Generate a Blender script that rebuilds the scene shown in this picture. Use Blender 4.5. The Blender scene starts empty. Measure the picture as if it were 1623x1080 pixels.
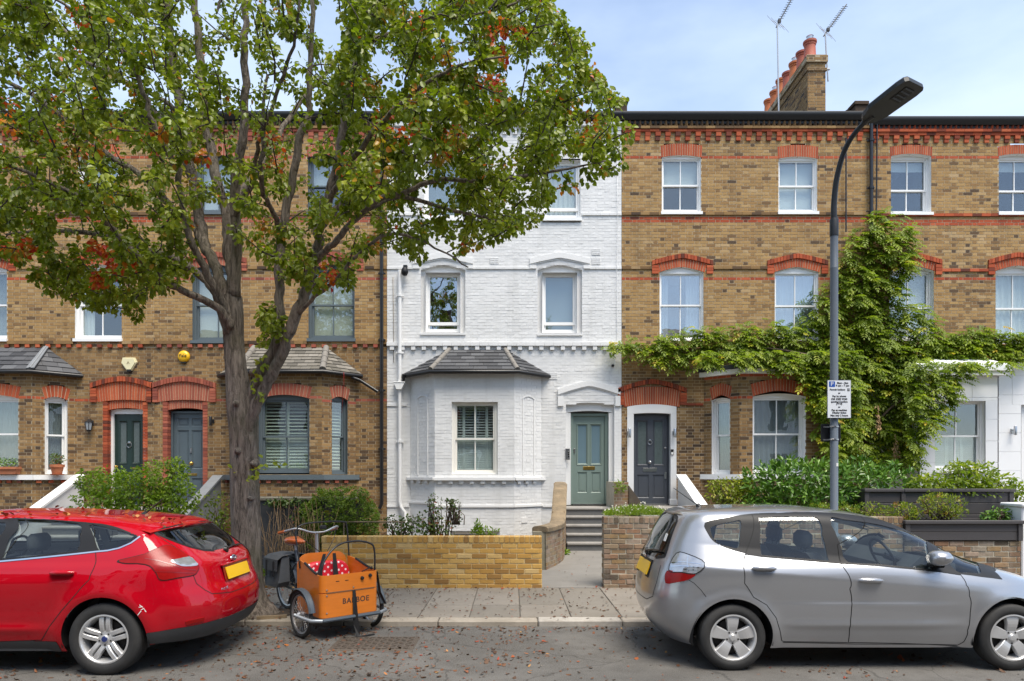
import bpy, bmesh, math, random
import numpy as np
from mathutils import Vector, Matrix, kdtree
from mathutils.bvhtree import BVHTree
from math import sin, cos, pi, sqrt, radians
R = random.Random(7)
SC = bpy.context.scene
COL = SC.collection
# ------------------------------------------------------------------ camera, sky, sun, exposure
CAMZ, FPX, CU, HV = 1.745, 1082.0, 811.5, 754.0        # eye height, focal length in px, principal column, horizon row
cam = bpy.data.objects.new('camera', bpy.data.cameras.new('camera'))
COL.objects.link(cam)
cam.location = (0, 0, CAMZ)
cam.rotation_euler = (pi / 2, 0, 0)
cam.data.sensor_width = 36.0
cam.data.lens = 24.0
cam.data.shift_y = (HV - 540.0) / 1623.0
cam.data.clip_start = 0.1
cam.data.clip_end = 900
SC.camera = cam
SUN_EL, SUN_AZ = radians(65), radians(34)              # sun behind the viewer's right shoulder, veiled by thin cloud
world = bpy.data.worlds.new('World')
SC.world = world
world.use_nodes = True
nt = world.node_tree
for n in list(nt.nodes):
 nt.nodes.remove(n)
w_out = nt.nodes.new('ShaderNodeOutputWorld')
w_bg = nt.nodes.new('ShaderNodeBackground')
w_sky = nt.nodes.new('ShaderNodeTexSky')
w_sky.sky_type = 'NISHITA'
w_sky.sun_disc = False
w_sky.sun_elevation = SUN_EL
w_sky.sun_rotation = pi - SUN_AZ
w_sky.air_density = 1.0
w_sky.dust_density = 0.6
w_sky.ozone_density = 2.0
w_tc = nt.nodes.new('ShaderNodeTexCoord')
w_map = nt.nodes.new('ShaderNodeMapping')
w_map.inputs['Scale'].default_value = (1.0, 1.0, 2.6)
w_no = nt.nodes.new('ShaderNodeTexNoise')
w_no.inputs['Scale'].default_value = 1.6
w_no.inputs['Detail'].default_value = 6
w_no.inputs['Roughness'].default_value = 0.55
w_rp = nt.nodes.new('ShaderNodeMapRange')
w_rp.inputs['From Min'].default_value = 0.36
w_rp.inputs['From Max'].default_value = 0.72
w_rp.inputs['To Min'].default_value = 0.18
w_rp.inputs['To Max'].default_value = 0.8
w_mx = nt.nodes.new('ShaderNodeMix')
w_mx.data_type = 'RGBA'
w_mx.inputs[7].default_value = (3.9, 4.55, 5.4, 1)
nt.links.new(w_tc.outputs['Generated'], w_map.inputs['Vector'])
nt.links.new(w_map.outputs['Vector'], w_no.inputs['Vector'])
nt.links.new(w_no.outputs['Fac'], w_rp.inputs['Value'])
nt.links.new(w_rp.outputs['Result'], w_mx.inputs[0])
nt.links.new(w_sky.outputs['Color'], w_mx.inputs[6])
nt.links.new(w_mx.outputs[2], w_bg.inputs['Color'])
w_bg.inputs['Strength'].default_value = 0.15
nt.links.new(w_bg.outputs['Background'], w_out.inputs['Surface'])
sun = bpy.data.objects.new('sun', bpy.data.lights.new('sun', 'SUN'))
COL.objects.link(sun)
sun.data.energy = 3.6
sun.data.angle = radians(34)
sun.data.color = (1.0, 0.92, 0.80)
sun.rotation_euler = Vector((-sin(SUN_AZ) * cos(SUN_EL), cos(SUN_AZ) * cos(SUN_EL), -sin(SUN_EL))).to_track_quat('-Z', 'Y').to_euler()
SC.view_settings.view_transform = 'Standard'
SC.view_settings.look = 'None'
SC.view_settings.exposure = 0.78
SC.view_settings.gamma = 1.0
SC.view_settings.use_curve_mapping = False
SC.cycles.max_bounces = 8
SC.cycles.transparent_max_bounces = 24
SC.cycles.use_denoising = True
# ------------------------------------------------------------------ picture <-> place
def PX(u, v, D):
 """The point of the place seen at photo pixel (u, v) at distance D in front of the eye."""
 return Vector(((u - CU) / FPX * D, D, CAMZ - (v - HV) / FPX * D))
YF, YW, YK, ZP = 16.6, 10.2, 7.9, 0.065                # facades, garden walls, kerb line, pavement height
class Frame:
 """An upright wall plane: s runs along it to the viewer's right, d points out of it, z is up."""
 def __init__(self, ox, oy, a=0.0):
  self.o = (ox, oy); self.ca, self.sa = cos(a), sin(a)
 def w(self, s, d, z):
  return (self.o[0] + s * self.ca + d * self.sa, self.o[1] + s * self.sa - d * self.ca, z)
 def s(self, u, d=0.0):
  k = (u - CU) / FPX
  ox, oy = self.o[0] + d * self.sa, self.o[1] - d * self.ca
  return (k * oy - ox) / (self.ca - k * self.sa)
 def z(self, u, v, d=0.0):
  Y = self.o[1] - d * self.ca + self.s(u, d) * self.sa
  return CAMZ - (v - HV) / FPX * Y
 def sz(self, u, v, d=0.0):
  return self.s(u, d), self.z(u, v, d)
def between(x0, y0, x1, y1):
 return Frame(x0, y0, math.atan2(y1 - y0, x1 - x0))
# ------------------------------------------------------------------ things and parts
def emp(name, loc=(0, 0, 0), label=None, cat=None, group=None, rz=0.0, parent=None):
 o = bpy.data.objects.new(name, None)
 o.empty_display_size = 0.2
 COL.objects.link(o)
 o.location = loc
 o.rotation_euler = (0, 0, rz)
 if parent is not None:
  hang(o, parent)
 tag(o, label, cat, group)
 return o
def tag(o, label=None, cat=None, group=None, kind=None):
 if label: o['label'] = label
 if cat: o['category'] = cat
 if group: o['group'] = group
 if kind: o['kind'] = kind
 return o
def mw(o):
 m = Matrix.LocRotScale(o.location, o.rotation_euler, o.scale)
 if o.parent is not None:
  return mw(o.parent) @ o.matrix_parent_inverse @ m
 return m
def hang(o, parent, world=True):
 o.parent = parent
 if world:
  o.matrix_parent_inverse = mw(parent).inverted()
 return o
class MB:
 """Collects faces; build() links them as ONE mesh object."""
 def __init__(self):
  self.v, self.f, self.m, self.t = [], [], [], []
  self.mi, self.tint = 0, 0.5
  self.fr = None
 def vert(self, p):
  if self.fr is not None:
   p = self.fr.w(*p)
  self.v.append(tuple(p)); return len(self.v) - 1
 def face(self, ids):
  self.f.append(tuple(ids)); self.m.append(self.mi); self.t.append(self.tint)
 def poly(self, pts):
  self.face([self.vert(p) for p in pts])
 def box(self, a0, a1, b0, b1, c0, c1, skip=''):
  """Corners in (x,y,z), or in (s,d,z) when a Frame is set."""
  i = [self.vert(p) for p in ((a0, b0, c0), (a1, b0, c0), (a1, b1, c0), (a0, b1, c0), (a0, b0, c1), (a1, b0, c1), (a1, b1, c1), (a0, b1, c1))]
  q = {'z': (3, 2, 1, 0), 'Z': (4, 5, 6, 7), 'y': (0, 1, 5, 4), 'X': (1, 2, 6, 5), 'Y': (2, 3, 7, 6), 'x': (3, 0, 4, 7)}
  for k, w in q.items():
   if k not in skip:
    w = tuple(i[j] for j in w)
    self.face(w[::-1] if self.fr is not None else w)
 def cbox(self, a0, a1, b0, b1, c0, c1, e=0.006):
  """Box with chamfered upright and level front edges (six faces plus twelve chamfers, corners cut)."""
  P = []
  for (x, sx) in ((a0, 1), (a1, -1)):
   for (y, sy) in ((b0, 1), (b1, -1)):
    for (z, sz) in ((c0, 1), (c1, -1)):
     P.append([self.vert((x, y + sy * e, z + sz * e)), self.vert((x + sx * e, y, z + sz * e)), self.vert((x + sx * e, y + sy * e, z))])
  def c(x, y, z): return P[x * 4 + y * 2 + z]
  fl = self.fr is not None
  def F(ids): self.face(ids[::-1] if fl else ids)
  for x in (0, 1):
   q = [c(x, 0, 0)[0], c(x, 0, 1)[0], c(x, 1, 1)[0], c(x, 1, 0)[0]]; F(q if x == 0 else q[::-1])
  for y in (0, 1):
   q = [c(0, y, 0)[1], c(1, y, 0)[1], c(1, y, 1)[1], c(0, y, 1)[1]]; F(q if y == 0 else q[::-1])
  for z in (0, 1):
   q = [c(0, 0, z)[2], c(0, 1, z)[2], c(1, 1, z)[2], c(1, 0, z)[2]]; F(q if z == 0 else q[::-1])
  for x in (0, 1):
   for y in (0, 1):
    q = [c(x, y, 0)[0], c(x, y, 0)[1], c(x, y, 1)[1], c(x, y, 1)[0]]; F(q if (x == 0) != (y == 1) else q[::-1])
   for z in (0, 1):
    q = [c(x, 0, z)[0], c(x, 1, z)[0], c(x, 1, z)[2], c(x, 0, z)[2]]; F(q if (x == 0) != (z == 1) else q[::-1])
  for y in (0, 1):
   for z in (0, 1):
    q = [c(0, y, z)[1], c(0, y, z)[2], c(1, y, z)[2], c(1, y, z)[1]]; F(q if (y == 0) != (z == 1) else q[::-1])
  for x in (0, 1):
   for y in (0, 1):
    for z in (0, 1):
     F(c(x, y, z) if (x + y + z) % 2 == 0 else c(x, y, z)[::-1])
 def prism(self, pts, off):
  """A flat outline given thickness by the vector off."""
  n = len(pts); off = Vector(off)
  a = [self.vert(p) for p in pts]; b = [self.vert(tuple(Vector(p) + off)) for p in pts]
  self.face(a[::-1]); self.face(b)
  for i in range(n):
   j = (i + 1) % n
   self.face((a[i], a[j], b[j], b[i]))
 def strip(self, A, B):
  """Quads between two polylines of equal length."""
  a = [self.vert(p) for p in A]; b = [self.vert(p) for p in B]
  for i in range(len(a) - 1):
   self.face((a[i], a[i + 1], b[i + 1], b[i]))
 def tube(self, path, r, n=8, cap=True):
  P = [Vector(p) for p in path]
  rs = r if hasattr(r, '__len__') else [r] * len(P)
  rings = []; up = None
  for i, p in enumerate(P):
   t = (P[min(i + 1, len(P) - 1)] - P[max(i - 1, 0)])
   if t.length < 1e-9: t = Vector((0, 0, 1))
   t.normalize()
   if up is None:
    up = t.orthogonal().normalized()
   else:
    up = (up - t * up.dot(t))
    up = up.normalized() if up.length > 1e-6 else t.orthogonal().normalized()
   w = t.cross(up)
   rings.append([self.vert(p + (up * cos(2 * pi * k / n) + w * sin(2 * pi * k / n)) * rs[i]) for k in range(n)])
  for a, b in zip(rings, rings[1:]):
   for k in range(n):
    self.face((a[k], a[(k + 1) % n], b[(k + 1) % n], b[k]))
  if cap:
   self.face(rings[0][::-1]); self.face(rings[-1])
 def lathe(self, prof, c=(0, 0, 0), axis='z', n=16, a0=0.0, a1=2 * pi):
  full = abs(a1 - a0 - 2 * pi) < 1e-6
  m = n if full else n + 1
  rings = []
  for (r, h) in prof:
   ring = []
   for k in range(m):
    a = a0 + (a1 - a0) * k / n
    x, y = r * cos(a), r * sin(a)
    p = {'z': (x, y, h), 'y': (x, h, y), 'x': (h, x, y)}[axis]
    ring.append(self.vert((p[0] + c[0], p[1] + c[1], p[2] + c[2])))
   rings.append(ring)
  for A, B in zip(rings, rings[1:]):
   for k in range(m if full else m - 1):
    j = (k + 1) % m
    q = (A[k], A[j], B[j], B[k])
    self.face(q if axis != 'y' else q[::-1])
 def build(self, name, mats, parent=None, smooth=None, label=None, world=True, kind=None, tints=False):
  me = bpy.data.meshes.new(name)
  me.from_pydata(self.v, [], self.f)
  if not isinstance(mats, (list, tuple)): mats = [mats]
  for m in mats: me.materials.append(m)
  if len(mats) > 1:
   me.polygons.foreach_set('material_index', self.m)
  if tints:
   at = me.attributes.new('tint', 'FLOAT', 'FACE')
   at.data.foreach_set('value', self.t)
  if smooth is not None:
   me.shade_smooth()
   if smooth < 180: me.set_sharp_from_angle(angle=radians(smooth))
  me.update()
  o = bpy.data.objects.new(name, me)
  COL.objects.link(o)
  if parent is not None:
   if world: hang(o, parent)
   else: o.parent = parent
  if label: o['label'] = label
  if kind: o['kind'] = kind
  return o
def mesh_np(name, V, F, mat, parent=None, tint=None, smooth=False, kind=None, uvs=None):
 """A mesh from arrays: V (n,3), F (m,k), one tint per face."""
 me = bpy.data.meshes.new(name)
 V = np.asarray(V, np.float32); F = np.asarray(F, np.int32)
 k = F.shape[1]
 me.vertices.add(len(V)); me.vertices.foreach_set('co', V.ravel())
 me.loops.add(F.size); me.loops.foreach_set('vertex_index', F.ravel())
 me.polygons.add(len(F)); me.polygons.foreach_set('loop_start', np.arange(len(F), dtype=np.int32) * k)
 me.materials.append(mat)
 if tint is not None:
  at = me.attributes.new('tint', 'FLOAT', 'FACE'); at.data.foreach_set('value', np.asarray(tint, np.float32))
 me.update(calc_edges=True)
 if smooth: me.shade_smooth()
 o = bpy.data.objects.new(name, me); COL.objects.link(o)
 if parent is not None: hang(o, parent)
 if kind: o['kind'] = kind
 return o
def copy_tree(o, parent=None):
 c = o.copy(); COL.objects.link(c)
 if parent is not None: c.parent = parent
 for ch in o.children: copy_tree(ch, c)
 return c
def txt(body, size, name, mat, parent, M, extrude=0.0008, align='CENTER', spacing=1.0, xs=1.0, bold=0.0):
 """Lettering as a thin mesh; M places it (x right, y up, z out of the sign)."""
 cu = bpy.data.curves.new('lettering', 'FONT')
 cu.body = body; cu.size = size; cu.extrude = extrude; cu.align_x = align; cu.align_y = 'CENTER'; cu.space_character = spacing
 cu.resolution_u = 3; cu.offset = bold
 t = bpy.data.objects.new('lettering', cu); COL.objects.link(t)
 bpy.context.view_layer.update()
 me = bpy.data.meshes.new_from_object(t.evaluated_get(bpy.context.evaluated_depsgraph_get()))
 bpy.data.objects.remove(t); bpy.data.curves.remove(cu)
 me.transform(Matrix.Diagonal((xs, 1, 1, 1)))
 me.transform(M)
 me.materials.clear(); me.materials.append(mat)
 o = bpy.data.objects.new(name, me); COL.objects.link(o)
 if parent is not None: hang(o, parent)
 return o
# ------------------------------------------------------------------ materials
def new_mat(name):
 m = bpy.data.materials.new(name); m.use_nodes = True
 return m, m.node_tree, m.node_tree.nodes['Principled BSDF']
def N(nt, t, **kw):
 n = nt.nodes.new(t)
 for k, v in kw.items():
  if hasattr(n, k): setattr(n, k, v)
  else: n.inputs[k].default_value = v
 return n
def mixc(nt, fac, a, b, mode='MIX'):
 n = nt.nodes.new('ShaderNodeMix'); n.data_type = 'RGBA'; n.blend_type = mode; n.clamp_factor = True
 for sock, val in ((0, fac), (6, a), (7, b)):
  if isinstance(val, bpy.types.NodeSocket): nt.links.new(val, n.inputs[sock])
  else: n.inputs[sock].default_value = val if sock == 0 else (*val, 1) if len(val) == 3 else val
 return n.outputs[2]
def ramp(nt, src, stops, interp='LINEAR'):
 n = nt.nodes.new('ShaderNodeValToRGB'); n.color_ramp.interpolation = interp
 e = n.color_ramp.elements
 while len(e) < len(stops): e.new(0.5)
 for i, (p, c) in enumerate(stops):
  e[i].position = p; e[i].color = (*c, 1) if len(c) == 3 else c
 nt.links.new(src, n.inputs[0])
 return n.outputs['Color']
def noise(nt, scale, detail=4, rough=0.6, coord='Object', stretch=None, dist=0.0):
 if coord == 'World':
  g = nt.nodes.new('ShaderNodeNewGeometry'); src = g.outputs['Position']
 else:
  g = nt.nodes.new('ShaderNodeTexCoord'); src = g.outputs[coord]
 if stretch:
  mp = nt.nodes.new('ShaderNodeMapping'); mp.inputs['Scale'].default_value = stretch
  nt.links.new(src, mp.inputs['Vector']); src = mp.outputs['Vector']
 n = N(nt, 'ShaderNodeTexNoise', Scale=scale, Detail=detail, Roughness=rough, Distortion=dist)
 nt.links.new(src, n.inputs['Vector'])
 return n.outputs['Fac']
def bump(nt, p, src, strength, dist=0.01):
 b = N(nt, 'ShaderNodeBump', Strength=strength, Distance=dist)
 nt.links.new(src, b.inputs['Height']); nt.links.new(b.outputs['Normal'], p.inputs['Normal'])
def rng(nt, src, a, b, lo=0.3, hi=0.7):
 n = N(nt, 'ShaderNodeMapRange'); n.inputs[1].default_value = lo; n.inputs[2].default_value = hi
 n.inputs[3].default_value = a; n.inputs[4].default_value = b
 nt.links.new(src, n.inputs[0]); return n.outputs[0]
def paint(name, col, rough=0.5, metal=0.0, var=0.08, scale=6, dirt=0.0, dirtcol=(0.12, 0.1, 0.08), bmp=0.0, bscale=60, coat=0.0, spec=0.5, stretch=None):
 m, nt, p = new_mat(name)
 n1 = noise(nt, scale, 5, 0.6, 'World', stretch)
 c = mixc(nt, n1, tuple(x * (1 - var) for x in col), tuple(min(1, x * (1 + var)) for x in col))
 if dirt > 0:
  n2 = noise(nt, scale * 0.45, 8, 0.72, 'World', stretch, 0.4)
  c = mixc(nt, rng(nt, n2, 0, dirt, 0.42, 0.78), c, dirtcol)
 nt.links.new(c, p.inputs['Base Color'])
 p.inputs['Roughness'].default_value = rough
 p.inputs['Metallic'].default_value = metal
 p.inputs['Specular IOR Level'].default_value = spec
 p.inputs['Coat Weight'].default_value = coat
 p.inputs['Coat Roughness'].default_value = 0.03
 if bmp > 0: bump(nt, p, noise(nt, bscale, 6, 0.65, 'World'), bmp, 0.01)
 return m
def tinted(name, stops, rough=0.85, source='attr', bmp=0.5, bscale=70, mottle=0.25, stain=0.3, staincol=(0.05, 0.042, 0.035), stscale=0.9, interp='LINEAR', streak=0.0, streakcol=(0.06, 0.05, 0.042)):
 """Pieces that each take their own colour from a ramp (per-face tint, or per-object chance)."""
 m, nt, p = new_mat(name)
 if source == 'attr':
  src = N(nt, 'ShaderNodeAttribute', attribute_name='tint').outputs['Fac']
 else:
  src = nt.nodes.new('ShaderNodeObjectInfo').outputs['Random']
 c = ramp(nt, src, stops, interp)
 n1 = noise(nt, 14, 6, 0.7, 'World')
 c = mixc(nt, rng(nt, n1, 0, mottle, 0.35, 0.75), c, tuple(x * 0.45 for x in stops[len(stops) // 2][1]))
 n2 = noise(nt, stscale, 6, 0.62, 'World')
 c = mixc(nt, rng(nt, n2, 0, stain, 0.46, 0.8), c, staincol)
 if streak:
  n3 = noise(nt, 2.2, 5, 0.65, 'World', (1.6, 1.6, 0.16))
  c = mixc(nt, rng(nt, n3, 0, streak, 0.52, 0.78), c, streakcol)
 nt.links.new(c, p.inputs['Base Color'])
 p.inputs['Roughness'].default_value = rough
 p.inputs['Specular IOR Level'].default_value = 0.25
 if bmp: bump(nt, p, noise(nt, bscale, 6, 0.7, 'World'), bmp, 0.006)
 return m
def leafmat(name, stops, gloss=0.35, trans=0.35):
 m = bpy.data.materials.new(name); m.use_nodes = True; nt = m.node_tree
 p = nt.nodes['Principled BSDF']; out = nt.nodes['Material Output']
 src = N(nt, 'ShaderNodeAttribute', attribute_name='tint').outputs['Fac']
 c = ramp(nt, src, stops)
 nt.links.new(c, p.inputs['Base Color'])
 p.inputs['Roughness'].default_value = gloss
 p.inputs['Specular IOR Level'].default_value = 0.4
 tr = nt.nodes.new('ShaderNodeBsdfTranslucent')
 tc = mixc(nt, 1.0, c, (1.0, 1.15, 0.5), 'MULTIPLY')
 nt.links.new(tc, tr.inputs['Color'])
 mx = nt.nodes.new('ShaderNodeMixShader'); mx.inputs[0].default_value = trans
 nt.links.new(p.outputs[0], mx.inputs[1]); nt.links.new(tr.outputs[0], mx.inputs[2]); nt.links.new(mx.outputs[0], out.inputs['Surface'])
 return m
def glassmat(name, tint=(0.8, 0.85, 0.85), refl=0.10, rough=0.0, wav=0.0):
 m = bpy.data.materials.new(name); m.use_nodes = True; nt = m.node_tree
 nt.nodes.remove(nt.nodes['Principled BSDF']); out = nt.nodes['Material Output']
 t = N(nt, 'ShaderNodeBsdfTransparent'); t.inputs['Color'].default_value = (*tint, 1)
 g = N(nt, 'ShaderNodeBsdfGlossy'); g.inputs['Roughness'].default_value = rough; g.inputs['Color'].default_value = (0.95, 0.97, 1, 1)
 ge = nt.nodes.new('ShaderNodeNewGeometry')
 dt = N(nt, 'ShaderNodeVectorMath', operation='DOT_PRODUCT')
 nt.links.new(ge.outputs['Incoming'], dt.inputs[0]); nt.links.new(ge.outputs['Normal'], dt.inputs[1])
 ab = N(nt, 'ShaderNodeMath', operation='ABSOLUTE'); nt.links.new(dt.outputs['Value'], ab.inputs[0])
 om = N(nt, 'ShaderNodeMath', operation='SUBTRACT'); om.inputs[0].default_value = 1.0; nt.links.new(ab.outputs[0], om.inputs[1])
 pw = N(nt, 'ShaderNodeMath', operation='POWER'); pw.inputs[1].default_value = 5.0; nt.links.new(om.outputs[0], pw.inputs[0])
 ad = N(nt, 'ShaderNodeMath', operation='MULTIPLY_ADD'); ad.use_clamp = True; ad.inputs[1].default_value = 0.92 - refl; ad.inputs[2].default_value = 0.04 + refl
 nt.links.new(pw.outputs[0], ad.inputs[0])
 if wav > 0:
  b = N(nt, 'ShaderNodeBump', Strength=wav, Distance=0.02)
  nt.links.new(noise(nt, 2.2, 2, 0.5, 'World'), b.inputs['Height'])
  nt.links.new(b.outputs['Normal'], g.inputs['Normal'])
 mx = nt.nodes.new('ShaderNodeMixShader')
 nt.links.new(ad.outputs[0], mx.inputs[0]); nt.links.new(t.outputs[0], mx.inputs[1]); nt.links.new(g.outputs[0], mx.inputs[2])
 nt.links.new(mx.outputs[0], out.inputs['Surface'])
 return m
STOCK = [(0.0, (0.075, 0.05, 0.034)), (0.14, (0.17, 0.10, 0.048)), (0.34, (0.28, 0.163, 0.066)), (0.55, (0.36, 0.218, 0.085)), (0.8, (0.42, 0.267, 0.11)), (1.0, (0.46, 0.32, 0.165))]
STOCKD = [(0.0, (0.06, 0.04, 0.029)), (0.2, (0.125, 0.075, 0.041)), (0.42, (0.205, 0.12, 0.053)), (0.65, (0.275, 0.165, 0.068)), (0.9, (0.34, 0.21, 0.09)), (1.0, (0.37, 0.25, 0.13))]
REDS = [(0.0, (0.10, 0.035, 0.025)), (0.25, (0.30, 0.062, 0.028)), (0.6, (0.42, 0.085, 0.034)), (1.0, (0.50, 0.13, 0.055))]
PINKS = [(0.0, (0.20, 0.06, 0.045)), (0.4, (0.33, 0.088, 0.055)), (1.0, (0.44, 0.14, 0.085))]
YELS = [(0.0, (0.28, 0.15, 0.05)), (0.2, (0.48, 0.265, 0.068)), (0.5, (0.56, 0.325, 0.085)), (0.75, (0.59, 0.37, 0.115)), (1.0, (0.61, 0.43, 0.19))]
OLDS = [(0.0, (0.07, 0.058, 0.048)), (0.2, (0.18, 0.11, 0.07)), (0.4, (0.29, 0.155, 0.09)), (0.55, (0.27, 0.20, 0.13)), (0.72, (0.31, 0.19, 0.08)), (0.86, (0.33, 0.23, 0.17)), (1.0, (0.34, 0.29, 0.23))]
WHTS = [(0.0, (0.66, 0.66, 0.655)), (1.0, (0.71, 0.71, 0.705))]
class MS: pass
M = MS()
for nm, st, kw in (('stock', STOCK, {'streak': 0.3}), ('stockd', STOCKD, {'streak': 0.4}), ('red', REDS, {'stain': 0.2}), ('pink', PINKS, {'stain': 0.2}), ('yel', YELS, {'stain': 0.16, 'bscale': 45, 'staincol': (0.2, 0.12, 0.04), 'mottle': 0.2}),
     ('old', OLDS, {'stain': 0.75, 'stscale': 5, 'staincol': (0.13, 0.125, 0.085), 'bmp': 1.0, 'bscale': 32, 'mottle': 0.6, 'streak': 0.45, 'streakcol': (0.42, 0.40, 0.35)}),
     ('wht', WHTS, {'stain': 0.22, 'staincol': (0.50, 0.50, 0.48), 'mottle': 0.0, 'streak': 0.34, 'streakcol': (0.36, 0.355, 0.33), 'bmp': 0.35, 'bscale': 22, 'rough': 0.55})):
 setattr(M, nm, tinted('brick_' + nm, st, **kw)); setattr(M, nm + '_one', tinted('single_brick_' + nm, st, source='object', **kw))
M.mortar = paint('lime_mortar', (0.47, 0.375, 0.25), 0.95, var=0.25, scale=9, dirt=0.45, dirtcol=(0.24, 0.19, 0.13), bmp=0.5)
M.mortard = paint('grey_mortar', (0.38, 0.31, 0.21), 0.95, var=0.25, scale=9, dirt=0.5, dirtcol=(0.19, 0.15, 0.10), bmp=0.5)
M.mortary = paint('buff_mortar', (0.62, 0.48, 0.25), 0.95, var=0.2, scale=9, bmp=0.5, dirt=0.3, dirtcol=(0.35, 0.22, 0.08))
M.mortaro = paint('old_mortar', (0.42, 0.38, 0.30), 0.95, var=0.3, scale=12, bmp=0.7, dirt=0.5, dirtcol=(0.16, 0.15, 0.11))
M.etched = paint('etched_glass', (0.09, 0.115, 0.115), 0.25, var=0.3, scale=18)
M.mortarr = paint('red_joint', (0.50, 0.36, 0.25), 0.95, var=0.2, scale=12, bmp=0.4)
M.mortarw = paint('white_joint', (0.64, 0.64, 0.635), 0.6, var=0.03, bmp=0.4, bscale=25, dirt=0.1, dirtcol=(0.5, 0.5, 0.5))
M.white = paint('white_gloss', (0.80, 0.80, 0.79), 0.35, var=0.03, bmp=0.04, bscale=30)
M.masonry = paint('white_masonry_paint', (0.70, 0.70, 0.695), 0.6, var=0.03, scale=2, dirt=0.2, dirtcol=(0.5, 0.5, 0.48), bmp=0.3, bscale=24)
M.cream = paint('cream_gloss', (0.76, 0.74, 0.68), 0.4, var=0.03)
M.grey = paint('slate_grey_paint', (0.10, 0.125, 0.14), 0.4, var=0.06, bmp=0.05)
M.sage = paint('sage_green_paint', (0.17, 0.225, 0.20), 0.4, var=0.05, bmp=0.05, bscale=30)
M.anthr = paint('anthracite_paint', (0.062, 0.07, 0.085), 0.38, var=0.06, bmp=0.05)
M.bottle = paint('bottle_green_paint', (0.012, 0.03, 0.026), 0.3, var=0.1)
M.slatedoor = paint('blue_grey_paint', (0.085, 0.115, 0.135), 0.38, var=0.05, bmp=0.05)
M.navy = paint('navy_paint', (0.01, 0.03, 0.06), 0.3)
M.black = paint('black_plastic', (0.012, 0.012, 0.013), 0.4, var=0.2)
M.blackiron = paint('black_gloss_iron', (0.016, 0.016, 0.018), 0.28, var=0.2, bmp=0.1)
M.lead = paint('lead_flashing', (0.22, 0.235, 0.25), 0.55, 0.3, var=0.15, scale=8, dirt=0.4)
M.slate = tinted('slates', [(0, (0.045, 0.047, 0.052)), (0.5, (0.075, 0.077, 0.083)), (1, (0.115, 0.118, 0.125))], 0.6, 'object', 0.4, 30, 0.2, 0.2)
M.slateb = tinted('roof_slates', [(0, (0.045, 0.047, 0.052)), (0.5, (0.075, 0.077, 0.083)), (1, (0.115, 0.118, 0.125))], 0.6, 'attr', 0.4, 30, 0.2, 0.2)
M.oldslate = tinted('weathered_slates', [(0, (0.10, 0.093, 0.08)), (0.5, (0.165, 0.152, 0.13)), (1, (0.25, 0.23, 0.20))], 0.8, 'object', 0.6, 30, 0.3, 0.4, (0.1, 0.09, 0.06), 3)
M.ridge = paint('ridge_tile', (0.20, 0.185, 0.165), 0.8, var=0.2, bmp=0.3, dirt=0.3)
M.stone = paint('weathered_coping', (0.24, 0.18, 0.11), 0.9, var=0.35, scale=7, dirt=0.95, dirtcol=(0.075, 0.06, 0.04), bmp=0.7, bscale=26)
M.render = paint('grey_render', (0.24, 0.215, 0.16), 0.9, var=0.25, scale=4, dirt=0.6, dirtcol=(0.09, 0.09, 0.05), bmp=0.6, bscale=26)
M.step = paint('slate_step', (0.115, 0.115, 0.115), 0.75, var=0.25, scale=6, dirt=0.35, dirtcol=(0.2, 0.19, 0.17), bmp=0.4, bscale=18)
M.tread = paint('worn_tread', (0.27, 0.255, 0.235), 0.8, var=0.25, scale=6, dirt=0.4, dirtcol=(0.1, 0.1, 0.1), bmp=0.4, bscale=18)
M.concrete = paint('path_concrete', (0.20, 0.188, 0.17), 0.85, var=0.2, scale=3, dirt=0.5, dirtcol=(0.14, 0.13, 0.115), bmp=0.4, bscale=40)
M.terracotta = paint('terracotta', (0.42, 0.14, 0.06), 0.8, var=0.15, dirt=0.25, dirtcol=(0.4, 0.3, 0.22), bmp=0.2)
M.potred = paint('chimney_pot_red', (0.36, 0.085, 0.05), 0.7, var=0.2, dirt=0.2, bmp=0.2)
M.potorange = paint('chimney_pot_orange', (0.48, 0.13, 0.035), 0.7, var=0.2, dirt=0.2, bmp=0.2)
M.steel = paint('brushed_steel', (0.5, 0.5, 0.5), 0.3, 1.0, var=0.1)
M.brass = paint('brass', (0.55, 0.36, 0.10), 0.3, 1.0, var=0.1)
M.alu = paint('aerial_aluminium', (0.45, 0.46, 0.47), 0.45, 0.7)
M.fabricw = paint('white_curtain', (0.72, 0.72, 0.70), 0.9, var=0.06, scale=4)
M.fabricc = paint('cream_blind', (0.70, 0.67, 0.56), 0.9, var=0.05)
M.fabricg = paint('grey_voile', (0.30, 0.31, 0.31), 0.9, var=0.08, scale=4)
M.shutter = paint('shutter_sage', (0.62, 0.66, 0.55), 0.5, var=0.05)
M.shutterw = paint('shutter_white', (0.70, 0.73, 0.70), 0.5, var=0.05)
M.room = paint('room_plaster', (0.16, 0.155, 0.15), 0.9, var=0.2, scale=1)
M.frost = paint('frosted_glass', (0.13, 0.20, 0.235), 0.22, var=0.06, scale=2)
M.frostg = paint('misted_glass', (0.34, 0.37, 0.40), 0.14, var=0.1, scale=1.2)
M.opaque_white = paint('white_plastic', (0.75, 0.75, 0.73), 0.4)
M.glass = glassmat('window_glass', (0.86, 0.9, 0.9), 0.07, 0.0, 0.10)
M.glassx = glassmat('old_window_glass', (0.75, 0.8, 0.82), 0.22, 0.0, 0.12)
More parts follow.
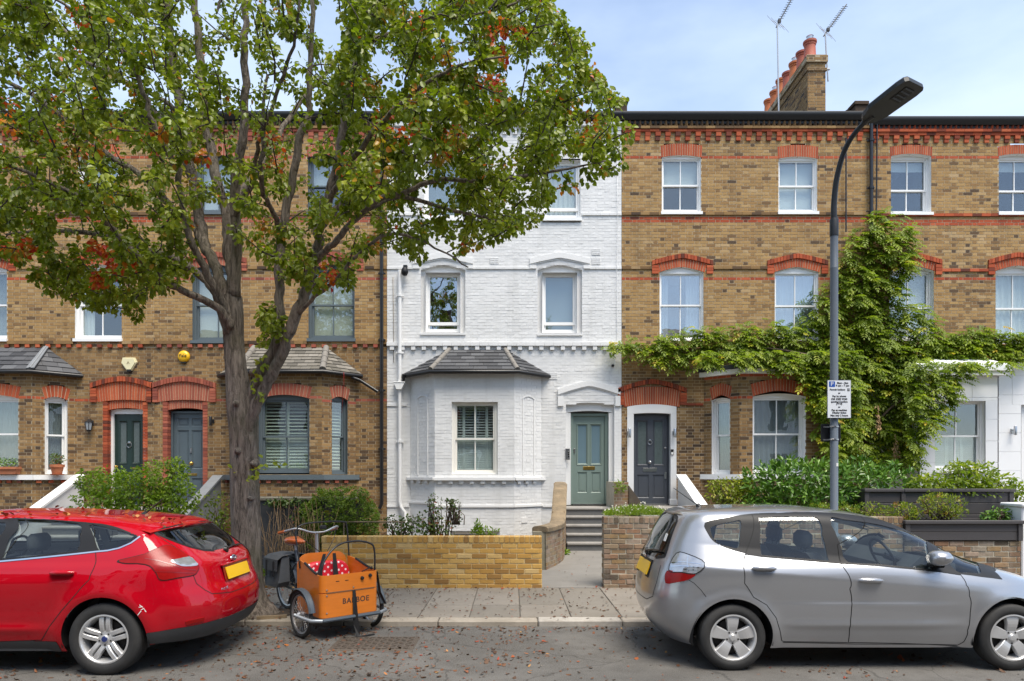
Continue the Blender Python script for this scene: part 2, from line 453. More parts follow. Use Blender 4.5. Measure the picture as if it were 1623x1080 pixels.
# ------------------------------------------------------------------ brickwork
def ex_rect(a, b, z0, z1):
 return lambda z: (a, b) if z0 < z < z1 else None
def ex_arch(a, b, z0, zs, rise, k=1.4):
 c, h = (a + b) / 2, (b - a) / 2
 def f(z):
  if z0 < z <= zs: return (a, b)
  if zs < z < zs + rise:
   t = (1 - (z - zs) / rise) ** (1 / k)
   return (c - h * t, c + h * t)
  return None
 return f
def ex_poly(pts):
 """Anything inside an outline that each level line cuts once."""
 def f(z):
  xs = []
  for (x0, z0), (x1, z1) in zip(pts, pts[1:] + pts[:1]):
   if (z0 <= z) != (z1 <= z): xs.append(x0 + (x1 - x0) * (z - z0) / (z1 - z0))
  return (min(xs), max(xs)) if len(xs) >= 2 else None
 return f
def free_runs(s0, s1, cuts):
 runs = [(s0, s1)]
 for a, b in cuts:
  nxt = []
  for x, y in runs:
   if b <= x or a >= y: nxt.append((x, y)); continue
   if a > x: nxt.append((x, a))
   if b < y: nxt.append((b, y))
  runs = nxt
 return [(x, y) for x, y in runs if y - x > 0.012]
_unit = {}
def unit_brick(kind, mat, L=0.215, D=0.03, H=0.065, e=0.006):
 key = (kind, mat.name)
 if key not in _unit:
  b = MB()
  if e: b.cbox(-L / 2, L / 2, -D / 2, D / 2, -H / 2, H / 2, e)
  else: b.box(-L / 2, L / 2, -D / 2, D / 2, -H / 2, H / 2, skip='Y')
  me = bpy.data.meshes.new('brick'); me.from_pydata(b.v, [], b.f); me.materials.append(mat); me.update()
  _unit[key] = (me, L, D, H)
 return _unit[key]
def one_brick(parent, fr, sc, zc, d, L, H, mat, deep=0.03, kind='facing', e=0.0, name='brick', rot=0.0):
 me, L0, D0, H0 = unit_brick(kind, mat, e=e)
 o = bpy.data.objects.new(name, me); COL.objects.link(o)
 x, y, z = fr.w(sc, d - deep / 2, zc)
 o.location = (x, y, z)
 o.rotation_euler = (0, rot, math.atan2(fr.sa, fr.ca))
 o.scale = (L / L0, deep / D0, H / H0)
 hang(o, parent)
 return o
def brick_wall(house, fr, s0, s1, z0, z1, cuts, brick, single, mortar, bond='flemish', redz=(), pick=None, most=300, c=0.0738, j=0.0125,
    prow=0.003, sink=0.004, name='wall', label=None, rnd=None, parent=None, e=0.0, tilt=0.0, reds=None, wallparent=None):
 """A wall: the mortar bed as its own mesh, every brick proud of it. pick(s,z) says which bricks are objects of their own."""
 rnd = rnd or R
 mb = MB(); mb.fr = fr                                  # mortar
 bk = MB(); bk.fr = fr
 n1 = 0; singles = []
 k0 = int(math.floor(z0 / c))
 k = k0
 while k * c < z1 - 0.004:
  za, zb = max(z0, k * c), min(z1, (k + 1) * c)
  k += 1
  if zb - za < 0.006: continue
  zm = (za + zb) / 2
  runs = free_runs(s0, s1, [q for q in (f(zm) for f in cuts) if q])
  for a, b in runs:
   mb.poly([(a, -sink, za), (b, -sink, za), (b, -sink, zb), (a, -sink, zb)])
  red = any(za <= r < zb for r in redz)
  ha, hb = za + j / 2, zb - j / 2
  if hb - ha < 0.012: continue
  seq = (0.225, 0.1125) if bond == 'flemish' else (0.225,)
  per = sum(seq)
  s = math.floor(s0 / per) * per + ((per / 2) if k % 2 else 0.0) - per
  i = 0
  while s < s1:
   L = seq[i % len(seq)]; i += 1
   a0, b0 = s + j / 2, s + L - j / 2
   s += L
   for a, b in runs:
    x, y = max(a0, a), min(b0, b)
    if y - x < 0.02: continue
    tint = min(1, max(0, rnd.gauss(0.56, 0.18)))
    if rnd.random() < 0.05: tint = rnd.random() * 0.16
    d = rnd.uniform(-0.4, 1.0) * prow
    if pick and not red and n1 < most and (y - x) > 0.08 and pick((x + y) / 2, zm):
     singles.append(((x + y) / 2, (ha + hb) / 2, d, y - x, hb - ha)); n1 += 1
     continue
    bk.tint = tint; bk.mi = 1 if red else 0
    t1, t2, t3, t4 = (rnd.uniform(-tilt, tilt) for _ in range(4)) if tilt else (0, 0, 0, 0)
    q = [bk.vert(p) for p in ((x, d + t1, ha), (y, d + t2, ha), (y, d + t3, hb), (x, d + t4, hb), (x, -sink, ha), (y, -sink, ha), (y, -sink, hb), (x, -sink, hb))]
    for f in ((0, 1, 2, 3), (0, 4, 5, 1), (1, 5, 6, 2), (2, 6, 7, 3), (3, 7, 4, 0)):
     bk.face([q[w] for w in f])
 if wallparent is None:
  wall = mb.build(name, mortar, house, label=label)
 else:
  wall = wallparent
  mb.build('mortar_bed', mortar, wall)
 if bk.f:
  bk.build('brickwork', [brick, reds or M.red], wall, kind='stuff', tints=True)
 for q in singles:
  one_brick(wall, fr, *q, single, e=e)
 return wall
def arch(house, fr, a, b, zs, rise, th, mat, n=15, d0=-0.1, d1=0.008, k=1.4, splay=0.28, name='arch', j=0.007, ext=0.0, joint=None):
 """A brick arch of wedge-shaped bricks over an opening, peaked or rounded by k."""
 c, h = (a + b) / 2, (b - a) / 2 + ext
 def zi(t): return zs + rise * (1 - min(1, abs(t)) ** k)
 m = MB(); m.fr = fr
 for i in range(n):
  t0, t1 = -1 + 2 * i / n, -1 + 2 * (i + 1) / n
  e = j / h
  p = []
  for t in (t0 + e, t1 - e):
   p.append((c + h * t, zi(t)))
  for t in (t1 - e, t0 + e):
   p.append((c + h * t + splay * th * t, zi(t) + th))
  m.tint = 0.3 + 0.7 * R.random()
  dd = d1 + R.uniform(-0.002, 0.003)
  m.prism([(s, d0, z) for s, z in p], Vector((0, dd - d0, 0)))
 m2 = MB(); m2.fr = fr
 T = [-1 + 2 * i / 24 for i in range(25)]
 m2.strip([(c + h * t, d1 - 0.007, zi(t)) for t in T], [(c + h * t + splay * th * t, d1 - 0.007, zi(t) + th) for t in T])
 o = m.build(name, mat, house, tints=True, kind='stuff')
 m2.build('arch_joint', joint or M.mortarr, o)
 ext_pts = [(c + h * t + splay * th * t, zi(t) + th) for t in T]
 return ex_poly(ext_pts + [(c + h, zi(1) - 0.001), (c - h, zi(-1) - 0.001)])
def hood(house, fr, a, b, zs, rise, th, drop, mat, d1=0.045, k=1.25, n=19, leg=0.16, name='hood_mould'):
 """A projecting label mould of brick over an arch, with short legs at both ends."""
 c, h = (a + b) / 2, (b - a) / 2
 def zi(t): return zs + rise * (1 - abs(t) ** k)
 m = MB(); m.fr = fr
 for i in range(n):
  t0, t1 = -1 + 2 * i / n + 0.006, -1 + 2 * (i + 1) / n - 0.006
  m.tint = R.random() * 0.75
  m.prism([(c + h * t0, -0.006, zi(t0)), (c + h * t1, -0.006, zi(t1)), (c + h * t1, -0.006, zi(t1) + th), (c + h * t0, -0.006, zi(t0) + th)], Vector((0, d1 + 0.006, 0)))
 if drop > 0:
  for s in (a, b - leg):
   q = int(max(1, round(drop / 0.075)))
   for i in range(q):
    m.tint = R.random()
    m.box(s + 0.002, s + leg - 0.002, -0.006, d1 - 0.006, zs - drop + i * drop / q + 0.004, zs - drop + (i + 1) * drop / q - 0.003)
 m.build(name, mat, house, tints=True, kind='stuff')
def dentils(house, fr, s0, s1, z0, z1, step, wd, mat, d=0.05, name='dentil_course', split=1, cuts=()):
 m = MB(); m.fr = fr
 s = s0 + step * 0.3
 zs = [z0 + (z1 - z0) * i / split for i in range(split + 1)]
 while s < s1 - wd:
  if not any(a < s + wd and b > s for a, b in cuts):
   for i in range(split):
    m.tint = R.random()
    w = wd * (1 if i else 0.85)
    m.box(s, s + w, -0.006, d + R.uniform(-0.004, 0.004) - (split - 1 - i) * 0.012, zs[i] + 0.003, zs[i + 1] - 0.003)
  s += step * R.uniform(0.985, 1.015)
 m.build(name, mat, house, tints=True, kind='stuff')
def course(house, fr, s0, s1, z0, z1, mat, d=0.035, name='string_course', cuts=(), L=0.225, tints=True):
 """A projecting course, brick by brick."""
 m = MB(); m.fr = fr
 for a, b in free_runs(s0, s1, cuts):
  s = a
  while s < b - 0.01:
   e = min(b, s + L)
   m.tint = R.random()
   dd = d + (R.uniform(-0.003, 0.003) if tints else 0)
   m.box(s + 0.002, e - 0.002, -0.008, dd, z0, z1 + (R.uniform(-0.002, 0.002) if tints else 0))
   s = e
 return m.build(name, mat, house, tints=tints, kind='stuff' if tints else None)
# ------------------------------------------------------------------ windows
def window(house, fr, u0, u1, vt, vb, rise=0.0, col=None, rec=0.10, bars=1, rail=None, inside='dark', fw=0.045, sw=0.045, sill=True, k=1.4,
   reveal=None, dz=0.0, glass=None, label=None, lo=None, sillcol=None, group=None, casement=False, vtop=None, box=0.0):
 """One window. u0..u1, vt (springing), vb in photo px on the frame's plane; rise in px. Returns the opening (s0,s1,z0,zs,rise)."""
 um = (u0 + u1) / 2
 s0, s1 = fr.s(u0), fr.s(u1)
 z1, z0 = fr.z(um, vt), fr.z(um, vb)
 ppm = FPX / (fr.o[1] + fr.s(um) * fr.sa)
 rise = rise / ppm
 col = col or M.white; reveal = reveal or M.white
 c, h = (s0 + s1) / 2, (s1 - s0) / 2
 def zt(s): return z1 + rise * (1 - min(1, abs((s - c) / h)) ** k)
 x, y, z = fr.w(c, 0, z0)
 w = emp('window', (x, y, z), parent=house, label=label)
 nseg = 12 if rise > 0.005 else 1
 S = [s0 + (s1 - s0) * i / nseg for i in range(nseg + 1)]
 # reveal (thin lining of jambs, head and seat)
 m = MB(); m.fr = fr
 rd = -rec - 0.12
 m.poly([(s0, 0.0, z0), (s0, 0.0, zt(s0)), (s0, rd, zt(s0)), (s0, rd, z0)])
 m.poly([(s1, 0.0, zt(s1)), (s1, 0.0, z0), (s1, rd, z0), (s1, rd, zt(s1))])
 m.strip([(s, 0.0, zt(s)) for s in S], [(s, rd, zt(s)) for s in S])
 m.poly([(s0, 0.0, z0), (s0, rd, z0), (s1, rd, z0), (s1, 0.0, z0)])
 m.build('reveal', reveal, w)
 # frame
 m = MB(); m.fr = fr
 f0, f1 = -rec - 0.09, -rec
 bt = 0.05
 m.box(s0, s0 + fw, f0, f1, z0, zt(s0)); m.box(s1 - fw, s1, f0, f1, z0, zt(s1))
 m.box(s0 + fw, s1 - fw, f0, f1 + 0.002, z0, z0 + bt)
 zh = z1 - fw * 0.55
 A = [s for s in S if s0 + fw < s < s1 - fw]; A = [s0 + fw] + A + [s1 - fw]
 for a, b in zip(A, A[1:]):
  m.prism([(a, f0, zh), (b, f0, zh), (b, f0, zt(b)), (a, f0, zt(a))], Vector((0, f1 - f0, 0)))
 m.build('frame', col, w)
 a, b = s0 + fw, s1 - fw
 zb, ze = z0 + bt, zh
 sashes = []
 if rail is None:
  sashes = [(a, b, zb, ze, f1 - 0.045, bars)]
 else:
  zr = fr.z(um, rail)
  sashes = [(a, b, zr - 0.02, ze, f1 - 0.035, bars), (a, b, zb, zr + 0.02, f1 - 0.07, bars if lo is None else lo)]
 for si, (a, b, p, q, d, nb) in enumerate(sashes):
  m = MB(); m.fr = fr
  t = 0.038
  m.box(a, a + sw, d - t, d, p, q); m.box(b - sw, b, d - t, d, p, q)
  m.box(a + sw, b - sw, d - t, d - 0.001, q - (0.04 if rail and si == 1 else sw), q)
  m.box(a + sw, b - sw, d - t, d - 0.001, p, p + (0.04 if rail and si == 0 else sw + 0.015))
  pa, pb = a + sw, b - sw
  zlo, zhi = p + (0.04 if rail and si == 0 else sw + 0.015), q - (0.04 if rail and si == 1 else sw)
  xs = [pa + (pb - pa) * i / (nb + 1) for i in range(nb + 2)]
  for xx in xs[1:-1]:
   m.box(xx - 0.011, xx + 0.011, d - t + 0.004, d - 0.004, zlo, zhi)
  sash = m.build('sash', col, w)
  for i in range(nb + 1):
   g = MB(); g.fr = fr
   g.box(xs[i] + (0.011 if i else 0), xs[i + 1] - (0.011 if i < nb else 0), d - t + 0.012, d - t + 0.018, zlo, zhi)
   g.build('pane', glass or M.glass, w)
 # what is behind
 ib = -rec - 0.16
 lo_z, hi_z = zb + 0.03, ze - 0.02
 a, b = s0 + fw, s1 - fw
 def slats(x0, x1, za, zb_, n, ang, mat, stile=0.035):
  m = MB(); m.fr = fr
  m.box(x0, x0 + stile, ib - 0.03, ib, za, zb_); m.box(x1 - stile, x1, ib - 0.03, ib, za, zb_)
  m.box(x0 + stile, x1 - stile, ib - 0.03, ib, za, za + 0.05); m.box(x0 + stile, x1 - stile, ib - 0.03, ib, zb_ - 0.05, zb_)
  m.build('shutter_frame', mat, w)
  ht = (zb_ - za - 0.1) / n
  for i in range(n):
   zc = za + 0.05 + (i + 0.5) * ht
   m = MB(); m.fr = fr
   hw = ht * 0.56
   dx, dzz = hw * cos(ang), hw * sin(ang)
   m.prism([(x0 + stile, ib - 0.015 - dx, zc + dzz - 0.003), (x0 + stile, ib - 0.015 - dx, zc + dzz + 0.003), (x0 + stile, ib - 0.015 + dx, zc - dzz + 0.003), (x0 + stile, ib - 0.015 + dx, zc - dzz - 0.003)], Vector((x1 - x0 - 2 * stile, 0, 0)))
   m.build('slat', mat, w)
 def cloth(x0, x1, za, zb_, mat, nm, folds=5, amp=0.012):
  m = MB(); m.fr = fr
  n = max(8, folds * 6)
  T = [i / n for i in range(n + 1)]
  top = [(x0 + (x1 - x0) * t, ib + amp * sin(t * folds * 2 * pi), zb_) for t in T]
  bot = [(x0 + (x1 - x0) * t, ib + 1.3 * amp * sin(t * folds * 2 * pi + 0.3), za) for t in T]
  m.strip(bot, top); m.strip([(p[0], p[1] - 0.008, p[2]) for p in top], [(p[0], p[1] - 0.008, p[2]) for p in bot])
  m.build(nm, mat, w, smooth=60)
 if inside == 'shutter':
  zr = fr.z(um, rail); n2 = 2
  xm = (a + b) / 2
  for (x0, x1) in ((a + 0.01, xm - 0.005), (xm + 0.005, b - 0.01)):
   slats(x0, x1, lo_z, zr - 0.01, 9, radians(62), M.shutter); slats(x0, x1, zr + 0.01, hi_z, 9, radians(28), M.shutter)
 elif inside == 'shutter4':
  zr = fr.z(um, rail)
  q = [a + 0.01 + (b - a - 0.02) * t for t in (0, 0.2, 0.5, 0.8, 1)]
  for i in range(4):
   slats(q[i] + 0.002, q[i + 1] - 0.002, lo_z, zr - 0.01, 12, radians(66), M.shutterw, 0.028); slats(q[i] + 0.002, q[i + 1] - 0.002, zr + 0.01, hi_z, 11, radians(24), M.shutterw, 0.028)
 elif inside == 'shutterslim':
  slats(a + 0.01, b - 0.01, lo_z, hi_z, 20, radians(35), M.shutter, 0.025)
 elif inside == 'lowshutter':
  zr = fr.z(um, rail); xm = (a + b) / 2
  q = [a + 0.01 + (b - a - 0.02) * t for t in (0, 0.36, 0.7, 1)]
  for i in range(3): slats(q[i] + 0.002, q[i + 1] - 0.002, lo_z, zr + 0.02, 12, radians(60), M.shutterw)
 elif inside == 'blind':
  cloth(a, b, lo_z, hi_z, M.fabricc, 'blind', 1, 0.002)
 elif inside == 'whiteblind':
  cloth(a, b, lo_z, hi_z, M.fabricw, 'blind', 1, 0.002)
 elif inside == 'halfblind':
  cloth(a, b, (lo_z + hi_z) / 2 + 0.02, hi_z, M.fabricw, 'blind', 1, 0.002)
 elif inside == 'topblind':
  cloth(a, b, hi_z - 0.22, hi_z, M.fabricw, 'blind', 1, 0.002)
 elif inside == 'voile':
  cloth(a, b, lo_z, hi_z, M.fabricg, 'net_curtain', 9, 0.008)
 elif inside == 'curtain':
  cloth(a, b, lo_z, hi_z, M.fabricw, 'curtain', 7, 0.016)
 elif inside == 'onecurtain':
  cloth(a, a + (b - a) * 0.27, lo_z, hi_z, M.fabricw, 'curtain', 3, 0.016)
 elif inside == 'sidecurtain':
  cloth(a, a + (b - a) * 0.22, lo_z, hi_z, M.fabricw, 'curtain', 3, 0.016); cloth(b - (b - a) * 0.35, b, lo_z, hi_z, M.fabricw, 'curtain', 4, 0.016)
 elif inside == 'frost':
  cloth(a, b, lo_z, hi_z, M.frostg, 'privacy_film', 1, 0.0)
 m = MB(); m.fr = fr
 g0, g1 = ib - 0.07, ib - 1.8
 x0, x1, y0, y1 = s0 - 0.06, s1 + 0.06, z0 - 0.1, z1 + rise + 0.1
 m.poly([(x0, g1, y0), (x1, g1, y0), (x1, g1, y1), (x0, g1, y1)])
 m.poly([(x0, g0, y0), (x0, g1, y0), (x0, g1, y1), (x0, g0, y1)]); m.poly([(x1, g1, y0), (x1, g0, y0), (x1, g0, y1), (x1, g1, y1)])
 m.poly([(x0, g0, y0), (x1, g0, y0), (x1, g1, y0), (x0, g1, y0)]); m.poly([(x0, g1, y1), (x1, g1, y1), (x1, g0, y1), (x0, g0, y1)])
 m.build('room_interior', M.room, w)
 if sill:
  m = MB(); m.fr = fr
  m.box(s0 - 0.03, s1 + 0.03, -rec - 0.02, 0.055, z0 - 0.075, z0 - 0.003)
  m.build('sill', sillcol or col, w)
 return (s0, s1, z0, z1, rise)
# ------------------------------------------------------------------ doors
def door(house, fr, u0, u1, vt, vb, col, frame_col, panels, rec=0.14, fu0=None, fu1=None, fvt=None, glassmat_=None, lites=(), label=None, vb_leaf=None):
 """Door leaf u0..u1, vt..vb; frame out to fu0..fu1, fvt. panels / lites in leaf fractions (x0,x1,y0,y1), y up."""
 d0 = -rec - 0.05
 um = (u0 + u1) / 2
 s0, s1, z0, z1 = fr.s(u0, d0), fr.s(u1, d0), fr.z(um, vb, d0), fr.z(um, vt, d0)
 x, y, z = fr.w((s0 + s1) / 2, 0, z0)
 r = emp('door', (x, y, z), parent=house, label=label)
 W, H = s1 - s0, z1 - z0
 m = MB(); m.fr = fr
 holes = list(panels) + list(lites)
 xs = sorted({0.0, 1.0, *[q[0] for q in holes], *[q[1] for q in holes]}); ys = sorted({0.0, 1.0, *[q[2] for q in holes], *[q[3] for q in holes]})
 for i in range(len(xs) - 1):
  for jj in range(len(ys) - 1):
   cx, cy = (xs[i] + xs[i + 1]) / 2, (ys[jj] + ys[jj + 1]) / 2
   inh = any(q[0] < cx < q[1] and q[2] < cy < q[3] for q in holes)
   if not inh:
    m.box(s0 + xs[i] * W, s0 + xs[i + 1] * W, d0 - 0.045, d0, z0 + ys[jj] * H, z0 + ys[jj + 1] * H)
 leaf = m.build('leaf', col, r)
 for q in panels:
  m = MB(); m.fr = fr
  a, b, p, t = s0 + q[0] * W, s0 + q[1] * W, z0 + q[2] * H, z0 + q[3] * H
  m.box(a, b, d0 - 0.04, d0 - 0.022, p, t)
  e = 0.022
  o4 = [(a, d0, p), (b, d0, p), (b, d0, t), (a, d0, t)]; i4 = [(a + e, d0 - 0.02, p + e), (b - e, d0 - 0.02, p + e), (b - e, d0 - 0.02, t - e), (a + e, d0 - 0.02, t - e)]
  for i in range(4): m.poly([o4[i], o4[(i + 1) % 4], i4[(i + 1) % 4], i4[i]])
  e = 0.05
  if b - a > 0.14: m.box(a + e, b - e, d0 - 0.03, d0 - 0.012, p + e, t - e)
  m.build('panel', col, r)
 for q in lites:
  a, b, p, t = s0 + q[0] * W, s0 + q[1] * W, z0 + q[2] * H, z0 + q[3] * H
  m = MB(); m.fr = fr
  m.box(a, b, d0 - 0.03, d0 - 0.024, p, t)
  m.build('pane', glassmat_ or M.frost, r)
  m = MB(); m.fr = fr
  e = 0.02
  o4 = [(a - 0.012, d0 + 0.012, p - 0.012), (b + 0.012, d0 + 0.012, p - 0.012), (b + 0.012, d0 + 0.012, t + 0.012), (a - 0.012, d0 + 0.012, t + 0.012)]
  i4 = [(a + e, d0 - 0.02, p + e), (b - e, d0 - 0.02, p + e), (b - e, d0 - 0.02, t - e), (a + e, d0 - 0.02, t - e)]
  q4 = [(a - 0.022, d0, p - 0.022), (b + 0.022, d0, p - 0.022), (b + 0.022, d0, t + 0.022), (a - 0.022, d0, t + 0.022)]
  for i in range(4):
   m.poly([o4[i], o4[(i + 1) % 4], i4[(i + 1) % 4], i4[i]]); m.poly([q4[i], q4[(i + 1) % 4], o4[(i + 1) % 4], o4[i]])
  m.build('moulding', col, r)
 # frame
 if fu0 is not None:
  a, b, t = fr.s(fu0, -rec), fr.s(fu1, -rec), fr.z(um, fvt, -rec)
  m = MB(); m.fr = fr
  m.box(a, s0 - 0.004, d0 - 0.06, -rec, z0, t); m.box(s1 + 0.004, b, d0 - 0.06, -rec, z0, t)
  m.box(s0 - 0.004, s1 + 0.004, d0 - 0.06, -rec - 0.001, z1 + 0.004, t)
  m.build('frame', frame_col, r)
 m = MB(); m.fr = fr
 m.box(s0, s1, d0 - 0.01, d0 + 0.02, z0 - 0.02, z0 + 0.012)
 m.build('threshold_bar', M.steel, r)
 def at(fx, fy): return (s0 + fx * W, d0, z0 + fy * H)
 return r, at, (s0, s1, z0, z1)
def letterbox(r, fr, p, mat, w=0.25, h=0.07):
 m = MB(); m.fr = fr
 s, d, z = p
 m.cbox(s - w / 2, s + w / 2, d, d + 0.012, z - h / 2, z + h / 2, 0.004)
 o = m.build('letterbox', mat, r)
 m = MB(); m.fr = fr
 m.box(s - w * 0.38, s + w * 0.38, d + 0.012, d + 0.016, z - h * 0.25, z + h * 0.25)
 m.build('flap', mat, o)
def knob(r, fr, p, mat, rad=0.03, name='knob'):
 m = MB()
 x, y, z = fr.w(p[0], p[1], p[2])
 m.lathe([(0.001, -0.07), (rad * 0.7, -0.066), (rad, -0.05), (rad * 0.8, -0.033), (rad * 0.4, -0.022), (rad * 0.5, -0.008), (rad * 1.15, -0.003), (rad * 1.15, 0.0)], (x, y, z), 'y', 14)
 m.build(name, mat, r, smooth=50)
def knocker(r, fr, p, mat, rad=0.045):
 m = MB()
 x, y, z = fr.w(p[0], p[1], p[2])
 m.tube([(x + rad * sin(a), y - 0.025, z - rad * cos(a)) for a in [2 * pi * i / 16 for i in range(17)]], 0.009, 6)
 m.lathe([(0.001, -0.03), (rad * 0.45, -0.025), (rad * 0.5, 0.0)], (x, y, z + rad), 'y', 10)
 m.build('knocker', mat, r, smooth=50)
# ------------------------------------------------------------------ ground
def ground():
 m = MB(); m.box(-60, 60, -40, YK, -0.4, 0.0); 
 road_m, nt, p = new_mat('worn_asphalt')
 n1 = noise(nt, 0.8, 6, 0.65, 'World'); n2 = noise(nt, 140, 3, 0.7, 'World'); n3 = noise(nt, 3.0, 7, 0.7, 'World')
 c = mixc(nt, rng(nt, n1, 0, 1, 0.42, 0.58), (0.066, 0.062, 0.056), (0.108, 0.102, 0.093))
 c = mixc(nt, rng(nt, n3, 0, 0.7, 0.48, 0.68), c, (0.042, 0.037, 0.032))
 c = mixc(nt, rng(nt, n2, 0, 0.75, 0.42, 0.7), c, (0.22, 0.21, 0.195))
 g = nt.nodes.new('ShaderNodeNewGeometry'); wn = N(nt, 'ShaderNodeTexNoise', Scale=2.5, Detail=5); nt.links.new(g.outputs['Position'], wn.inputs['Vector'])
 va = N(nt, 'ShaderNodeVectorMath', operation='MULTIPLY_ADD'); va.inputs[1].default_value = (0.5, 0.5, 0); nt.links.new(wn.outputs['Color'], va.inputs[0]); nt.links.new(g.outputs['Position'], va.inputs[2])
 vo = N(nt, 'ShaderNodeTexVoronoi', feature='DISTANCE_TO_EDGE', Scale=0.55); nt.links.new(va.outputs[0], vo.inputs['Vector'])
 c = mixc(nt, rng(nt, vo.outputs['Distance'], 0.5, 0, 0.001, 0.007), c, (0.03, 0.028, 0.026))
 nt.links.new(c, p.inputs['Base Color']); p.inputs['Roughness'].default_value = 0.85; p.inputs['Specular IOR Level'].default_value = 0.3
 bump(nt, p, n2, 0.9, 0.008)
 tag(m.build('road', road_m), kind='structure')
 pm = paint('pavement_bed', (0.13, 0.115, 0.095), 0.95, var=0.3, scale=8, bmp=0.4)
 m = MB(); m.box(-60, 60, YK + 0.21, YW + 0.02, -0.3, ZP - 0.012)
 pav = tag(m.build('pavement', pm), kind='structure')
 slabm = tinted('paving_flag', [(0, (0.19, 0.172, 0.145)), (0.5, (0.235, 0.21, 0.178)), (1, (0.28, 0.25, 0.21))], 0.85, 'object', 0.45, 50, 0.25, 0.45, (0.13, 0.11, 0.085), 1.6)
 kerbm = tinted('granite_kerb', [(0, (0.30, 0.27, 0.22)), (0.5, (0.44, 0.38, 0.31)), (1, (0.40, 0.40, 0.38))], 0.8, 'object', 0.6, 80, 0.5, 0.4, (0.14, 0.12, 0.09), 2.0)
 rows = ((YK + 0.215, 8.86), (8.868, YW + 0.01))
 for ri, (y0, y1) in enumerate(rows):
  x = -9.6 + 0.0
  while x < 9.6:
   w = 0.606
   m = MB(); g = 0.005
   h = R.uniform(-0.003, 0.004)
   m.cbox(x + g, x + w - g, y0 + g, y1 - g, ZP - 0.06, ZP + h, 0.006)
   m.build('paving_slab', slabm, pav)
   x += w
 kb = tag(MB_box('kerb', (-60, 60, YK + 0.02, YK + 0.20, -0.3, ZP - 0.02), pm), kind='structure')
 xs = [-9.8, -8.6, -7.5, -6.4, -5.4, -4.25, -3.1, -1.95, -0.86, 0.30, 1.28, 1.55 + 0.7, 3.4, 4.5, 5.6, 6.7, 7.8, 8.9]
 for a, b in zip(xs, xs[1:]):
  m = MB(); m.cbox(a + 0.006, b - 0.006, YK + R.uniform(-0.006, 0.006), YK + 0.205, -0.2, ZP + R.uniform(-0.004, 0.005), 0.012)
  m.build('kerb_stone', kerbm, kb)
 gm = paint('garden_soil', (0.11, 0.09, 0.065), 0.95, var=0.4, scale=10, bmp=0.6, bscale=30)
 m = MB(); m.box(-60, 60, YW + 0.03, 40, -0.3, ZP - 0.004)
 tag(m.build('front_gardens', gm), kind='structure')
 m = MB(); m.box(-60, 60, -9.2, -3.4, -0.3, 0.1)
 tag(m.build('far_pavement', pm), kind='structure')
 m = MB(); m.box(-300, 300, -300, 300, -0.6, -0.45)
 tag(m.build('ground', pm), kind='structure')
def MB_box(name, b, mat, parent=None):
 m = MB(); m.box(*b); return m.build(name, mat, parent)
ground()
# ------------------------------------------------------------------ houses
F0 = Frame(0.0, YF, 0.0)
S_ = F0.s
def Z_(v): return F0.z(CU, v)
ZE = Z_(182)
def shell(h, x0, x1, ze=None, gut=M.black, gv=(182, 194)):
 """Roof slopes, rear wall and party walls: the house behind its front."""
 ze = ze or ZE
 m = MB(); m.mi = 0
 m.prism([(x0, YF + 9, 0.0), (x0, YF + 9, ze), (x0, YF + 8.8, ze), (x0, YF + 8.8, 0.0)], (x1 - x0, 0, 0))
 m.prism([(x0 + 0.02, YF + 0.3, 0.0), (x0 + 0.02, YF + 8.8, 0.0), (x0 + 0.02, YF + 8.8, ze - 0.1), (x0 + 0.02, YF + 0.3, ze - 0.1)], (0.1, 0, 0))
 m.prism([(x1 - 0.12, YF + 0.3, 0.0), (x1 - 0.12, YF + 8.8, 0.0), (x1 - 0.12, YF + 8.8, ze - 0.1), (x1 - 0.12, YF + 0.3, ze - 0.1)], (0.1, 0, 0))
 m.build('rear_wall', M.stockd, h)
 m = MB()
 a = 0.40
 m.prism([(x0, YF - 0.05, ze - 0.16), (x0, YF + 4.5, ze + 4.5 * a - 0.16), (x0, YF + 9.1, ze - 0.16), (x0, YF + 9.1, ze - 0.24), (x0, YF + 4.5, ze + 4.5 * a - 0.26), (x0, YF - 0.05, ze - 0.24)], (x1 - x0, 0, 0))
 m.build('roof', M.slateb, h)
 zt, zb = Z_(gv[0]), Z_(gv[1])
 m = MB()
 n = 10
 pr = [(YF - 0.17 - 0.0, zt), (YF - 0.175, zt - 0.03), (YF - 0.17, zt - 0.07), (YF - 0.145, zt - 0.11), (YF - 0.10, zb + 0.01), (YF - 0.03, zb), (YF - 0.03, zt), (YF - 0.15, zt)]
 m.prism([(x0, y, z) for y, z in pr], (x1 - x0, 0, 0))
 m.build('gutter', gut, h, smooth=30)
def cornice(h, x0, x1, v=(194, 202, 210, 224), red=M.red, step=16, wd=8.2, tooth=None):
 """Dog-tooth, red oversailing courses and dentils under the gutter."""
 z = [Z_(q) for q in v]
 m = MB(); m.fr = F0
 s = x0
 while s < x1 - 0.1:
  m.tint = R.random() * 0.45
  m.prism([(s, 0.0, z[1]), (s + 0.06, 0.10, z[1]), (s + 0.12, 0.0, z[1])], (0, 0, z[0] - z[1] - 0.004))
  s += 0.125
 m.build('dog_tooth_course', tooth or M.stockd, h, tints=True, kind='stuff')
 course(h, F0, x0, x1, z[2], (z[1] + z[2]) / 2 - 0.003, red, 0.055, 'cornice_course')
 course(h, F0, x0, x1, (z[1] + z[2]) / 2 + 0.002, z[1] - 0.003, tooth or M.stockd, 0.085, 'cornice_course')
 dentils(h, F0, x0, x1, z[3], z[2] - 0.003, step / 65.2, wd / 65.2, red, 0.05, split=2)
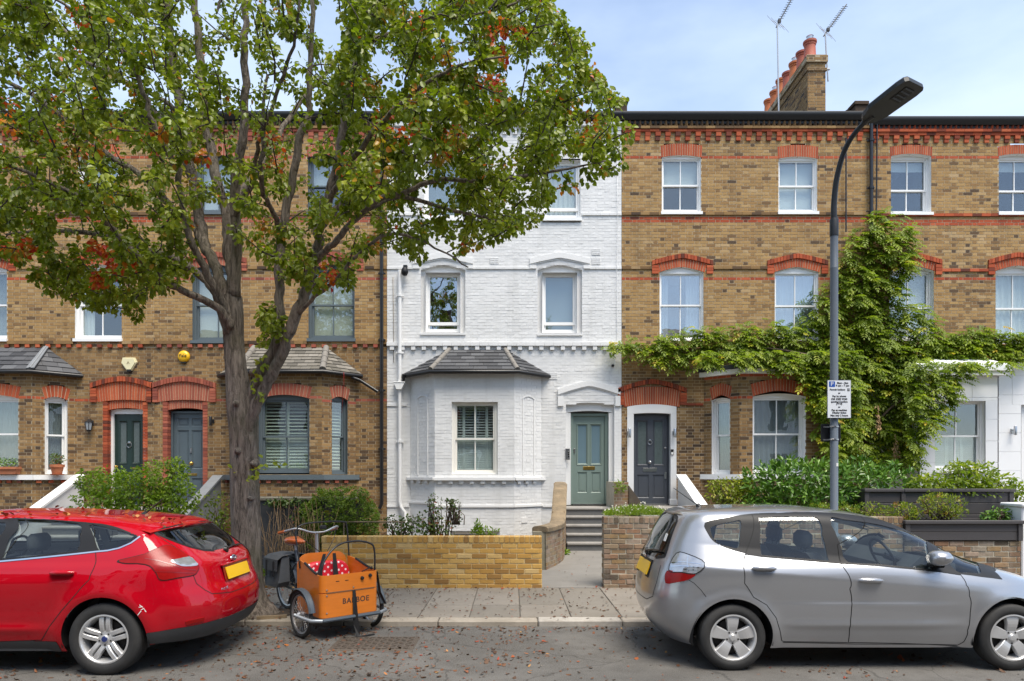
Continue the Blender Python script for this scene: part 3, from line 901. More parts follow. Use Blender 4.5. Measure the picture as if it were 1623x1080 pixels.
def bayframes(uL, uR, d=0.6, w=0.66):
 Y = YF - d
 XL, XR = (uL - CU) / FPX * Y, (uR - CU) / FPX * Y
 return between(XL - w, YF, XL, Y), between(XL, Y, XR, Y), between(XR, Y, XR + w, YF), XL, XR
def slates(parent, quad, rows, wid, mat, thick=0.012, name='slate', lift=0.02, wob=0.0):
 """Lays slates on a roof face: quad = eave left, eave right, top right, top left."""
 A, B, C, D = [Vector(p) for p in quad]
 nrm = (B - A).cross(D - A).normalized()
 for r in range(rows):
  f0, f1 = r / rows, (r + 1) / rows
  l0, r0 = A.lerp(D, f0), B.lerp(C, f0); l1, r1 = A.lerp(D, f1), B.lerp(C, f1)
  L = (r0 - l0).length
  if L < 0.03: continue
  e = (r0 - l0) / L
  o0 = (l1 - l0).dot(e); e1 = o0 + (r1 - l1).length
  upv = (l1 - l0) - e * o0
  x = min(0, o0) - wid * (0.5 if r % 2 else 0.0)
  while x < max(L, e1):
   a, b = x + 0.003, x + wid - 0.003
   x += wid
   pts = []
   a0, b0 = max(a, 0), min(b, L); a1, b1 = max(a, o0), min(b, e1)
   if b0 - a0 < 0.01 and b1 - a1 < 0.01: continue
   if b0 <= a0:
    q = a1 if a0 >= L else b1; a0 = b0 = min(max(q, 0), L)
   if b1 <= a1: a1 = b1 = min(max((a0 + b0) / 2, o0), max(o0, e1))
   w = R.uniform(-wob, wob)
   lo = nrm * (lift + R.uniform(0, 0.004)); hi = nrm * 0.004
   m = MB()
   m.prism([l0 + e * a0 + lo + upv * w, l0 + e * b0 + lo + upv * w, l0 + e * b1 + upv * 1.06 + hi, l0 + e * a1 + upv * 1.06 + hi], nrm * thick)
   m.build(name, mat, parent)
def bay_roof(h, XL, XR, fr3, ze, zr, d=0.6, w=0.66, over=0.13, ridge=None, mat=None, rows=5, wid=0.3, hipmat=None, gut=M.black, hip_r=0.045, name='bay_roof', tile='slate', wob=0.0, roll=True):
 mat = mat or M.slate; hipmat = hipmat or M.ridge
 Y = YF - d - over
 A, B = Vector((XL - over * 0.45, Y, ze)), Vector((XR + over * 0.45, Y, ze))
 L, Rr = Vector((XL - w - over * 1.0, YF + 0.0, ze)), Vector((XR + w + over * 1.0, YF + 0.0, ze))
 rl, rr = ridge
 T1, T2 = Vector((rl, YF - 0.02, zr)), Vector((rr, YF - 0.02, zr))
 r = MB()
 for q in ((A, B, T2, T1), (L, A, T1), (B, Rr, T2)):
  r.poly([tuple(p) for p in q]); r.poly([tuple(Vector(p) - Vector((0, -0.0, 0.05))) for p in reversed(q)])
 root = r.build(name, M.slateb, h)
 slates(root, (A, B, T2, T1), rows, wid, mat, name=tile, wob=wob)
 slates(root, (L, A, T1, T1), rows, wid, mat, name=tile, wob=wob)
 slates(root, (B, Rr, T2, T2), rows, wid, mat, name=tile, wob=wob)
 up = Vector((0, -0.02, 0.03))
 for p, q in ((A, T1), (B, T2)):
  m = MB()
  if roll:
   n = 4
   for i in range(n):
    a, b = p.lerp(q, i / n), p.lerp(q, (i + 1) / n + 0.02)
    m.tube([a + up * 0.6, b + up * 0.6], [hip_r * 1.12, hip_r], 10)
  else:
   t = (q - p).normalized(); s = t.cross(Vector((0, -0.5, 1))).normalized()
   m.prism([p - s * 0.09 + up, p + s * 0.09 + up, q + s * 0.06 + up, q - s * 0.06 + up], (0, -0.01, 0.02))
   m.tube([p + up * 1.5, q + up * 1.5], 0.025, 8)
  m.build('hip', hipmat, root, smooth=40)
 if gut is not None:
  m = MB()
  path = [L + Vector((-0.03, -0.03, -0.04)), A + Vector((-0.02, -0.03, -0.04)), B + Vector((0.02, -0.03, -0.04)), Rr + Vector((0.03, -0.03, -0.04))]
  m.tube(path, 0.048, 8)
  m.build('bay_gutter', gut, root, smooth=50)
 return root
def wall_lamp(p, mat, label, kind='lantern'):
 """Small outdoor lamp fixed to a wall; p is the point on the wall."""
 r = emp('wall_lantern' if kind == 'lantern' else 'wall_lamp', p, label, 'lamp')
 x, y, z = p
 if kind == 'lantern':
  m = MB(); m.cbox(x - 0.04, x + 0.04, y - 0.02, y + 0.012, z - 0.02, z + 0.1, 0.004); m.tube([(x, y, z + 0.07), (x, y - 0.08, z + 0.13), (x, y - 0.13, z + 0.1)], 0.01, 6); m.build('bracket', mat, r)
  m = MB(); m.lathe([(0.005, 0.12), (0.03, 0.09), (0.1, 0.05), (0.1, 0.04), (0.085, 0.04)], (x, y - 0.13, z), 'z', 6); m.build('cap', mat, r)
  m = MB(); m.lathe([(0.085, 0.04), (0.055, -0.14)], (x, y - 0.13, z), 'z', 6)
  m.build('lantern_glass', M.frostg, r)
  m = MB()
  for k in range(6):
   a = 2 * pi * k / 6
   m.tube([(x + 0.088 * cos(a), y - 0.13 + 0.088 * sin(a), z + 0.04), (x + 0.058 * cos(a), y - 0.13 + 0.058 * sin(a), z - 0.14)], 0.008, 4)
  m.lathe([(0.062, -0.14), (0.05, -0.17), (0.01, -0.19), (0.002, -0.22)], (x, y - 0.13, z), 'z', 6); m.build('cage', mat, r)
 else:
  m = MB(); m.cbox(x - 0.045, x + 0.045, y - 0.02, y + 0.012, z - 0.05, z + 0.05, 0.004); m.tube([(x, y - 0.01, z), (x, y - 0.09, z)], 0.012, 6); m.build('bracket', mat, r)
  m = MB(); m.lathe([(0.001, -0.11), (0.034, -0.11), (0.036, -0.1), (0.036, 0.1), (0.03, 0.11), (0.001, 0.11)], (x, y - 0.11, z), 'z', 12); m.build('lamp_shade', mat, r, smooth=40)
 return r
def vent(h, u0, u1, v0, v1, mat=M.masonry):
 s0, s1, z0, z1 = S_(u0), S_(u1), Z_(v1), Z_(v0)
 m = MB(); m.fr = F0
 n, k = 6, 3
 m.box(s0, s1, -0.01, 0.004, z0, z1)
 for i in range(n + 1):
  x = s0 + (s1 - s0) * i / n; m.box(x - 0.006, x + 0.006, 0.004, 0.014, z0, z1)
 for i in range(k + 1):
  zz = z0 + (z1 - z0) * i / k; m.box(s0 - 0.006, s1 + 0.006, 0.004, 0.012, zz - 0.006, zz + 0.006)
 m.build('air_vent', [mat], h)
def pipe(name, path, r, mat, label, cat='pipe', bands=(), group=None):
 p0 = path[-1]
 root = emp(name, tuple(p0), label, cat, group)
 m = MB(); m.tube(path, r, 10); m.build('pipe', mat, root, smooth=50)
 for (x, y, z) in bands:
  m = MB(); m.lathe([(r * 1.02, -0.03), (r * 1.35, -0.03), (r * 1.35, 0.03), (r * 1.02, 0.03)], (x, y, z), 'z', 10); m.box(x - r * 2.1, x + r * 2.1, y + r * 0.4, y + r * 1.3, z - 0.02, z + 0.02)
  m.build('collar', mat, root, smooth=40)
 return root
# ---- the two brick houses under the tree -------------------------------------------------
def red_house(name, label, u0, u1, bay, dcol, wcol, redmat, wins1, wins2, doorspec, bayroof, pick_off):
 h = emp(name, ((S_(u0) + S_(u1)) / 2, YF, 0), label, 'house', 'terraced houses along the street')
 x0, x1 = S_(u0), S_(u1)
 fl, ff, frr, XL, XR = bayframes(*bay)
 cuts = []
 for q in wins1 + wins2:
  q = dict(q); u = (q.pop('u0'), q.pop('u1'), q.pop('vt'), q.pop('vb'))
  hd = q.pop('hd', True)
  o = window(h, F0, *u, **q)
  cuts.append(ex_arch(o[0], o[1], o[2] - 0.075, o[3], o[4]))
  ppm = 65.2
  if o[4] > 0.08:
   cuts.append(arch(h, F0, o[0], o[1], o[3], o[4], 0.29, redmat, 17, d1=0.006, ext=0.03))
   hood(h, F0, o[0] - 0.22, o[1] + 0.22, o[3] + 0.16, o[4] + 0.02, 0.115, 0.19, redmat, 0.04)
  else:
   cuts.append(arch(h, F0, o[0], o[1], o[3], o[4], 0.28, redmat, 15, d1=0.006, k=2, ext=0.02, splay=0.1))
 d = doorspec
 s0, s1, z1, z0 = S_(d['o'][0]), S_(d['o'][1]), Z_(637), Z_(800)
 cuts.append(ex_rect(s0, s1, 0.7, z1 + 0.02))
 cuts.append(arch(h, F0, s0 - 0.12, s1 + 0.12, z1 - 0.01, 0.055, 0.47, redmat, 21, d0=-0.16, d1=0.006, k=2, splay=0.12))
 hood(h, F0, S_(d['h'][0]), S_(d['h'][1]), Z_(616), 0.17, 0.12, 0.34, redmat, 0.05, k=1.7, n=21, leg=0.15)
 # red reveals of the door recess
 m = MB(); m.fr = F0
 for sgn, s in ((1, s0), (-1, s1)):
  z = z0 - 0.1
  while z < z1:
   m.tint = R.random()
   a, b = (s, s + 0.115) if sgn > 0 else (s - 0.115, s)
   m.box(a, b, -0.24, 0.004, z + 0.004, min(z + 0.0738, z1) - 0.003); z += 0.0738
 m.build('door_reveal', redmat, h, tints=True, kind='stuff')
 arch(h, F0, s0 + 0.1, s1 - 0.1, z1 - 0.20, 0.05, 0.2, redmat, 15, d0=-0.24, d1=-0.03, k=2, splay=0.0)
 # bay
 m_ = [('l', fl), ('f', ff), ('r', frr)]
 bz1 = F0.z(CU, 590)
 bz1 = 4.16
 for key, fr in m_:
  L = sqrt((0.66 ** 2 + 0.6 ** 2)) if key != 'f' else XR - XL
  bc = []
  spec = d['bw'].get(key)
  if spec:
   q = dict(spec); u = (q.pop('u0'), q.pop('u1'), q.pop('vt'), q.pop('vb'))
   o = window(h, fr, *u, **q)
   bc = [ex_arch(o[0], o[1], o[2] - 0.02, o[3], o[4], 2), arch(h, fr, o[0], o[1], o[3], o[4], 0.27, redmat, 15 if key == 'f' else 7, d1=0.006, k=2, splay=0.25)]
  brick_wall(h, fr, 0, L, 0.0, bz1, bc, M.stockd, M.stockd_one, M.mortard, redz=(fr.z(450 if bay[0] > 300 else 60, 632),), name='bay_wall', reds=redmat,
     pick=(lambda s, z: z > 0.9) if key == 'f' else None, most=180)
  zs_ = bz1 - 2.32
  a = MB(); a.fr = fr
  zt = fr.z(bay[1], 753)
  a.box(-0.06 if key != 'r' else -0.02, L + (0.06 if key != 'l' else 0.02), -0.05, 0.07, zt - 0.115, zt)
  a.build('bay_sill', wcol, h)
  dentils(h, fr, 0, L, zt - 0.19, zt - 0.118, 0.245, 0.12, redmat, 0.045)
 bay_roof(h, XL, XR, None, 4.2, Z_(553), ridge=(XL + 0.05, XR - 0.05), **bayroof)
 cuts.append(ex_rect(XL - 0.66, XR + 0.66, -1, 4.25))
 zc = Z_(551)
 kw = dict(reds=redmat)
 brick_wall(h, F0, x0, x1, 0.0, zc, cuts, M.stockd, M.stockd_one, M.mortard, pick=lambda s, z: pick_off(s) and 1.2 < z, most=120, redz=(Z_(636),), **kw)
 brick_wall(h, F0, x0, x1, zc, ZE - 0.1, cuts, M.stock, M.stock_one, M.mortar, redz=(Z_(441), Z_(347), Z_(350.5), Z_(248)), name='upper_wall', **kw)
 c2 = [(S_(q['u0']) - 0.03, S_(q['u1']) + 0.03) for q in wins1]
 course(h, F0, x0, x1, Z_(546), Z_(541), M.stockd, 0.05, cuts=c2)
 dentils(h, F0, x0, x1, Z_(551.5), Z_(546.3), 0.25, 0.125, redmat, 0.05)
 course(h, F0, x0, x1, Z_(341.5), Z_(337), M.stockd, 0.03, cuts=[(S_(q['u0']) - 0.03, S_(q['u1']) + 0.03) for q in wins2])
 course(h, F0, x0, x1, Z_(427), Z_(422.5), M.stockd, 0.03, cuts=[(S_(q['u0']) - 0.25, S_(q['u1']) + 0.25) for q in wins1])
 cornice(h, x0, x1, red=redmat)
 shell(h, x0, x1)
 return h, (s0, s1)
P6 = [(0.10, 0.46, 0.86, 0.95), (0.54, 0.90, 0.86, 0.95), (0.10, 0.46, 0.40, 0.82), (0.54, 0.90, 0.40, 0.82), (0.10, 0.46, 0.05, 0.30), (0.54, 0.90, 0.05, 0.30)]
white_w = dict(col=M.white, reveal=M.white)
hA, _ = red_house('terraced_house', 'brown brick terraced house with white window frames and dark green front door', -127, 245, (-76, 51), M.bottle, M.white, M.red,
 [dict(u0=-62, u1=11, vt=428, vb=537, rise=9, rail=482, inside='voile', **white_w), dict(u0=119, u1=193, vt=428, vb=537, rise=9, rail=482, inside='onecurtain', **white_w)],
 [dict(u0=-58, u1=6, vt=250, vb=336, rise=4, rail=292, inside='dark', k=2, **white_w), dict(u0=124, u1=188, vt=250, vb=336, rise=4, rail=292, inside='halfblind', k=2, **white_w)],
 dict(o=(163, 234), h=(144, 243), bw=dict(
  f=dict(u0=-54, u1=29, vt=632, vb=752, rise=6, rail=688, inside='voile', sill=False, k=2, **white_w),
  r=dict(u0=71, u1=107, vt=634, vb=752, rise=5, rail=690, bars=0, inside='voile', sill=False, k=2, **white_w))),
 dict(mat=M.slate, rows=5, wid=0.32, hipmat=M.lead, roll=False), lambda s: s > -11.6)
dA, at, (a, b, c, d) = door(hA, F0, 182, 229, 657, 800, M.bottle, M.white, [(0.1, 0.46, 0.06, 0.36), (0.54, 0.9, 0.06, 0.36)], 0.14, 169.5, 231.5, 649,
 M.etched, [(0.16, 0.40, 0.46, 0.92), (0.60, 0.84, 0.46, 0.92)])
letterbox(dA, F0, at(0.74, 0.40), M.brass, 0.2, 0.05); knocker(dA, F0, at(0.5, 0.66), M.steel, 0.06); knob(dA, F0, at(0.06, 0.42), M.brass, 0.03)
hB, _ = red_house('terraced_house', 'brown brick terraced house with slate grey frames and blue grey panelled door', 245, 613, (385, 510), M.slatedoor, M.grey, M.pink,
 [dict(u0=305, u1=377, vt=428, vb=540, rise=9, rail=482, inside='blind', col=M.grey, reveal=M.grey), dict(u0=489, u1=562, vt=428, vb=537, rise=9, rail=482, inside='blind', col=M.grey, reveal=M.grey)],
 [dict(u0=312, u1=372, vt=250, vb=336, rise=4, rail=292, inside='whiteblind', k=2, col=M.grey, reveal=M.grey), dict(u0=488, u1=550, vt=250, vb=336, rise=4, rail=292, inside='halfblind', k=2, col=M.grey, reveal=M.grey)],
 dict(o=(258, 329), h=(241, 343), bw=dict(
  f=dict(u0=410, u1=490.5, vt=632, vb=750, rise=6, rail=692, inside='shutter', sill=False, k=2, col=M.grey, reveal=M.grey),
  r=dict(u0=526, u1=551, vt=634, vb=752, rise=5, rail=692, bars=0, inside='shutterslim', sill=False, k=2, col=M.grey, reveal=M.grey, fw=0.035, sw=0.035))),
 dict(mat=M.oldslate, rows=7, wid=0.24, hipmat=M.ridge, hip_r=0.07, tile='stone_slate', wob=0.05), lambda s: True)
dB, at, (a, b, c, d) = door(hB, F0, 276, 327, 656, 802, M.slatedoor, M.slatedoor, P6, 0.16, 271, 329.5, 652)
letterbox(dB, F0, at(0.55, 0.34), M.brass, 0.26, 0.06); knob(dB, F0, at(0.54, 0.46), M.brass, 0.04)
m = MB(); m.fr = F0; q = at(0.53, 0.6); m.cbox(q[0] - 0.02, q[0] + 0.02, q[1], q[1] + 0.03, q[2] - 0.06, q[2] + 0.06, 0.006); m.build('knocker', M.steel, dB)
wall_lamp((S_(146), YF, Z_(673)), M.blackiron, 'black hexagonal lantern on the brick wall left of the dark green door')
wall_lamp((S_(337), YF, Z_(668)), M.black, 'small black wall lamp between the blue grey door and the tree', 'tube')
# burglar alarm boxes
def alarm(u, v, kind):
 x, z = S_(u), Z_(v)
 if kind == 'tri':
  r = emp('alarm_box', (x, YF, z), 'cream triangular alarm box above the dark green door', 'alarm box')
  m = MB(); P = [(x - 0.16, z + 0.16), (x + 0.13, z + 0.16), (x + 0.18, z + 0.05), (x + 0.06, z - 0.15), (x - 0.06, z - 0.15), (x - 0.19, z + 0.03)]
  m.prism([(a, YF + 0.01, b) for a, b in P], (0, -0.06, 0)); m.prism([(x + (a - x) * 0.86, YF - 0.05, z + (b - z) * 0.86) for a, b in P], (0, -0.025, 0))
  m.build('cover', M.alarm_cream, r)
  m = MB(); m.cbox(x - 0.05, x + 0.05, YF - 0.075, YF + 0.01, z - 0.18, z - 0.13, 0.008); m.build('strobe', M.black, r)
  t = MB(); t.prism([(x - 0.03, YF - 0.078, z + 0.0), (x - 0.045, YF - 0.078, z + 0.0), (x - 0.01, YF - 0.078, z + 0.07), (x - 0.003, YF - 0.078, z + 0.05)], (0, -0.002, 0)); t.prism([(x + 0.012, YF - 0.078, z), (x + 0.026, YF - 0.078, z), (x + 0.0, YF - 0.078, z + 0.055), (x - 0.006, YF - 0.078, z + 0.045)], (0, -0.002, 0)); t.build('emblem', M.gold_print, r)
 else:
  r = emp('alarm_box', (x, YF, z), 'round yellow alarm box lettered in black above the blue grey door', 'alarm box')
  m = MB(); m.lathe([(0.0, -0.085), (0.08, -0.08), (0.125, -0.06), (0.142, -0.03), (0.142, 0.01)], (x, YF, z), 'y', 24); m.build('cover', M.alarm_yellow, r, smooth=40)
  m = MB(); m.cbox(x - 0.06, x + 0.06, YF - 0.05, YF + 0.01, z - 0.165, z - 0.13, 0.006); m.build('strobe', M.black, r)
  txt('Yale', 0.115, 'lettering', M.black, r, Matrix.Translation((x, YF - 0.088, z + 0.01)) @ Matrix.Rotation(pi / 2, 4, 'X'), 0.002)
M.alarm_cream = paint('alarm_cream', (0.72, 0.66, 0.42), 0.4); M.alarm_yellow = paint('alarm_yellow', (0.80, 0.45, 0.01), 0.35); M.gold_print = paint('dark_print', (0.25, 0.2, 0.1), 0.5)
alarm(206.5, 578, 'tri'); alarm(292, 565.5, 'round')
# ---- the white painted house --------------------------------------------------------------
hC = emp('terraced_house', ((S_(613) + S_(985)) / 2, YF, 0), 'white painted brick terraced house with sage green front door', 'house', 'terraced houses along the street')
x0, x1 = S_(613.5), S_(985)
wc = dict(col=M.white, reveal=M.masonry)
fl, ff, frr, XL, XR = bayframes(689, 815)
cutsC = []
for (a, b, vt, vb, rise, ins, big) in ((667, 737.5, 427, 528, 9, 'darkpane', 1), (852, 922.6, 427, 529, 9, 'frost', 1), (672, 736, 254, 346, 4, 'frost', 0), (860, 920, 254, 346, 4, 'curtain', 0)):
 # modern casements set in a rebated masonry opening: outer opening, then a lining
 s0, s1, zb, zs = S_(a), S_(b), Z_(vb), Z_(vt)
 if big:
  q = dict(u0=a + 8, u1=b - 8, vt=vt + 4, vb=vb - 1, rise=0)
  o = window(hC, F0, a + 7.5, b - 8, vt + 5, vb - 1, rise=0, rail=None, bars=0, inside='frost' if ins == 'frost' else 'dark', sill=False, rec=0.12, fw=0.04, sw=0.05, glass=M.glass if ins == 'frost' else M.glassx, **wc)
  # lining between outer arch and window
  m = MB(); m.fr = F0
  c, hh = (s0 + s1) / 2, (s1 - s0) / 2
  rz = 9 / 65.2
  T = [-1 + i / 8 for i in range(17)]
  m.strip([(c + hh * t, -0.10, o[3]) for t in T], [(c + hh * t, -0.10, zs + rz * (1 - abs(t) ** 1.3)) for t in T])
  m.strip([(c + hh * t, -0.10, zs + rz * (1 - abs(t) ** 1.3)) for t in T], [(c + hh * t, 0.0, zs + rz * (1 - abs(t) ** 1.3)) for t in T])
  for sa, sb in ((s0, o[0]), (o[1], s1)): m.poly([(sa, -0.10, zb), (sb, -0.10, zb), (sb, -0.10, o[3]), (sa, -0.10, o[3])])
  m.poly([(s0, 0, zb), (s0, 0, zs), (s0, -0.10, zs), (s0, -0.10, zb)]); m.poly([(s1, 0, zs), (s1, 0, zb), (s1, -0.10, zb), (s1, -0.10, zs)])
  m.poly([(o[0], -0.10, o[3]), (o[1], -0.10, o[3]), (o[1], -0.12, o[3]), (o[0], -0.12, o[3])])
  m.strip([(c + (hh + 0.02) * t, -0.004, zs - 0.02 + rz * (1 - abs(t) ** 1.3)) for t in T], [(c + (hh + 0.02) * t, -0.004, zs + 0.2) for t in T])
  m.build('lining', M.masonry, hC)
  m = MB(); m.fr = F0; zz = Z_(511.5); m.box(o[0] + 0.04, o[1] - 0.04, -0.2, -0.125, zz - 0.035, zz + 0.035); m.build('transom', M.white, hC)
  m = MB(); m.fr = F0; m.box(s0 - 0.01, s1 + 0.01, -0.1, 0.035, zb - 0.05, zb); m.build('sill', M.masonry, hC)
  cutsC.append(ex_arch(s0, s1, zb - 0.06, zs, rz, 1.3))
  ring = MB(); ring.fr = F0
  hw = hh + 0.19
  def zi(t): return zs + 0.12 + 0.15 * (1 - abs(t) ** 1.15)
  T = [-1 + i / 8 for i in range(17)]
  for t0, t1 in zip(T, T[1:]):
   ring.prism([(c + hw * t0, -0.005, zi(t0)), (c + hw * t1, -0.005, zi(t1)), (c + hw * t1, -0.005, zi(t1) + 0.13), (c + hw * t0, -0.005, zi(t0) + 0.13)], Vector((0, 0.05, 0)))
   ring.prism([(c + hw * t0, -0.006, zi(t0) - 0.035), (c + hw * t1, -0.006, zi(t1) - 0.035), (c + hw * t1, -0.006, zi(t1)), (c + hw * t0, -0.006, zi(t0))], Vector((0, 0.025, 0)))
  ring.box(c - hw, c - hw + 0.16, -0.005, 0.043, Z_(426.5), zi(-1) - 0.035); ring.box(c + hw - 0.16, c + hw, -0.005, 0.043, Z_(426.5), zi(1) - 0.035)
  ring.build('hood_mould', M.masonry, hC)
 else:
  o = window(hC, F0, a, b, vt, vb, rise=0, rail=None, bars=0, inside=ins, sill=True, rec=0.08, fw=0.05, sw=0.05, **wc)
  m = MB(); m.fr = F0; zz = Z_(330); m.box(o[0] + 0.05, o[1] - 0.05, -0.15, -0.085, zz - 0.035, zz + 0.035); m.build('transom', M.white, hC)
  cutsC.append(ex_rect(o[0], o[1], o[2] - 0.08, o[3]))
# door recess
s0, s1, zt, zb = S_(897), S_(973.6), Z_(641), Z_(801)
cutsC.append(ex_arch(s0, s1, 0.8, zt, 0.04, 2))
m = MB(); m.fr = F0
for s in (s0, s1): m.poly([(s, 0.0, zb), (s, 0.0, zt), (s, -0.2, zt), (s, -0.2, zb)])
c, hh = (s0 + s1) / 2, (s1 - s0) / 2
T = [-1 + i / 6 for i in range(13)]
top = [(c + hh * t, zt + 0.04 * (1 - t * t)) for t in T]
m.strip([(s, 0.0, z) for s, z in top], [(s, -0.2, z) for s, z in top])
sa, sb, zin = S_(904, -0.2), S_(964, -0.2), Z_(654)
m.strip([(s, -0.1, zin + 0.05 * (1 - ((s - c) / hh) ** 2)) for s, z in top], [(s, -0.1, z) for s, z in top])
m.strip([((s - c) * 1.02 + c, -0.004, z - 0.004) for s, z in top], [((s - c) * 1.02 + c, -0.004, zt + 0.14) for s, z in top])
m.poly([(s0, -0.1, zb), (sa, -0.1, zb), (sa, -0.1, zin), (s0, -0.1, zin)]); m.poly([(sb, -0.1, zb), (s1, -0.1, zb), (s1, -0.1, zin), (sb, -0.1, zin)])
m.poly([(sa, -0.1, zb), (sa, -0.1, zin + 0.05), (sa, -0.26, zin + 0.05), (sa, -0.26, zb)]); m.poly([(sb, -0.1, zb), (sb, -0.1, zin + 0.05), (sb, -0.26, zin + 0.05), (sb, -0.26, zb)])
m.poly([(sa, -0.1, zin + 0.03), (sb, -0.1, zin + 0.03), (sb, -0.26, zin + 0.03), (sa, -0.26, zin + 0.03)])
m.build('door_recess', M.masonry, hC)
dC, at, (a, b, c_, d_) = door(hC, F0, 908.5, 958.5, 660, 799.5, M.sage, M.sage, [(0.13, 0.44, 0.13, 0.365), (0.56, 0.87, 0.13, 0.365)], 0.2, 904, 964, 655.5,
 M.frost, [(0.13, 0.44, 0.455, 0.905), (0.56, 0.87, 0.455, 0.905)])
letterbox(dC, F0, at(0.5, 0.41), M.brass, 0.29, 0.085)
m = MB(); m.fr = F0; q = at(0.04, 0.61); m.cbox(q[0] - 0.02, q[0] + 0.02, q[1], q[1] + 0.03, q[2] - 0.05, q[2] + 0.05, 0.006); m.build('lock', M.steel, dC)
# hood over the door
ring = MB(); ring.fr = F0
c = (S_(884) + S_(983)) / 2; hw = (S_(983) - S_(884)) / 2
def zi(t): return Z_(626) + 0.21 * (1 - abs(t) ** 1.25)
T = [-1 + i / 10 for i in range(21)]
for t0, t1 in zip(T, T[1:]):
 ring.prism([(c + hw * t0, -0.005, zi(t0)), (c + hw * t1, -0.005, zi(t1)), (c + hw * t1, -0.005, zi(t1) + 0.13), (c + hw * t0, -0.005, zi(t0) + 0.13)], Vector((0, 0.055, 0)))
 ring.prism([(c + hw * t0, -0.006, zi(t0) - 0.03), (c + hw * t1, -0.006, zi(t1) - 0.03), (c + hw * t1, -0.006, zi(t1)), (c + hw * t0, -0.006, zi(t0))], Vector((0, 0.03, 0)))
ring.box(S_(884), S_(893), -0.005, 0.047, Z_(644), zi(-1) - 0.03); ring.box(S_(975), S_(983), -0.005, 0.047, Z_(644), zi(1) - 0.03)
ring.build('hood_mould', M.masonry, hC)
# basement window
o = window(hC, ff, 713, 792, 843, 880, rise=0, rail=None, bars=1, inside='dark', sill=False, rec=0.05, **wc)
cutB = [ex_rect(o[0], o[1], o[2], o[3])]
o = window(hC, ff, 716, 789, 637, 752, rise=2, rail=695.5, bars=1, inside='shutter4', sill=False, rec=0.09, fw=0.075, sw=0.04, col=M.cream, reveal=M.masonry, k=2)
cutB.append(ex_arch(o[0], o[1], o[2] - 0.02, o[3], o[4], 2))
pick = lambda s, z: z > 0.75
kw = dict(brick=M.wht, single=M.wht_one, mortar=M.mortarw, reds=M.wht, prow=0.003, sink=0.002, tilt=0.0022, j=0.009)
for key, fr, L in (('l', fl, sqrt(.66 ** 2 + .6 ** 2)), ('f', ff, XR - XL), ('r', frr, sqrt(.66 ** 2 + .6 ** 2))):
 brick_wall(hC, fr, 0, L, 0.0, 4.16, cutB if key == 'f' else [], name='bay_wall', pick=pick if key == 'f' else None, most=190, **kw)
 zt = fr.z(815, 757.5); zp = fr.z(815, 801)
 m = MB(); m.fr = fr
 e0, e1 = (-0.06 if key == 'l' else -0.02), L + (0.06 if key == 'r' else 0.02)
 m.box(e0, e1, -0.01, 0.085, zt - 0.06, zt); m.build('bay_sill', M.masonry, hC)
 dentils(hC, fr, 0, L, zt - 0.14, zt - 0.063, 0.252, 0.115, M.wht, 0.05)
 m = MB(); m.fr = fr; m.box(e0, e1, -0.01, 0.03, zp - 0.05, zp); m.build('plinth_course', M.masonry, hC)
 if key != 'f':
  # blind recess: a raised bead round a blank panel
  m = MB(); m.fr = fr
  a, b = L * 0.33, L * 0.70
  z0_, z1_ = fr.z(660 if key == 'l' else 840, 753), fr.z(660 if key == 'l' else 840, 634)
  m.box(a - 0.03, a, -0.003, 0.018, z0_, z1_); m.box(b, b + 0.03, -0.003, 0.018, z0_, z1_)
  T = [i / 8 for i in range(9)]
  for t0, t1 in zip(T, T[1:]):
   f = lambda t: z1_ + 0.07 * (1 - (2 * t - 1) ** 2)
   m.prism([(a - 0.03 + (b - a + 0.06) * t0, -0.003, f(t0)), (a - 0.03 + (b - a + 0.06) * t1, -0.003, f(t1)), (a - 0.03 + (b - a + 0.06) * t1, -0.003, f(t1) + 0.03), (a - 0.03 + (b - a + 0.06) * t0, -0.003, f(t0) + 0.03)], Vector((0, 0.021, 0)))
  m.build('blind_recess', M.masonry, hC)
bay_roof(hC, XL, XR, None, 4.19, Z_(556), ridge=(S_(712), S_(801)), rows=6, wid=0.33, over=0.17, hip_r=0.055)
cutsC.append(ex_rect(XL - 0.66, XR + 0.66, -1, 4.22))
brick_wall(hC, F0, x0, x1, 0.0, ZE - 0.1, cutsC, pick=lambda s, z: s > 0.9 and z < 4.4 and z > 0.7, most=110, **kw)
for (v0, v1, d, cu) in ((549, 543.5, 0.075, ()), (427, 423.5, 0.03, ((S_(664), S_(741)), (S_(846), S_(929)))), (342, 338.5, 0.03, ((S_(670), S_(738)), (S_(857), S_(922)))), (644, 640.5, 0.03, ((S_(645), S_(975)),)), (804, 801, 0.03, ((S_(649), S_(860)),)), (202, 196, 0.09, ())):
 course(hC, F0, x0, x1, Z_(v0), Z_(v1), M.wht, d, cuts=[(a, b) for a, b in cu] + ([(S_(896), S_(975))] if v0 > 700 else []))
dentils(hC, F0, x0, x1, Z_(555.5), Z_(549.3), 0.258, 0.115, M.wht, 0.06)
dentils(hC, F0, x0, x1, Z_(214), Z_(202), 0.25, 0.12, M.wht, 0.05, split=2)
shell(hC, x0, x1)
for q in ((777, 790, 409.5, 418), (938.5, 951, 395.5, 404), (938.5, 951, 410, 419), (641, 655, 623, 632), (870, 883, 592, 601)): vent(hC, *q)
m = MB(); m.fr = frr; vent_s = 0.3
m.box(0.22, 0.42, -0.005, 0.012, 0.62, 0.75); m.build('air_vent', M.masonry, hC)
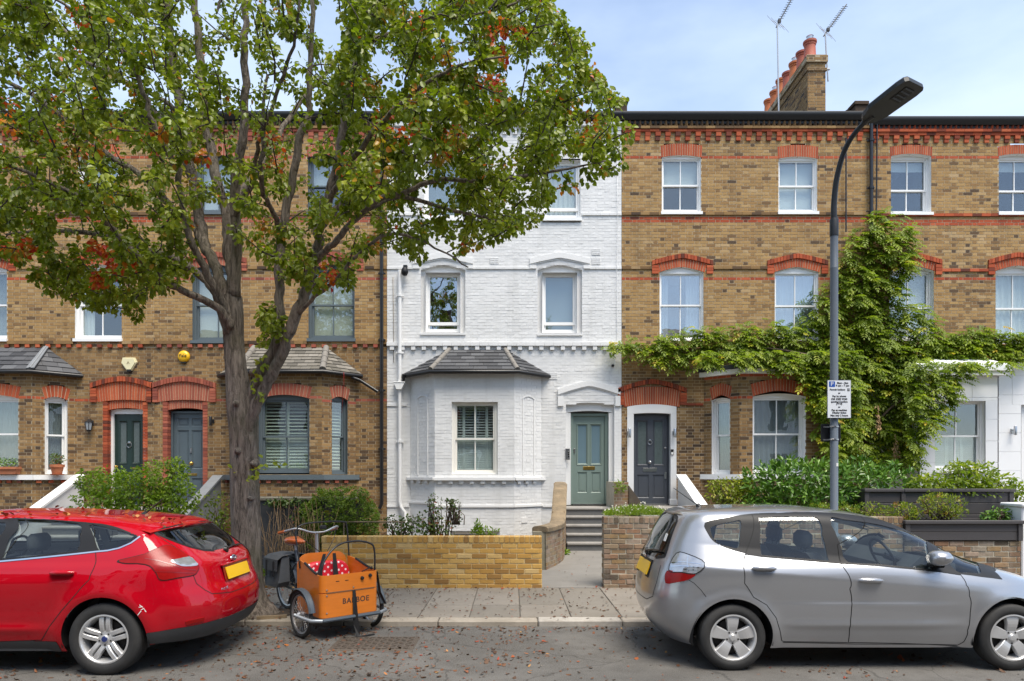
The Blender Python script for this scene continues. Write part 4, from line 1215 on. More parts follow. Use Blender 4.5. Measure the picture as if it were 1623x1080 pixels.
# ---- brick house with climber -------------------------------------------------------------
hD = emp('terraced_house', ((S_(985) + S_(1378)) / 2, YF, 0), 'yellow brick terraced house with red arches and black front door', 'house', 'terraced houses along the street')
x0, x1 = S_(985.5), S_(1378)
fl, ff, frr, XL, XR = bayframes(1172, 1298)
cutsD = []
slim = dict(col=M.white, reveal=M.white, rec=0.06, fw=0.03, sw=0.035)
for (a, b, vt, vb, rise, rail, ins, big, gl) in ((1049, 1111, 250, 336, 3.5, 292, 'halfblind', 0, None), (1234, 1295, 252, 336, 3.5, 293, 'whiteblind', 0, None), (1045.5, 1115, 432, 540, 8.5, 483, 'sidecurtain', 1, M.glassx), (1228, 1297, 432, 540, 8.5, 484, 'curtain', 1, M.glassx)):
 o = window(hD, F0, a, b, vt, vb, rise=rise, rail=rail, inside=ins, k=1.4 if big else 2, glass=gl, sill=not big, **slim)
 cutsD.append(ex_arch(o[0], o[1], o[2] - (0.07 if not big else 0.0), o[3], o[4], 1.4 if big else 2))
 if big:
  cutsD.append(arch(hD, F0, o[0], o[1], o[3], o[4], 0.29, M.red, 19, d1=0.006, ext=0.03))
  hood(hD, F0, o[0] - 0.19, o[1] + 0.23, o[3] + 0.17, o[4] + 0.04, 0.11, 0.21, M.red, 0.04)
 else:
  cutsD.append(arch(hD, F0, o[0], o[1], o[3], o[4], 0.285, M.red, 17, d1=0.006, k=2, ext=0.02, splay=0.05))
# door
s0, s1, zt, zb = S_(994), S_(1072), Z_(645), Z_(801)
cutsD.append(ex_arch(s0, s1, 0.8, zt, 0.06, 2))
cutsD.append(arch(hD, F0, s0 - 0.08, s1 + 0.08, zt - 0.004, 0.062, 0.43, M.red, 25, d0=-0.12, d1=0.006, k=2, splay=0.12))
hood(hD, F0, S_(979), S_(1088), Z_(623), 0.22, 0.11, 0.3, M.red, 0.05, k=1.5, n=25)
m = MB(); m.fr = F0
a_, b_ = S_(1003, -0.12), S_(1061, -0.12)
T = [-1 + i / 6 for i in range(13)]; c, hh = (s0 + s1) / 2, (s1 - s0) / 2
m.box(s0, a_, -0.14, 0.012, zb, zt - 0.02); m.box(b_, s1, -0.14, 0.012, zb, zt - 0.02)
for t0, t1 in zip(T, T[1:]):
 f = lambda t: zt + 0.06 * (1 - t * t)
 g = lambda t: Z_(657) + 0.035 * (1 - t * t)
 m.prism([(c + hh * t0, -0.14, g(t0)), (c + hh * t1, -0.14, g(t1)), (c + hh * t1, -0.14, f(t1)), (c + hh * t0, -0.14, f(t0))], Vector((0, 0.154, 0)))
m.cbox(s0 - 0.02, a_ + 0.02, -0.14, 0.03, zb, zb + 0.14, 0.01); m.cbox(b_ - 0.02, s1 + 0.02, -0.14, 0.03, zb, zb + 0.14, 0.01)
m.build('door_surround', M.masonry, hD)
dD, at, _ = door(hD, F0, 1004, 1058, 657.5, 799.5, M.anthr, M.anthr, [(0.10, 0.46, 0.07, 0.33), (0.56, 0.92, 0.07, 0.33)], 0.12, 1002.5, 1061, 653, M.etched, [(0.12, 0.40, 0.44, 0.93), (0.60, 0.88, 0.44, 0.93)])
letterbox(dD, F0, at(0.48, 0.385), M.steel, 0.34, 0.09); knob(dD, F0, at(0.48, 0.47), M.steel, 0.035); knocker(dD, F0, at(0.48, 0.69), M.steel, 0.05); knob(dD, F0, at(0.93, 0.63), M.steel, 0.018, 'lock')
m = MB(); m.fr = F0; q = at(0.94, 0.33); m.cbox(q[0] - 0.02, q[0] + 0.02, q[1], q[1] + 0.02, q[2] - 0.1, q[2] + 0.06, 0.004); m.tube([F0.w(q[0], q[1] + 0.05, q[2] + 0.02), F0.w(q[0] - 0.02, q[1] + 0.05, q[2] + 0.02), F0.w(q[0] - 0.09, q[1] + 0.05, q[2] + 0.02)], 0.008, 6); m.build('handle', M.steel, dD) if False else None
m = MB(); m.fr = F0; m.cbox(q[0] - 0.02, q[0] + 0.02, q[1], q[1] + 0.025, q[2] - 0.1, q[2] + 0.06, 0.004); m.build('handle', M.steel, dD)
bz = 4.0
o1 = window(hD, ff, 1193, 1277, 629, 750, rise=5, rail=688, inside='voile', sill=False, k=2, rec=0.12, fw=0.05, sw=0.04, **white_w)
o2 = window(hD, fl, 1128, 1157, 634, 752, rise=3, rail=690, bars=0, inside='voile', sill=False, k=2, rec=0.12, fw=0.05, sw=0.04, **white_w)
for key, fr, L, bo, nn in (('l', fl, sqrt(.66 ** 2 + .6 ** 2), o2, 9), ('f', ff, XR - XL, o1, 19), ('r', frr, sqrt(.66 ** 2 + .6 ** 2), None, 0)):
 bc = []
 if bo:
  bc = [ex_arch(bo[0], bo[1], bo[2] - 0.02, bo[3], bo[4], 2), arch(hD, fr, bo[0], bo[1], bo[3] + 0.01, bo[4] + 0.06, 0.28, M.red, nn, d1=0.008, k=1.5, splay=0.2)]
 brick_wall(hD, fr, 0, L, 0.0, 4.13, bc, M.stockd, M.stockd_one, M.mortard, redz=(fr.z(1185, 631), 4.08), name='bay_wall', pick=(lambda s, z: z > 0.9) if key == 'f' else None, most=170)
 zt = fr.z(1172, 752)
 m = MB(); m.fr = fr; m.box(-0.07 if key == 'l' else -0.02, L + 0.02, -0.02, 0.075, zt - 0.12, zt); m.build('bay_sill', M.white, hD)
# flat lead roof with white fascia
m = MB()
ov = 0.12
P = [(XL - .66 - ov, YF), (XL - ov * .4, YF - .6 - ov), (XR + ov * .4, YF - .6 - ov), (XR + .66 + ov, YF)]
m.prism([(x, y, 4.13) for x, y in P], (0, 0, 0.11)); o = m.build('bay_fascia', M.white, hD)
m = MB(); ov = 0.15
P = [(XL - .66 - ov, YF - 0.001), (XL - ov * .4, YF - .6 - ov), (XR + ov * .4, YF - .6 - ov), (XR + .66 + ov, YF - 0.001)]
m.prism([(x, y, 4.243) for x, y in P], (0, 0, 0.09)); m.build('bay_roof', M.black, hD)
cutsD.append(ex_rect(XL - 0.66, XR + 0.66, -1, 4.25))
zc = Z_(552)
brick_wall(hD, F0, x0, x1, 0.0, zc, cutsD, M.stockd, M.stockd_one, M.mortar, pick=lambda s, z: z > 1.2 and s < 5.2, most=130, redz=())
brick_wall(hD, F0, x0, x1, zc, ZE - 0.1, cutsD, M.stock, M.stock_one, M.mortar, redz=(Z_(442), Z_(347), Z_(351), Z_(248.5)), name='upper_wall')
course(hD, F0, x0, x1, Z_(427), Z_(422.8), M.stockd, 0.03, cuts=[(S_(1034), S_(1131)), (S_(1216), S_(1316))])
course(hD, F0, x0, x1, Z_(341.5), Z_(337.3), M.stockd, 0.035)
course(hD, F0, x0, x1, Z_(553), Z_(548), M.stockd, 0.05)
course(hD, F0, S_(1088), S_(1114), Z_(643), Z_(639.5), M.red, 0.03)
cornice(hD, x0, x1)
shell(hD, x0, x1)
wall_lamp((S_(996.5), YF - 0.012, Z_(687)), M.steel, 'small steel tube lamp on the left jamb of the black front door', 'tube')
wall_lamp((S_(1068), YF - 0.012, Z_(687)), M.steel, 'small steel tube lamp on the right jamb of the black front door', 'tube')
r = emp('door_bell', (S_(1065), YF, Z_(717)), 'black and white video doorbell on the white surround of the black door', 'doorbell')
m = MB(); m.fr = F0; s, z = S_(1065), Z_(717); m.cbox(s - 0.035, s + 0.035, 0.008, 0.035, z - 0.07, z + 0.07, 0.006); m.build('case', M.black, r)
m = MB(); m.fr = F0; m.cbox(s - 0.024, s + 0.024, 0.035, 0.04, z - 0.06, z + 0.0, 0.002); m.build('button_plate', M.opaque_white, r)
# ---- right hand house with white stucco ground floor --------------------------------------
hE = emp('terraced_house', ((S_(1378) + S_(1752)) / 2, YF, 0), 'yellow brick terraced house with white stucco ground floor behind grey planters', 'house', 'terraced houses along the street')
x0, x1 = S_(1378.5), S_(1752)
cutsE = []
for (a, b, vt, vb, rise, rail, ins, big) in ((1412, 1476, 248, 337, 4, 298, 'topblind', 0), (1583, 1648, 248, 337, 4, 299, 'topblind', 0), (1410, 1480, 430, 540, 9, 486, 'whiteblind', 1), (1578, 1648, 430, 545, 9, 487, 'curtain', 1)):
 o = window(hE, F0, a, b, vt, vb, rise=rise, rail=rail, inside=ins, k=1.4 if big else 2, sill=not big, rec=0.13, fw=0.04, sw=0.04, **white_w)
 cutsE.append(ex_arch(o[0], o[1], o[2] - (0.07 if not big else 0.0), o[3], o[4], 1.4 if big else 2))
 if big:
  cutsE.append(arch(hE, F0, o[0], o[1], o[3], o[4], 0.25, M.red, 19, d1=0.006, ext=0.03))
  hood(hE, F0, o[0] - 0.19, o[1] + 0.19, o[3] + 0.16, o[4] + 0.04, 0.11, 0.25, M.red, 0.04)
 else:
  cutsE.append(arch(hE, F0, o[0], o[1], o[3], o[4], 0.22, M.red, 19, d1=0.006, k=2, ext=0.02, splay=0.05))
zc = Z_(566)
brick_wall(hE, F0, x0, x1, zc, Z_(194), cutsE, M.stock, M.stock_one, M.mortar, redz=(Z_(443), Z_(352), Z_(356), Z_(252)), name='upper_wall', pick=lambda s, z: S_(1500) < s < S_(1580) and z < 7.6, most=300)
course(hE, F0, x0, x1, Z_(431), Z_(426.5), M.red, 0.03, cuts=[(S_(1398), S_(1492)), (S_(1566), S_(1660))])
course(hE, F0, x0, x1, Z_(343.5), Z_(339.5), M.red, 0.035)
course(hE, F0, x0, x1, Z_(553), Z_(548), M.stockd, 0.05)
cornice(hE, x0, x1, v=(201, 207, 216, 227.5), tooth=M.red)
shell(hE, x0, x1, ze=Z_(190), gv=(190, 202))
# stucco ground floor in rusticated blocks
M.stucco = paint('white_stucco', (0.78, 0.785, 0.79), 0.5, var=0.03, scale=2, bmp=0.12, bscale=40, dirt=0.06, dirtcol=(0.5, 0.5, 0.5))
def stucco(fr, s0, s1, z0, z1, cuts, rowv=0.485, L=0.75):
 n = int(round((z1 - z0) / rowv)); rh = (z1 - z0) / n
 m0 = MB(); m0.fr = fr
 for k in range(n):
  za, zb = z0 + k * rh, z0 + (k + 1) * rh
  zs = [za, zb]
  for q in cuts: zs += [z for z in q[2:4] if za + 0.01 < z < zb - 0.01]
  zs.sort()
  for z_a, z_b in zip(zs, zs[1:]):
   zm = (z_a + z_b) / 2
   for a, b in free_runs(s0, s1, [(q[0], q[1]) for q in cuts if q[2] < zm < q[3]]):
    m0.poly([(a, -0.012, z_a), (b, -0.012, z_a), (b, -0.012, z_b), (a, -0.012, z_b)])
    s = a; nn = max(1, round((b - a) / L)); w = (b - a) / nn
    for i in range(nn):
     m = MB(); m.fr = fr
     lo = z_a + (0.006 if z_a == za else 0); hi = z_b - (0.006 if z_b == zb else 0)
     m.cbox(a + i * w + (0.004 if i else 0), a + (i + 1) * w - (0.004 if i < nn - 1 else 0), -0.03, 0.0, lo, hi, 0.004)
     m.build('stucco_block', M.stucco, hE)
 m0.build('stucco_bed', M.stucco, hE)
YB = 16.0
xa, xb = (1456 - CU) / FPX * YB, (1583 - CU) / FPX * YB
fB = Frame(0, YB, 0)
oB = window(hE, fB, 1482, 1562, 636, 745, rise=0, rail=691, inside='lowshutter', sill=True, rec=0.12, fw=0.045, sw=0.035, **white_w)
stucco(fB, xa, xb, 0.0, 4.08, [(oB[0], oB[1], oB[2], oB[3])])
fS = between(xa, YF, xa, YB); stucco(fS, 0, 0.6, 0.0, 4.08, [], L=0.6)
fS2 = between(xb, YB, xb, YF); stucco(fS2, 0, 0.6, 0.0, 4.08, [], L=0.6)
dx0, dx1 = S_(1618.5), S_(1680.5)
stucco(F0, x0, xa, 0.0, zc, []); stucco(F0, xb, x1, 0.0, zc, [(dx0, dx1, 0.9, Z_(642))])
m = MB()
m.box(xa - 0.13, xb + 0.13, YB - 0.14, YF - 0.004, 4.08, 4.18); m.box(xa - 0.17, xb + 0.17, YB - 0.18, YF - 0.003, 4.183, 4.32)
e = 0.17
q = [(xa - e, YB - 0.18, 4.323), (xb + e, YB - 0.18, 4.323), (xb - 0.35, YF - 0.003, 4.68), (xa + 0.35, YF - 0.003, 4.68)]
m.poly(q); m.poly([(xa - e, YF - 0.003, 4.323), q[0], q[3]]); m.poly([q[1], (xb + e, YF - 0.003, 4.323), q[2]])
m.build('bay_cornice', M.stucco, hE)
m = MB(); m.fr = F0; za = Z_(642)
for s in (dx0, dx1): m.poly([(s, 0.0, 0.9), (s, 0.0, za), (s, -0.2, za), (s, -0.2, 0.9)])
m.poly([(dx0, 0.0, za), (dx1, 0.0, za), (dx1, -0.2, za), (dx0, -0.2, za)]); m.poly([(dx0, -0.115, za - 0.05), (dx1, -0.115, za - 0.05), (dx1, -0.115, za), (dx0, -0.115, za)]); m.build('door_reveal', M.stucco, hE)
dE, at, _ = door(hE, F0, 1622, 1676, 664, 800, M.navy, M.white, P6, 0.12, 1619, 1680, 644)
wall_lamp((S_(1604), YF, Z_(683)), M.steel, 'square steel lamp on the white stucco wall beside the navy door', 'tube')
# party wall upstands and chimneys
def stack(parent, xa, xb, ya, yb, z0, z1, pots, label=None):
 r = emp('chimney_stack', ((xa + xb) / 2, (ya + yb) / 2, z0), parent=parent)
 for fr, L in ((Frame(xa, ya, 0), xb - xa), (between(xa, yb, xa, ya), yb - ya), (between(xb, ya, xb, yb), yb - ya)):
  m_ = brick_wall(r, fr, 0, L, z0, z1 - 0.16, [], M.stockd, M.stockd_one, M.mortard, wallparent=r)
  brick_wall(r, Frame(fr.o[0] + fr.sa * 0.03 - (0.03 * fr.ca), fr.o[1] - fr.ca * 0.03 - 0.03 * fr.sa, math.atan2(fr.sa, fr.ca)), 0, L + 0.06, z1 - 0.38, z1 - 0.31, [], M.stockd, M.stockd_one, M.mortard, wallparent=r)
  brick_wall(r, Frame(fr.o[0] + fr.sa * 0.045 - (0.045 * fr.ca), fr.o[1] - fr.ca * 0.045 - 0.045 * fr.sa, math.atan2(fr.sa, fr.ca)), 0, L + 0.09, z1 - 0.16, z1, [], M.stockd, M.stockd_one, M.mortard, wallparent=r)
 m = MB(); m.box(xa - 0.02, xb + 0.02, ya - 0.02, yb + 0.02, z1 - 0.02, z1 + 0.025); m.box(xa - 0.045, xb + 0.045, ya - 0.045, yb + 0.045, z1 - 0.165, z1 - 0.012); m.box(xa + 0.012, xb - 0.012, ya + 0.012, yb - 0.012, z0, z1 - 0.1); m.build('flaunching', M.mortard, r)
 for (x, y, hh, rr, mat, cowl) in pots:
  m = MB(); z = z1
  m.lathe([(rr * 1.12, 0.0), (rr * 1.12, 0.05), (rr * 1.0, 0.07), (rr * 0.9, hh - 0.12), (rr * 0.98, hh - 0.11), (rr * 0.98, hh - 0.07), (rr * 1.12, hh - 0.05), (rr * 1.12, hh), (rr * 0.8, hh), (rr * 0.75, hh - 0.2)], (x, y, z), 'z', 18)
  m.build('chimney_pot', mat, r, smooth=40)
  if cowl:
   m = MB(); m.lathe([(rr * 0.2, hh - 0.1), (rr * 0.55, hh - 0.02), (rr * 0.55, hh + 0.12), (rr * 0.62, hh + 0.13), (rr * 0.2, hh + 0.17), (0.001, hh + 0.175)], (x, y, z), 'z', 12); m.build('cowl', M.steel, r, smooth=40)
 return r
Yc = 17.3
xa_, xb_ = (1280 - CU) / FPX * Yc, (1308.4 - CU) / FPX * Yc
zc_ = CAMZ + (HV - 89) / FPX * Yc
pots = []
for i, (mt, cw) in enumerate(((M.potred, True), (M.potred, False), (M.potorange, True), (M.potred, False), (M.potorange, False), (M.potorange, True), (M.potorange, False))):
 pots.append(((xa_ + xb_) / 2 - 0.06, Yc + 0.25 + i * 0.46, 0.52 if i != 4 else 0.6, 0.15, mt, cw))
stack(hD, xa_, xb_, Yc, Yc + 3.3, ZE - 0.2, zc_, pots)
def upstand(parent, x, w, ys, zs, capz):
 m = MB()
 pts = [(x, y, z) for y, z in zip(ys, zs)] + [(x, ys[-1], ZE - 0.5), (x, ys[0], ZE - 0.5)]
 m.prism(pts, (w, 0, 0)); m.build('party_wall', M.stockd, parent)
 m = MB(); m.prism([(x - 0.04, y, z) for y, z in zip(ys, zs)] + [(x - 0.04, y, z + 0.07) for y, z in reversed(list(zip(ys, zs)))], (w + 0.08, 0, 0))
 m.cbox(x - 0.05, x + w + 0.05, ys[0] - 0.06, ys[0] + 0.3, capz, capz + 0.09, 0.01); m.cbox(x - 0.02, x + w + 0.02, ys[0] - 0.02, ys[0] + 0.26, zs[0] - 0.3, capz, 0.01)
 m.build('coping', M.stockd, parent)
upstand(hC, S_(978), 0.24, [YF + 0.1, YF + 0.4, YF + 0.75, YF + 4.5], [ZE + 0.34, ZE + 0.30, ZE + 0.12, ZE + 1.9], ZE + 0.34)
upstand(hD, S_(1361) + 0.05, 0.26, [YF + 0.25, YF + 0.5, YF + 1.4, YF + 4.5], [ZE + 0.36, ZE + 0.36, ZE + 0.52, ZE + 1.9], ZE + 0.36)
# ------------------------------------------------------------------ foliage tools
RN = np.random.default_rng(11)
def leaf_arrays(P, T, Nn, L, W, fold=0.25, curl=0.15, shape=(0.30, 0.68)):
 """Leaves as two folded quads each: P base points, T directions, Nn facing normals, L lengths, W half widths."""
 n = len(P)
 T = T / np.linalg.norm(T, axis=1, keepdims=True)
 S = np.cross(T, Nn); S /= np.maximum(np.linalg.norm(S, axis=1, keepdims=True), 1e-6)
 U = np.cross(S, T)
 L = np.asarray(L).reshape(-1, 1); W = np.asarray(W).reshape(-1, 1)
 a, b = shape
 b0 = P
 l1 = P + T * L * a + S * W * 0.92 + U * W * fold
 l2 = P + T * L * b + S * W * 0.80 + U * (W * fold - L * curl * 0.4)
 r1 = P + T * L * a - S * W * 0.92 + U * W * fold
 r2 = P + T * L * b - S * W * 0.80 + U * (W * fold - L * curl * 0.4)
 t = P + T * L - U * L * curl
 V = np.stack([b0, l1, l2, t, r2, r1], 1).reshape(-1, 3)
 i = np.arange(n)[:, None] * 6
 F = np.concatenate([i + np.array([[0, 3, 2, 1]]), i + np.array([[0, 5, 4, 3]])], 1).reshape(-1, 4)
 return V, F
def unit(v): return v / np.maximum(np.linalg.norm(v, axis=-1, keepdims=True), 1e-9)
def inpoly(x, y, poly):
 poly = np.asarray(poly, float); r = np.zeros(len(x), bool)
 x0, y0 = poly[:, 0], poly[:, 1]; x1, y1 = np.roll(x0, -1), np.roll(y0, -1)
 for a, b, c, d in zip(x0, y0, x1, y1):
  if b == d: continue
  k = (b > y) != (d > y)
  r ^= k & (x < (c - a) * (y - b) / (d - b) + a)
 return r
def gauss_tint(n, mu, sd): return np.clip(RN.normal(mu, sd, n), 0, 1)
# ------------------------------------------------------------------ the street tree
M.bark = None
def bark_mat():
 m, nt, p = new_mat('furrowed_bark')
 n1 = noise(nt, 7, 7, 0.7, 'World', (3.4, 3.4, 0.55), 0.6); n2 = noise(nt, 2.0, 4, 0.6, 'World'); n3 = noise(nt, 55, 4, 0.7, 'World', (1, 1, 0.4))
 c = mixc(nt, rng(nt, n1, 0, 1, 0.36, 0.62), (0.07, 0.058, 0.048), (0.31, 0.26, 0.215))
 c = mixc(nt, rng(nt, n2, 0, 0.55, 0.5, 0.72), c, (0.115, 0.115, 0.06))
 c = mixc(nt, rng(nt, n3, 0, 0.4, 0.5, 0.7), c, (0.32, 0.26, 0.21))
 nt.links.new(c, p.inputs['Base Color']); p.inputs['Roughness'].default_value = 0.95; p.inputs['Specular IOR Level'].default_value = 0.15
 ad = N(nt, 'ShaderNodeMath', operation='MULTIPLY_ADD'); ad.inputs[1].default_value = 0.3
 nt.links.new(n3, ad.inputs[0]); nt.links.new(n1, ad.inputs[2])
 bump(nt, p, ad.outputs[0], 1.0, 0.05)
 return m
M.bark = bark_mat()
M.twig = paint('twig_bark', (0.05, 0.04, 0.032), 0.9, var=0.3, scale=20)
M.leaf_tree = leafmat('pear_leaves', [(0.0, (0.085, 0.12, 0.008)), (0.3, (0.17, 0.22, 0.014)), (0.6, (0.26, 0.305, 0.022)), (0.80, (0.32, 0.32, 0.03)), (0.865, (0.36, 0.27, 0.03)), (0.91, (0.55, 0.25, 0.03)), (0.955, (0.66, 0.14, 0.02)), (1.0, (0.6, 0.045, 0.025))], 0.36, 0.42)
TD = 8.25
tree = emp('pear_tree', (PX(393, 974, TD).x, TD, ZP), 'tall street tree with green and orange autumn leaves rooted in the pavement', 'tree')
def catmull(P, per=6):
 P = [np.array(p, float) for p in P]
 out = []
 for i in range(len(P) - 1):
  p0, p1, p2, p3 = P[max(i - 1, 0)], P[i], P[i + 1], P[min(i + 2, len(P) - 1)]
  for k in range(per):
   t = k / per
   out.append(0.5 * ((2 * p1) + (-p0 + p2) * t + (2 * p0 - 5 * p1 + 4 * p2 - p3) * t * t + (-p0 + 3 * p1 - 3 * p2 + p3) * t ** 3))
 out.append(P[-1]); return out
# limbs traced by (u, v, depth offset, half width in px)
LIMBS = [
 ('trunk', [(398, 985, 0, 46), (396, 968, 0, 38), (393, 945, 0, 30), (391, 900, 0, 26), (390, 840, 0, 26), (388, 760, 0, 25), (387, 690, 0, 25.5), (384, 650, 0, 26), (376, 600, 0.0, 20), (371, 545, 0.02, 18), (369, 500, 0.04, 19), (368, 470, 0.05, 18)]),
 ('limb', [(390, 668, 0.0, 16), (401, 625, -0.03, 14), (419, 582, -0.08, 14), (440, 545, -0.12, 13.5), (444, 497, -0.15, 10), (444, 430, -0.15, 10), (449, 355, -0.2, 9.5), (462, 293, -0.2, 8.5), (476, 214, -0.3, 8), (492, 180, -0.3, 6.5), (489, 122, -0.35, 5.5), (495, 20, -0.4, 5), (498, -120, -0.4, 3.5)]),
 ('limb', [(388, 700, -0.04, 15), (400, 658, -0.1, 13), (421, 612, -0.14, 12.5), (441, 572, -0.2, 12), (463, 513, -0.28, 12.5), (488, 455, -0.35, 11.5), (500, 400, -0.4, 11), (511, 347, -0.5, 10.5), (536, 255, -0.7, 9), (545, 183, -0.8, 8), (557, 128, -0.9, 7), (582, 60, -1.0, 6), (605, -20, -1.1, 4.5), (625, -130, -1.1, 3)]),
 ('limb', [(369, 485, 0.05, 15), (368, 438, 0.06, 13), (362, 380, 0.08, 12), (357, 334, 0.12, 11.5), (344, 285, 0.2, 11), (334, 230, 0.3, 10.5), (322, 150, 0.4, 9), (312, 60, 0.5, 8), (305, -60, 0.5, 6), (300, -200, 0.5, 4)]),
 ('limb', [(372, 470, 0.0, 13), (375, 400, -0.05, 11), (373, 330, -0.1, 11), (374, 272, -0.2, 10.5), (385, 225, -0.3, 9.5), (389, 150, -0.4, 8.5), (388, 60, -0.5, 7.5), (392, -60, -0.5, 5), (395, -180, -0.5, 3)]),
 ('limb', [(370, 345, -0.1, 8), (383, 318, -0.2, 7), (395, 300, -0.3, 6), (405, 255, -0.5, 5), (416, 205, -0.7, 4), (424, 120, -0.8, 3)]),
 ('limb', [(366, 505, 0.04, 14), (352, 450, 0.1, 12), (336, 410, 0.2, 11.5), (324, 386, 0.25, 11.5), (314, 340, 0.35, 11), (307, 300, 0.4, 11), (296, 240, 0.5, 10.5), (284, 160, 0.6, 10), (276, 100, 0.7, 9.5), (264, 0, 0.8, 9), (255, -120, 0.9, 5.5)]),
 ('limb', [(360, 500, -0.05, 10), (338, 452, -0.2, 9), (313, 405, -0.35, 8), (298, 367, -0.45, 7.5), (290, 322, -0.5, 7), (279, 270, -0.6, 6.5), (258, 225, -0.7, 6), (237, 184, -0.8, 5.5), (220, 124, -0.9, 5), (192, 80, -1.0, 4), (150, 40, -1.1, 3.5), (71, -10, -1.2, 2.5)]),
 ('limb', [(362, 530, -0.05, 11), (340, 466, -0.1, 8.5), (318, 438, -0.0, 8), (296, 419, 0.1, 7.5), (262, 404, 0.3, 7), (225, 395, 0.5, 6.5), (190, 380, 0.7, 6), (148, 370, 0.9, 5.5), (68, 366, 1.1, 4.0), (10, 372, 1.2, 2.5)]),
 ('limb', [(366, 520, -0.1, 9), (346, 489, -0.2, 8.5), (310, 470, -0.35, 8), (272, 452, -0.5, 7.5), (240, 428, -0.6, 7.5), (207, 394, -0.7, 7), (185, 370, -0.8, 6.5), (160, 345, -0.9, 6), (128, 315, -1.0, 5), (60, 280, -1.2, 4), (-20, 250, -1.4, 3)]),
 ('limb', [(324, 386, 0.25, 8), (300, 352, 0.35, 7.5), (276, 335, 0.4, 7), (250, 300, 0.5, 6.5), (219, 275, 0.6, 6.5), (172, 246, 0.7, 6), (118, 200, 0.9, 5.5), (60, 157, 1.1, 5), (6, 127, 1.2, 4), (-60, 95, 1.3, 3)]),
 ('limb', [(288, 180, 0.6, 6), (250, 155, 0.75, 4.5), (200, 130, 0.9, 4), (120, 90, 1.2, 3.5), (40, 60, 1.4, 2.5)]),
 ('limb', [(497, 420, -0.38, 8), (515, 398, -0.5, 7), (531, 384, -0.6, 7), (560, 352, -0.8, 6.5), (600, 316, -1.0, 6), (635, 308, -1.1, 5.5), (694, 285, -1.2, 5), (767, 288, -1.3, 4.5), (844, 277, -1.3, 3.5), (915, 265, -1.3, 2.2), (960, 255, -1.3, 1.5)]),
 ('limb', [(580, 334, -0.9, 4.5), (635, 312, -0.7, 4.5), (704, 331, -0.6, 4), (751, 341, -0.5, 3), (810, 356, -0.5, 2)]),
 ('limb', [(470, 500, -0.3, 5), (500, 470, -0.5, 4.5), (532, 446, -0.7, 4), (570, 400, -0.9, 3.5), (619, 371, -1.1, 3.5), (679, 387, -1.2, 2.5), (742, 424, -1.3, 1.5)]),
 ('limb', [(508, 360, -0.45, 7.5), (540, 325, -0.3, 7), (575, 285, -0.0, 6.5), (620, 250, 0.3, 6), (702, 215, 0.6, 5), (770, 200, 0.9, 4.5), (812, 193, 1.0, 4), (871, 178, 1.1, 3), (925, 160, 1.2, 2)]),
 ('limb', [(540, 200, -0.75, 6.5), (560, 120, -0.5, 6), (584, 68, -0.3, 6), (655, 45, 0.1, 5), (699, 6, 0.4, 4), (745, -60, 0.6, 3)]),
 ('limb', [(600, 62, -0.2, 4.5), (679, 30, -0.3, 4), (753, 24, -0.5, 3.5), (815, 5, -0.6, 2.5), (860, -25, -0.6, 2)]),
 ('limb', [(447, 370, -0.2, 6.5), (430, 330, -0.5, 5.5), (415, 290, -0.8, 5), (420, 200, -1.1, 4.5), (450, 120, -1.4, 4), (470, 40, -1.6, 3), (480, -60, -1.7, 2)]),
 ('limb', [(515, 330, -0.5, 7), (560, 250, -1.0, 6), (620, 180, -1.5, 5), (680, 130, -1.9, 4), (740, 100, -2.1, 3), (800, 90, -2.2, 2)]),
 ('limb', [(362, 330, 0.15, 7), (420, 250, 0.9, 6), (470, 170, 1.6, 5), (540, 90, 2.1, 4), (620, 20, 2.4, 3), (680, -60, 2.5, 2)]),
 ('limb', [(300, 270, 0.45, 7), (270, 210, 1.0, 6), (220, 150, 1.7, 5), (150, 90, 2.2, 4), (80, 30, 2.5, 3)]),
]
sk_pts, sk_rad = [], []
for nm, pts in LIMBS:
 P = []
 for u, v, dd, hw in pts:
  D = TD + dd
  p = PX(u, v, D); P.append((p.x, p.y, p.z, hw / FPX * D * (0.86 if nm == 'trunk' and v < 955 else 0.72 if nm == 'limb' else 1.0)))
 Q = catmull(P, 5)
 path = [(q[0] + (RN.normal(0, 0.012) if 0 < i < len(Q) - 1 and nm != 'trunk' else 0), q[1], q[2]) for i, q in enumerate(Q)]
 rad = [max(0.006, q[3]) for q in Q]
 m = MB()
 if nm == 'trunk':
  # fluted trunk: the ring is not round
  nn = 28
  rings = []
  for i, (p, r) in enumerate(zip(path, rad)):
   ring = []
   for k in range(nn):
    a = 2 * pi * k / nn
    fl = 1 + 0.03 * sin(3 * a + p[2] * 1.3) + 0.03 * sin(7 * a + 2 * p[2]) + 0.03 * sin(13 * a - p[2] * 3) + (0.20 * max(0, 0.5 - p[2]) * sin(5 * a + 0.6))
    ring.append(m.vert((p[0] + r * fl * cos(a), p[1] + r * fl * sin(a), p[2])))
   rings.append(ring)
  for A, B in zip(rings, rings[1:]):
   for k in range(nn): m.face((A[k], A[(k + 1) % nn], B[(k + 1) % nn], B[k]))
  m.build('trunk', M.bark, tree, smooth=180)
 else:
  m.tube(path, rad, 10)
  m.build('limb', M.bark, tree, smooth=180)
 for i, (p, r) in enumerate(zip(path, rad)):
  if nm != 'trunk': sk_pts.append(p); sk_rad.append(r)
m = MB(); c_ = PX(396, 974, TD); rg_ = [(c_.x + (0.62 + 0.08 * sin(3 * a)) * cos(a), c_.y + 0.06 + (0.30 + 0.03 * sin(5 * a)) * sin(a)) for a in [2 * pi * k / 28 for k in range(28)]]
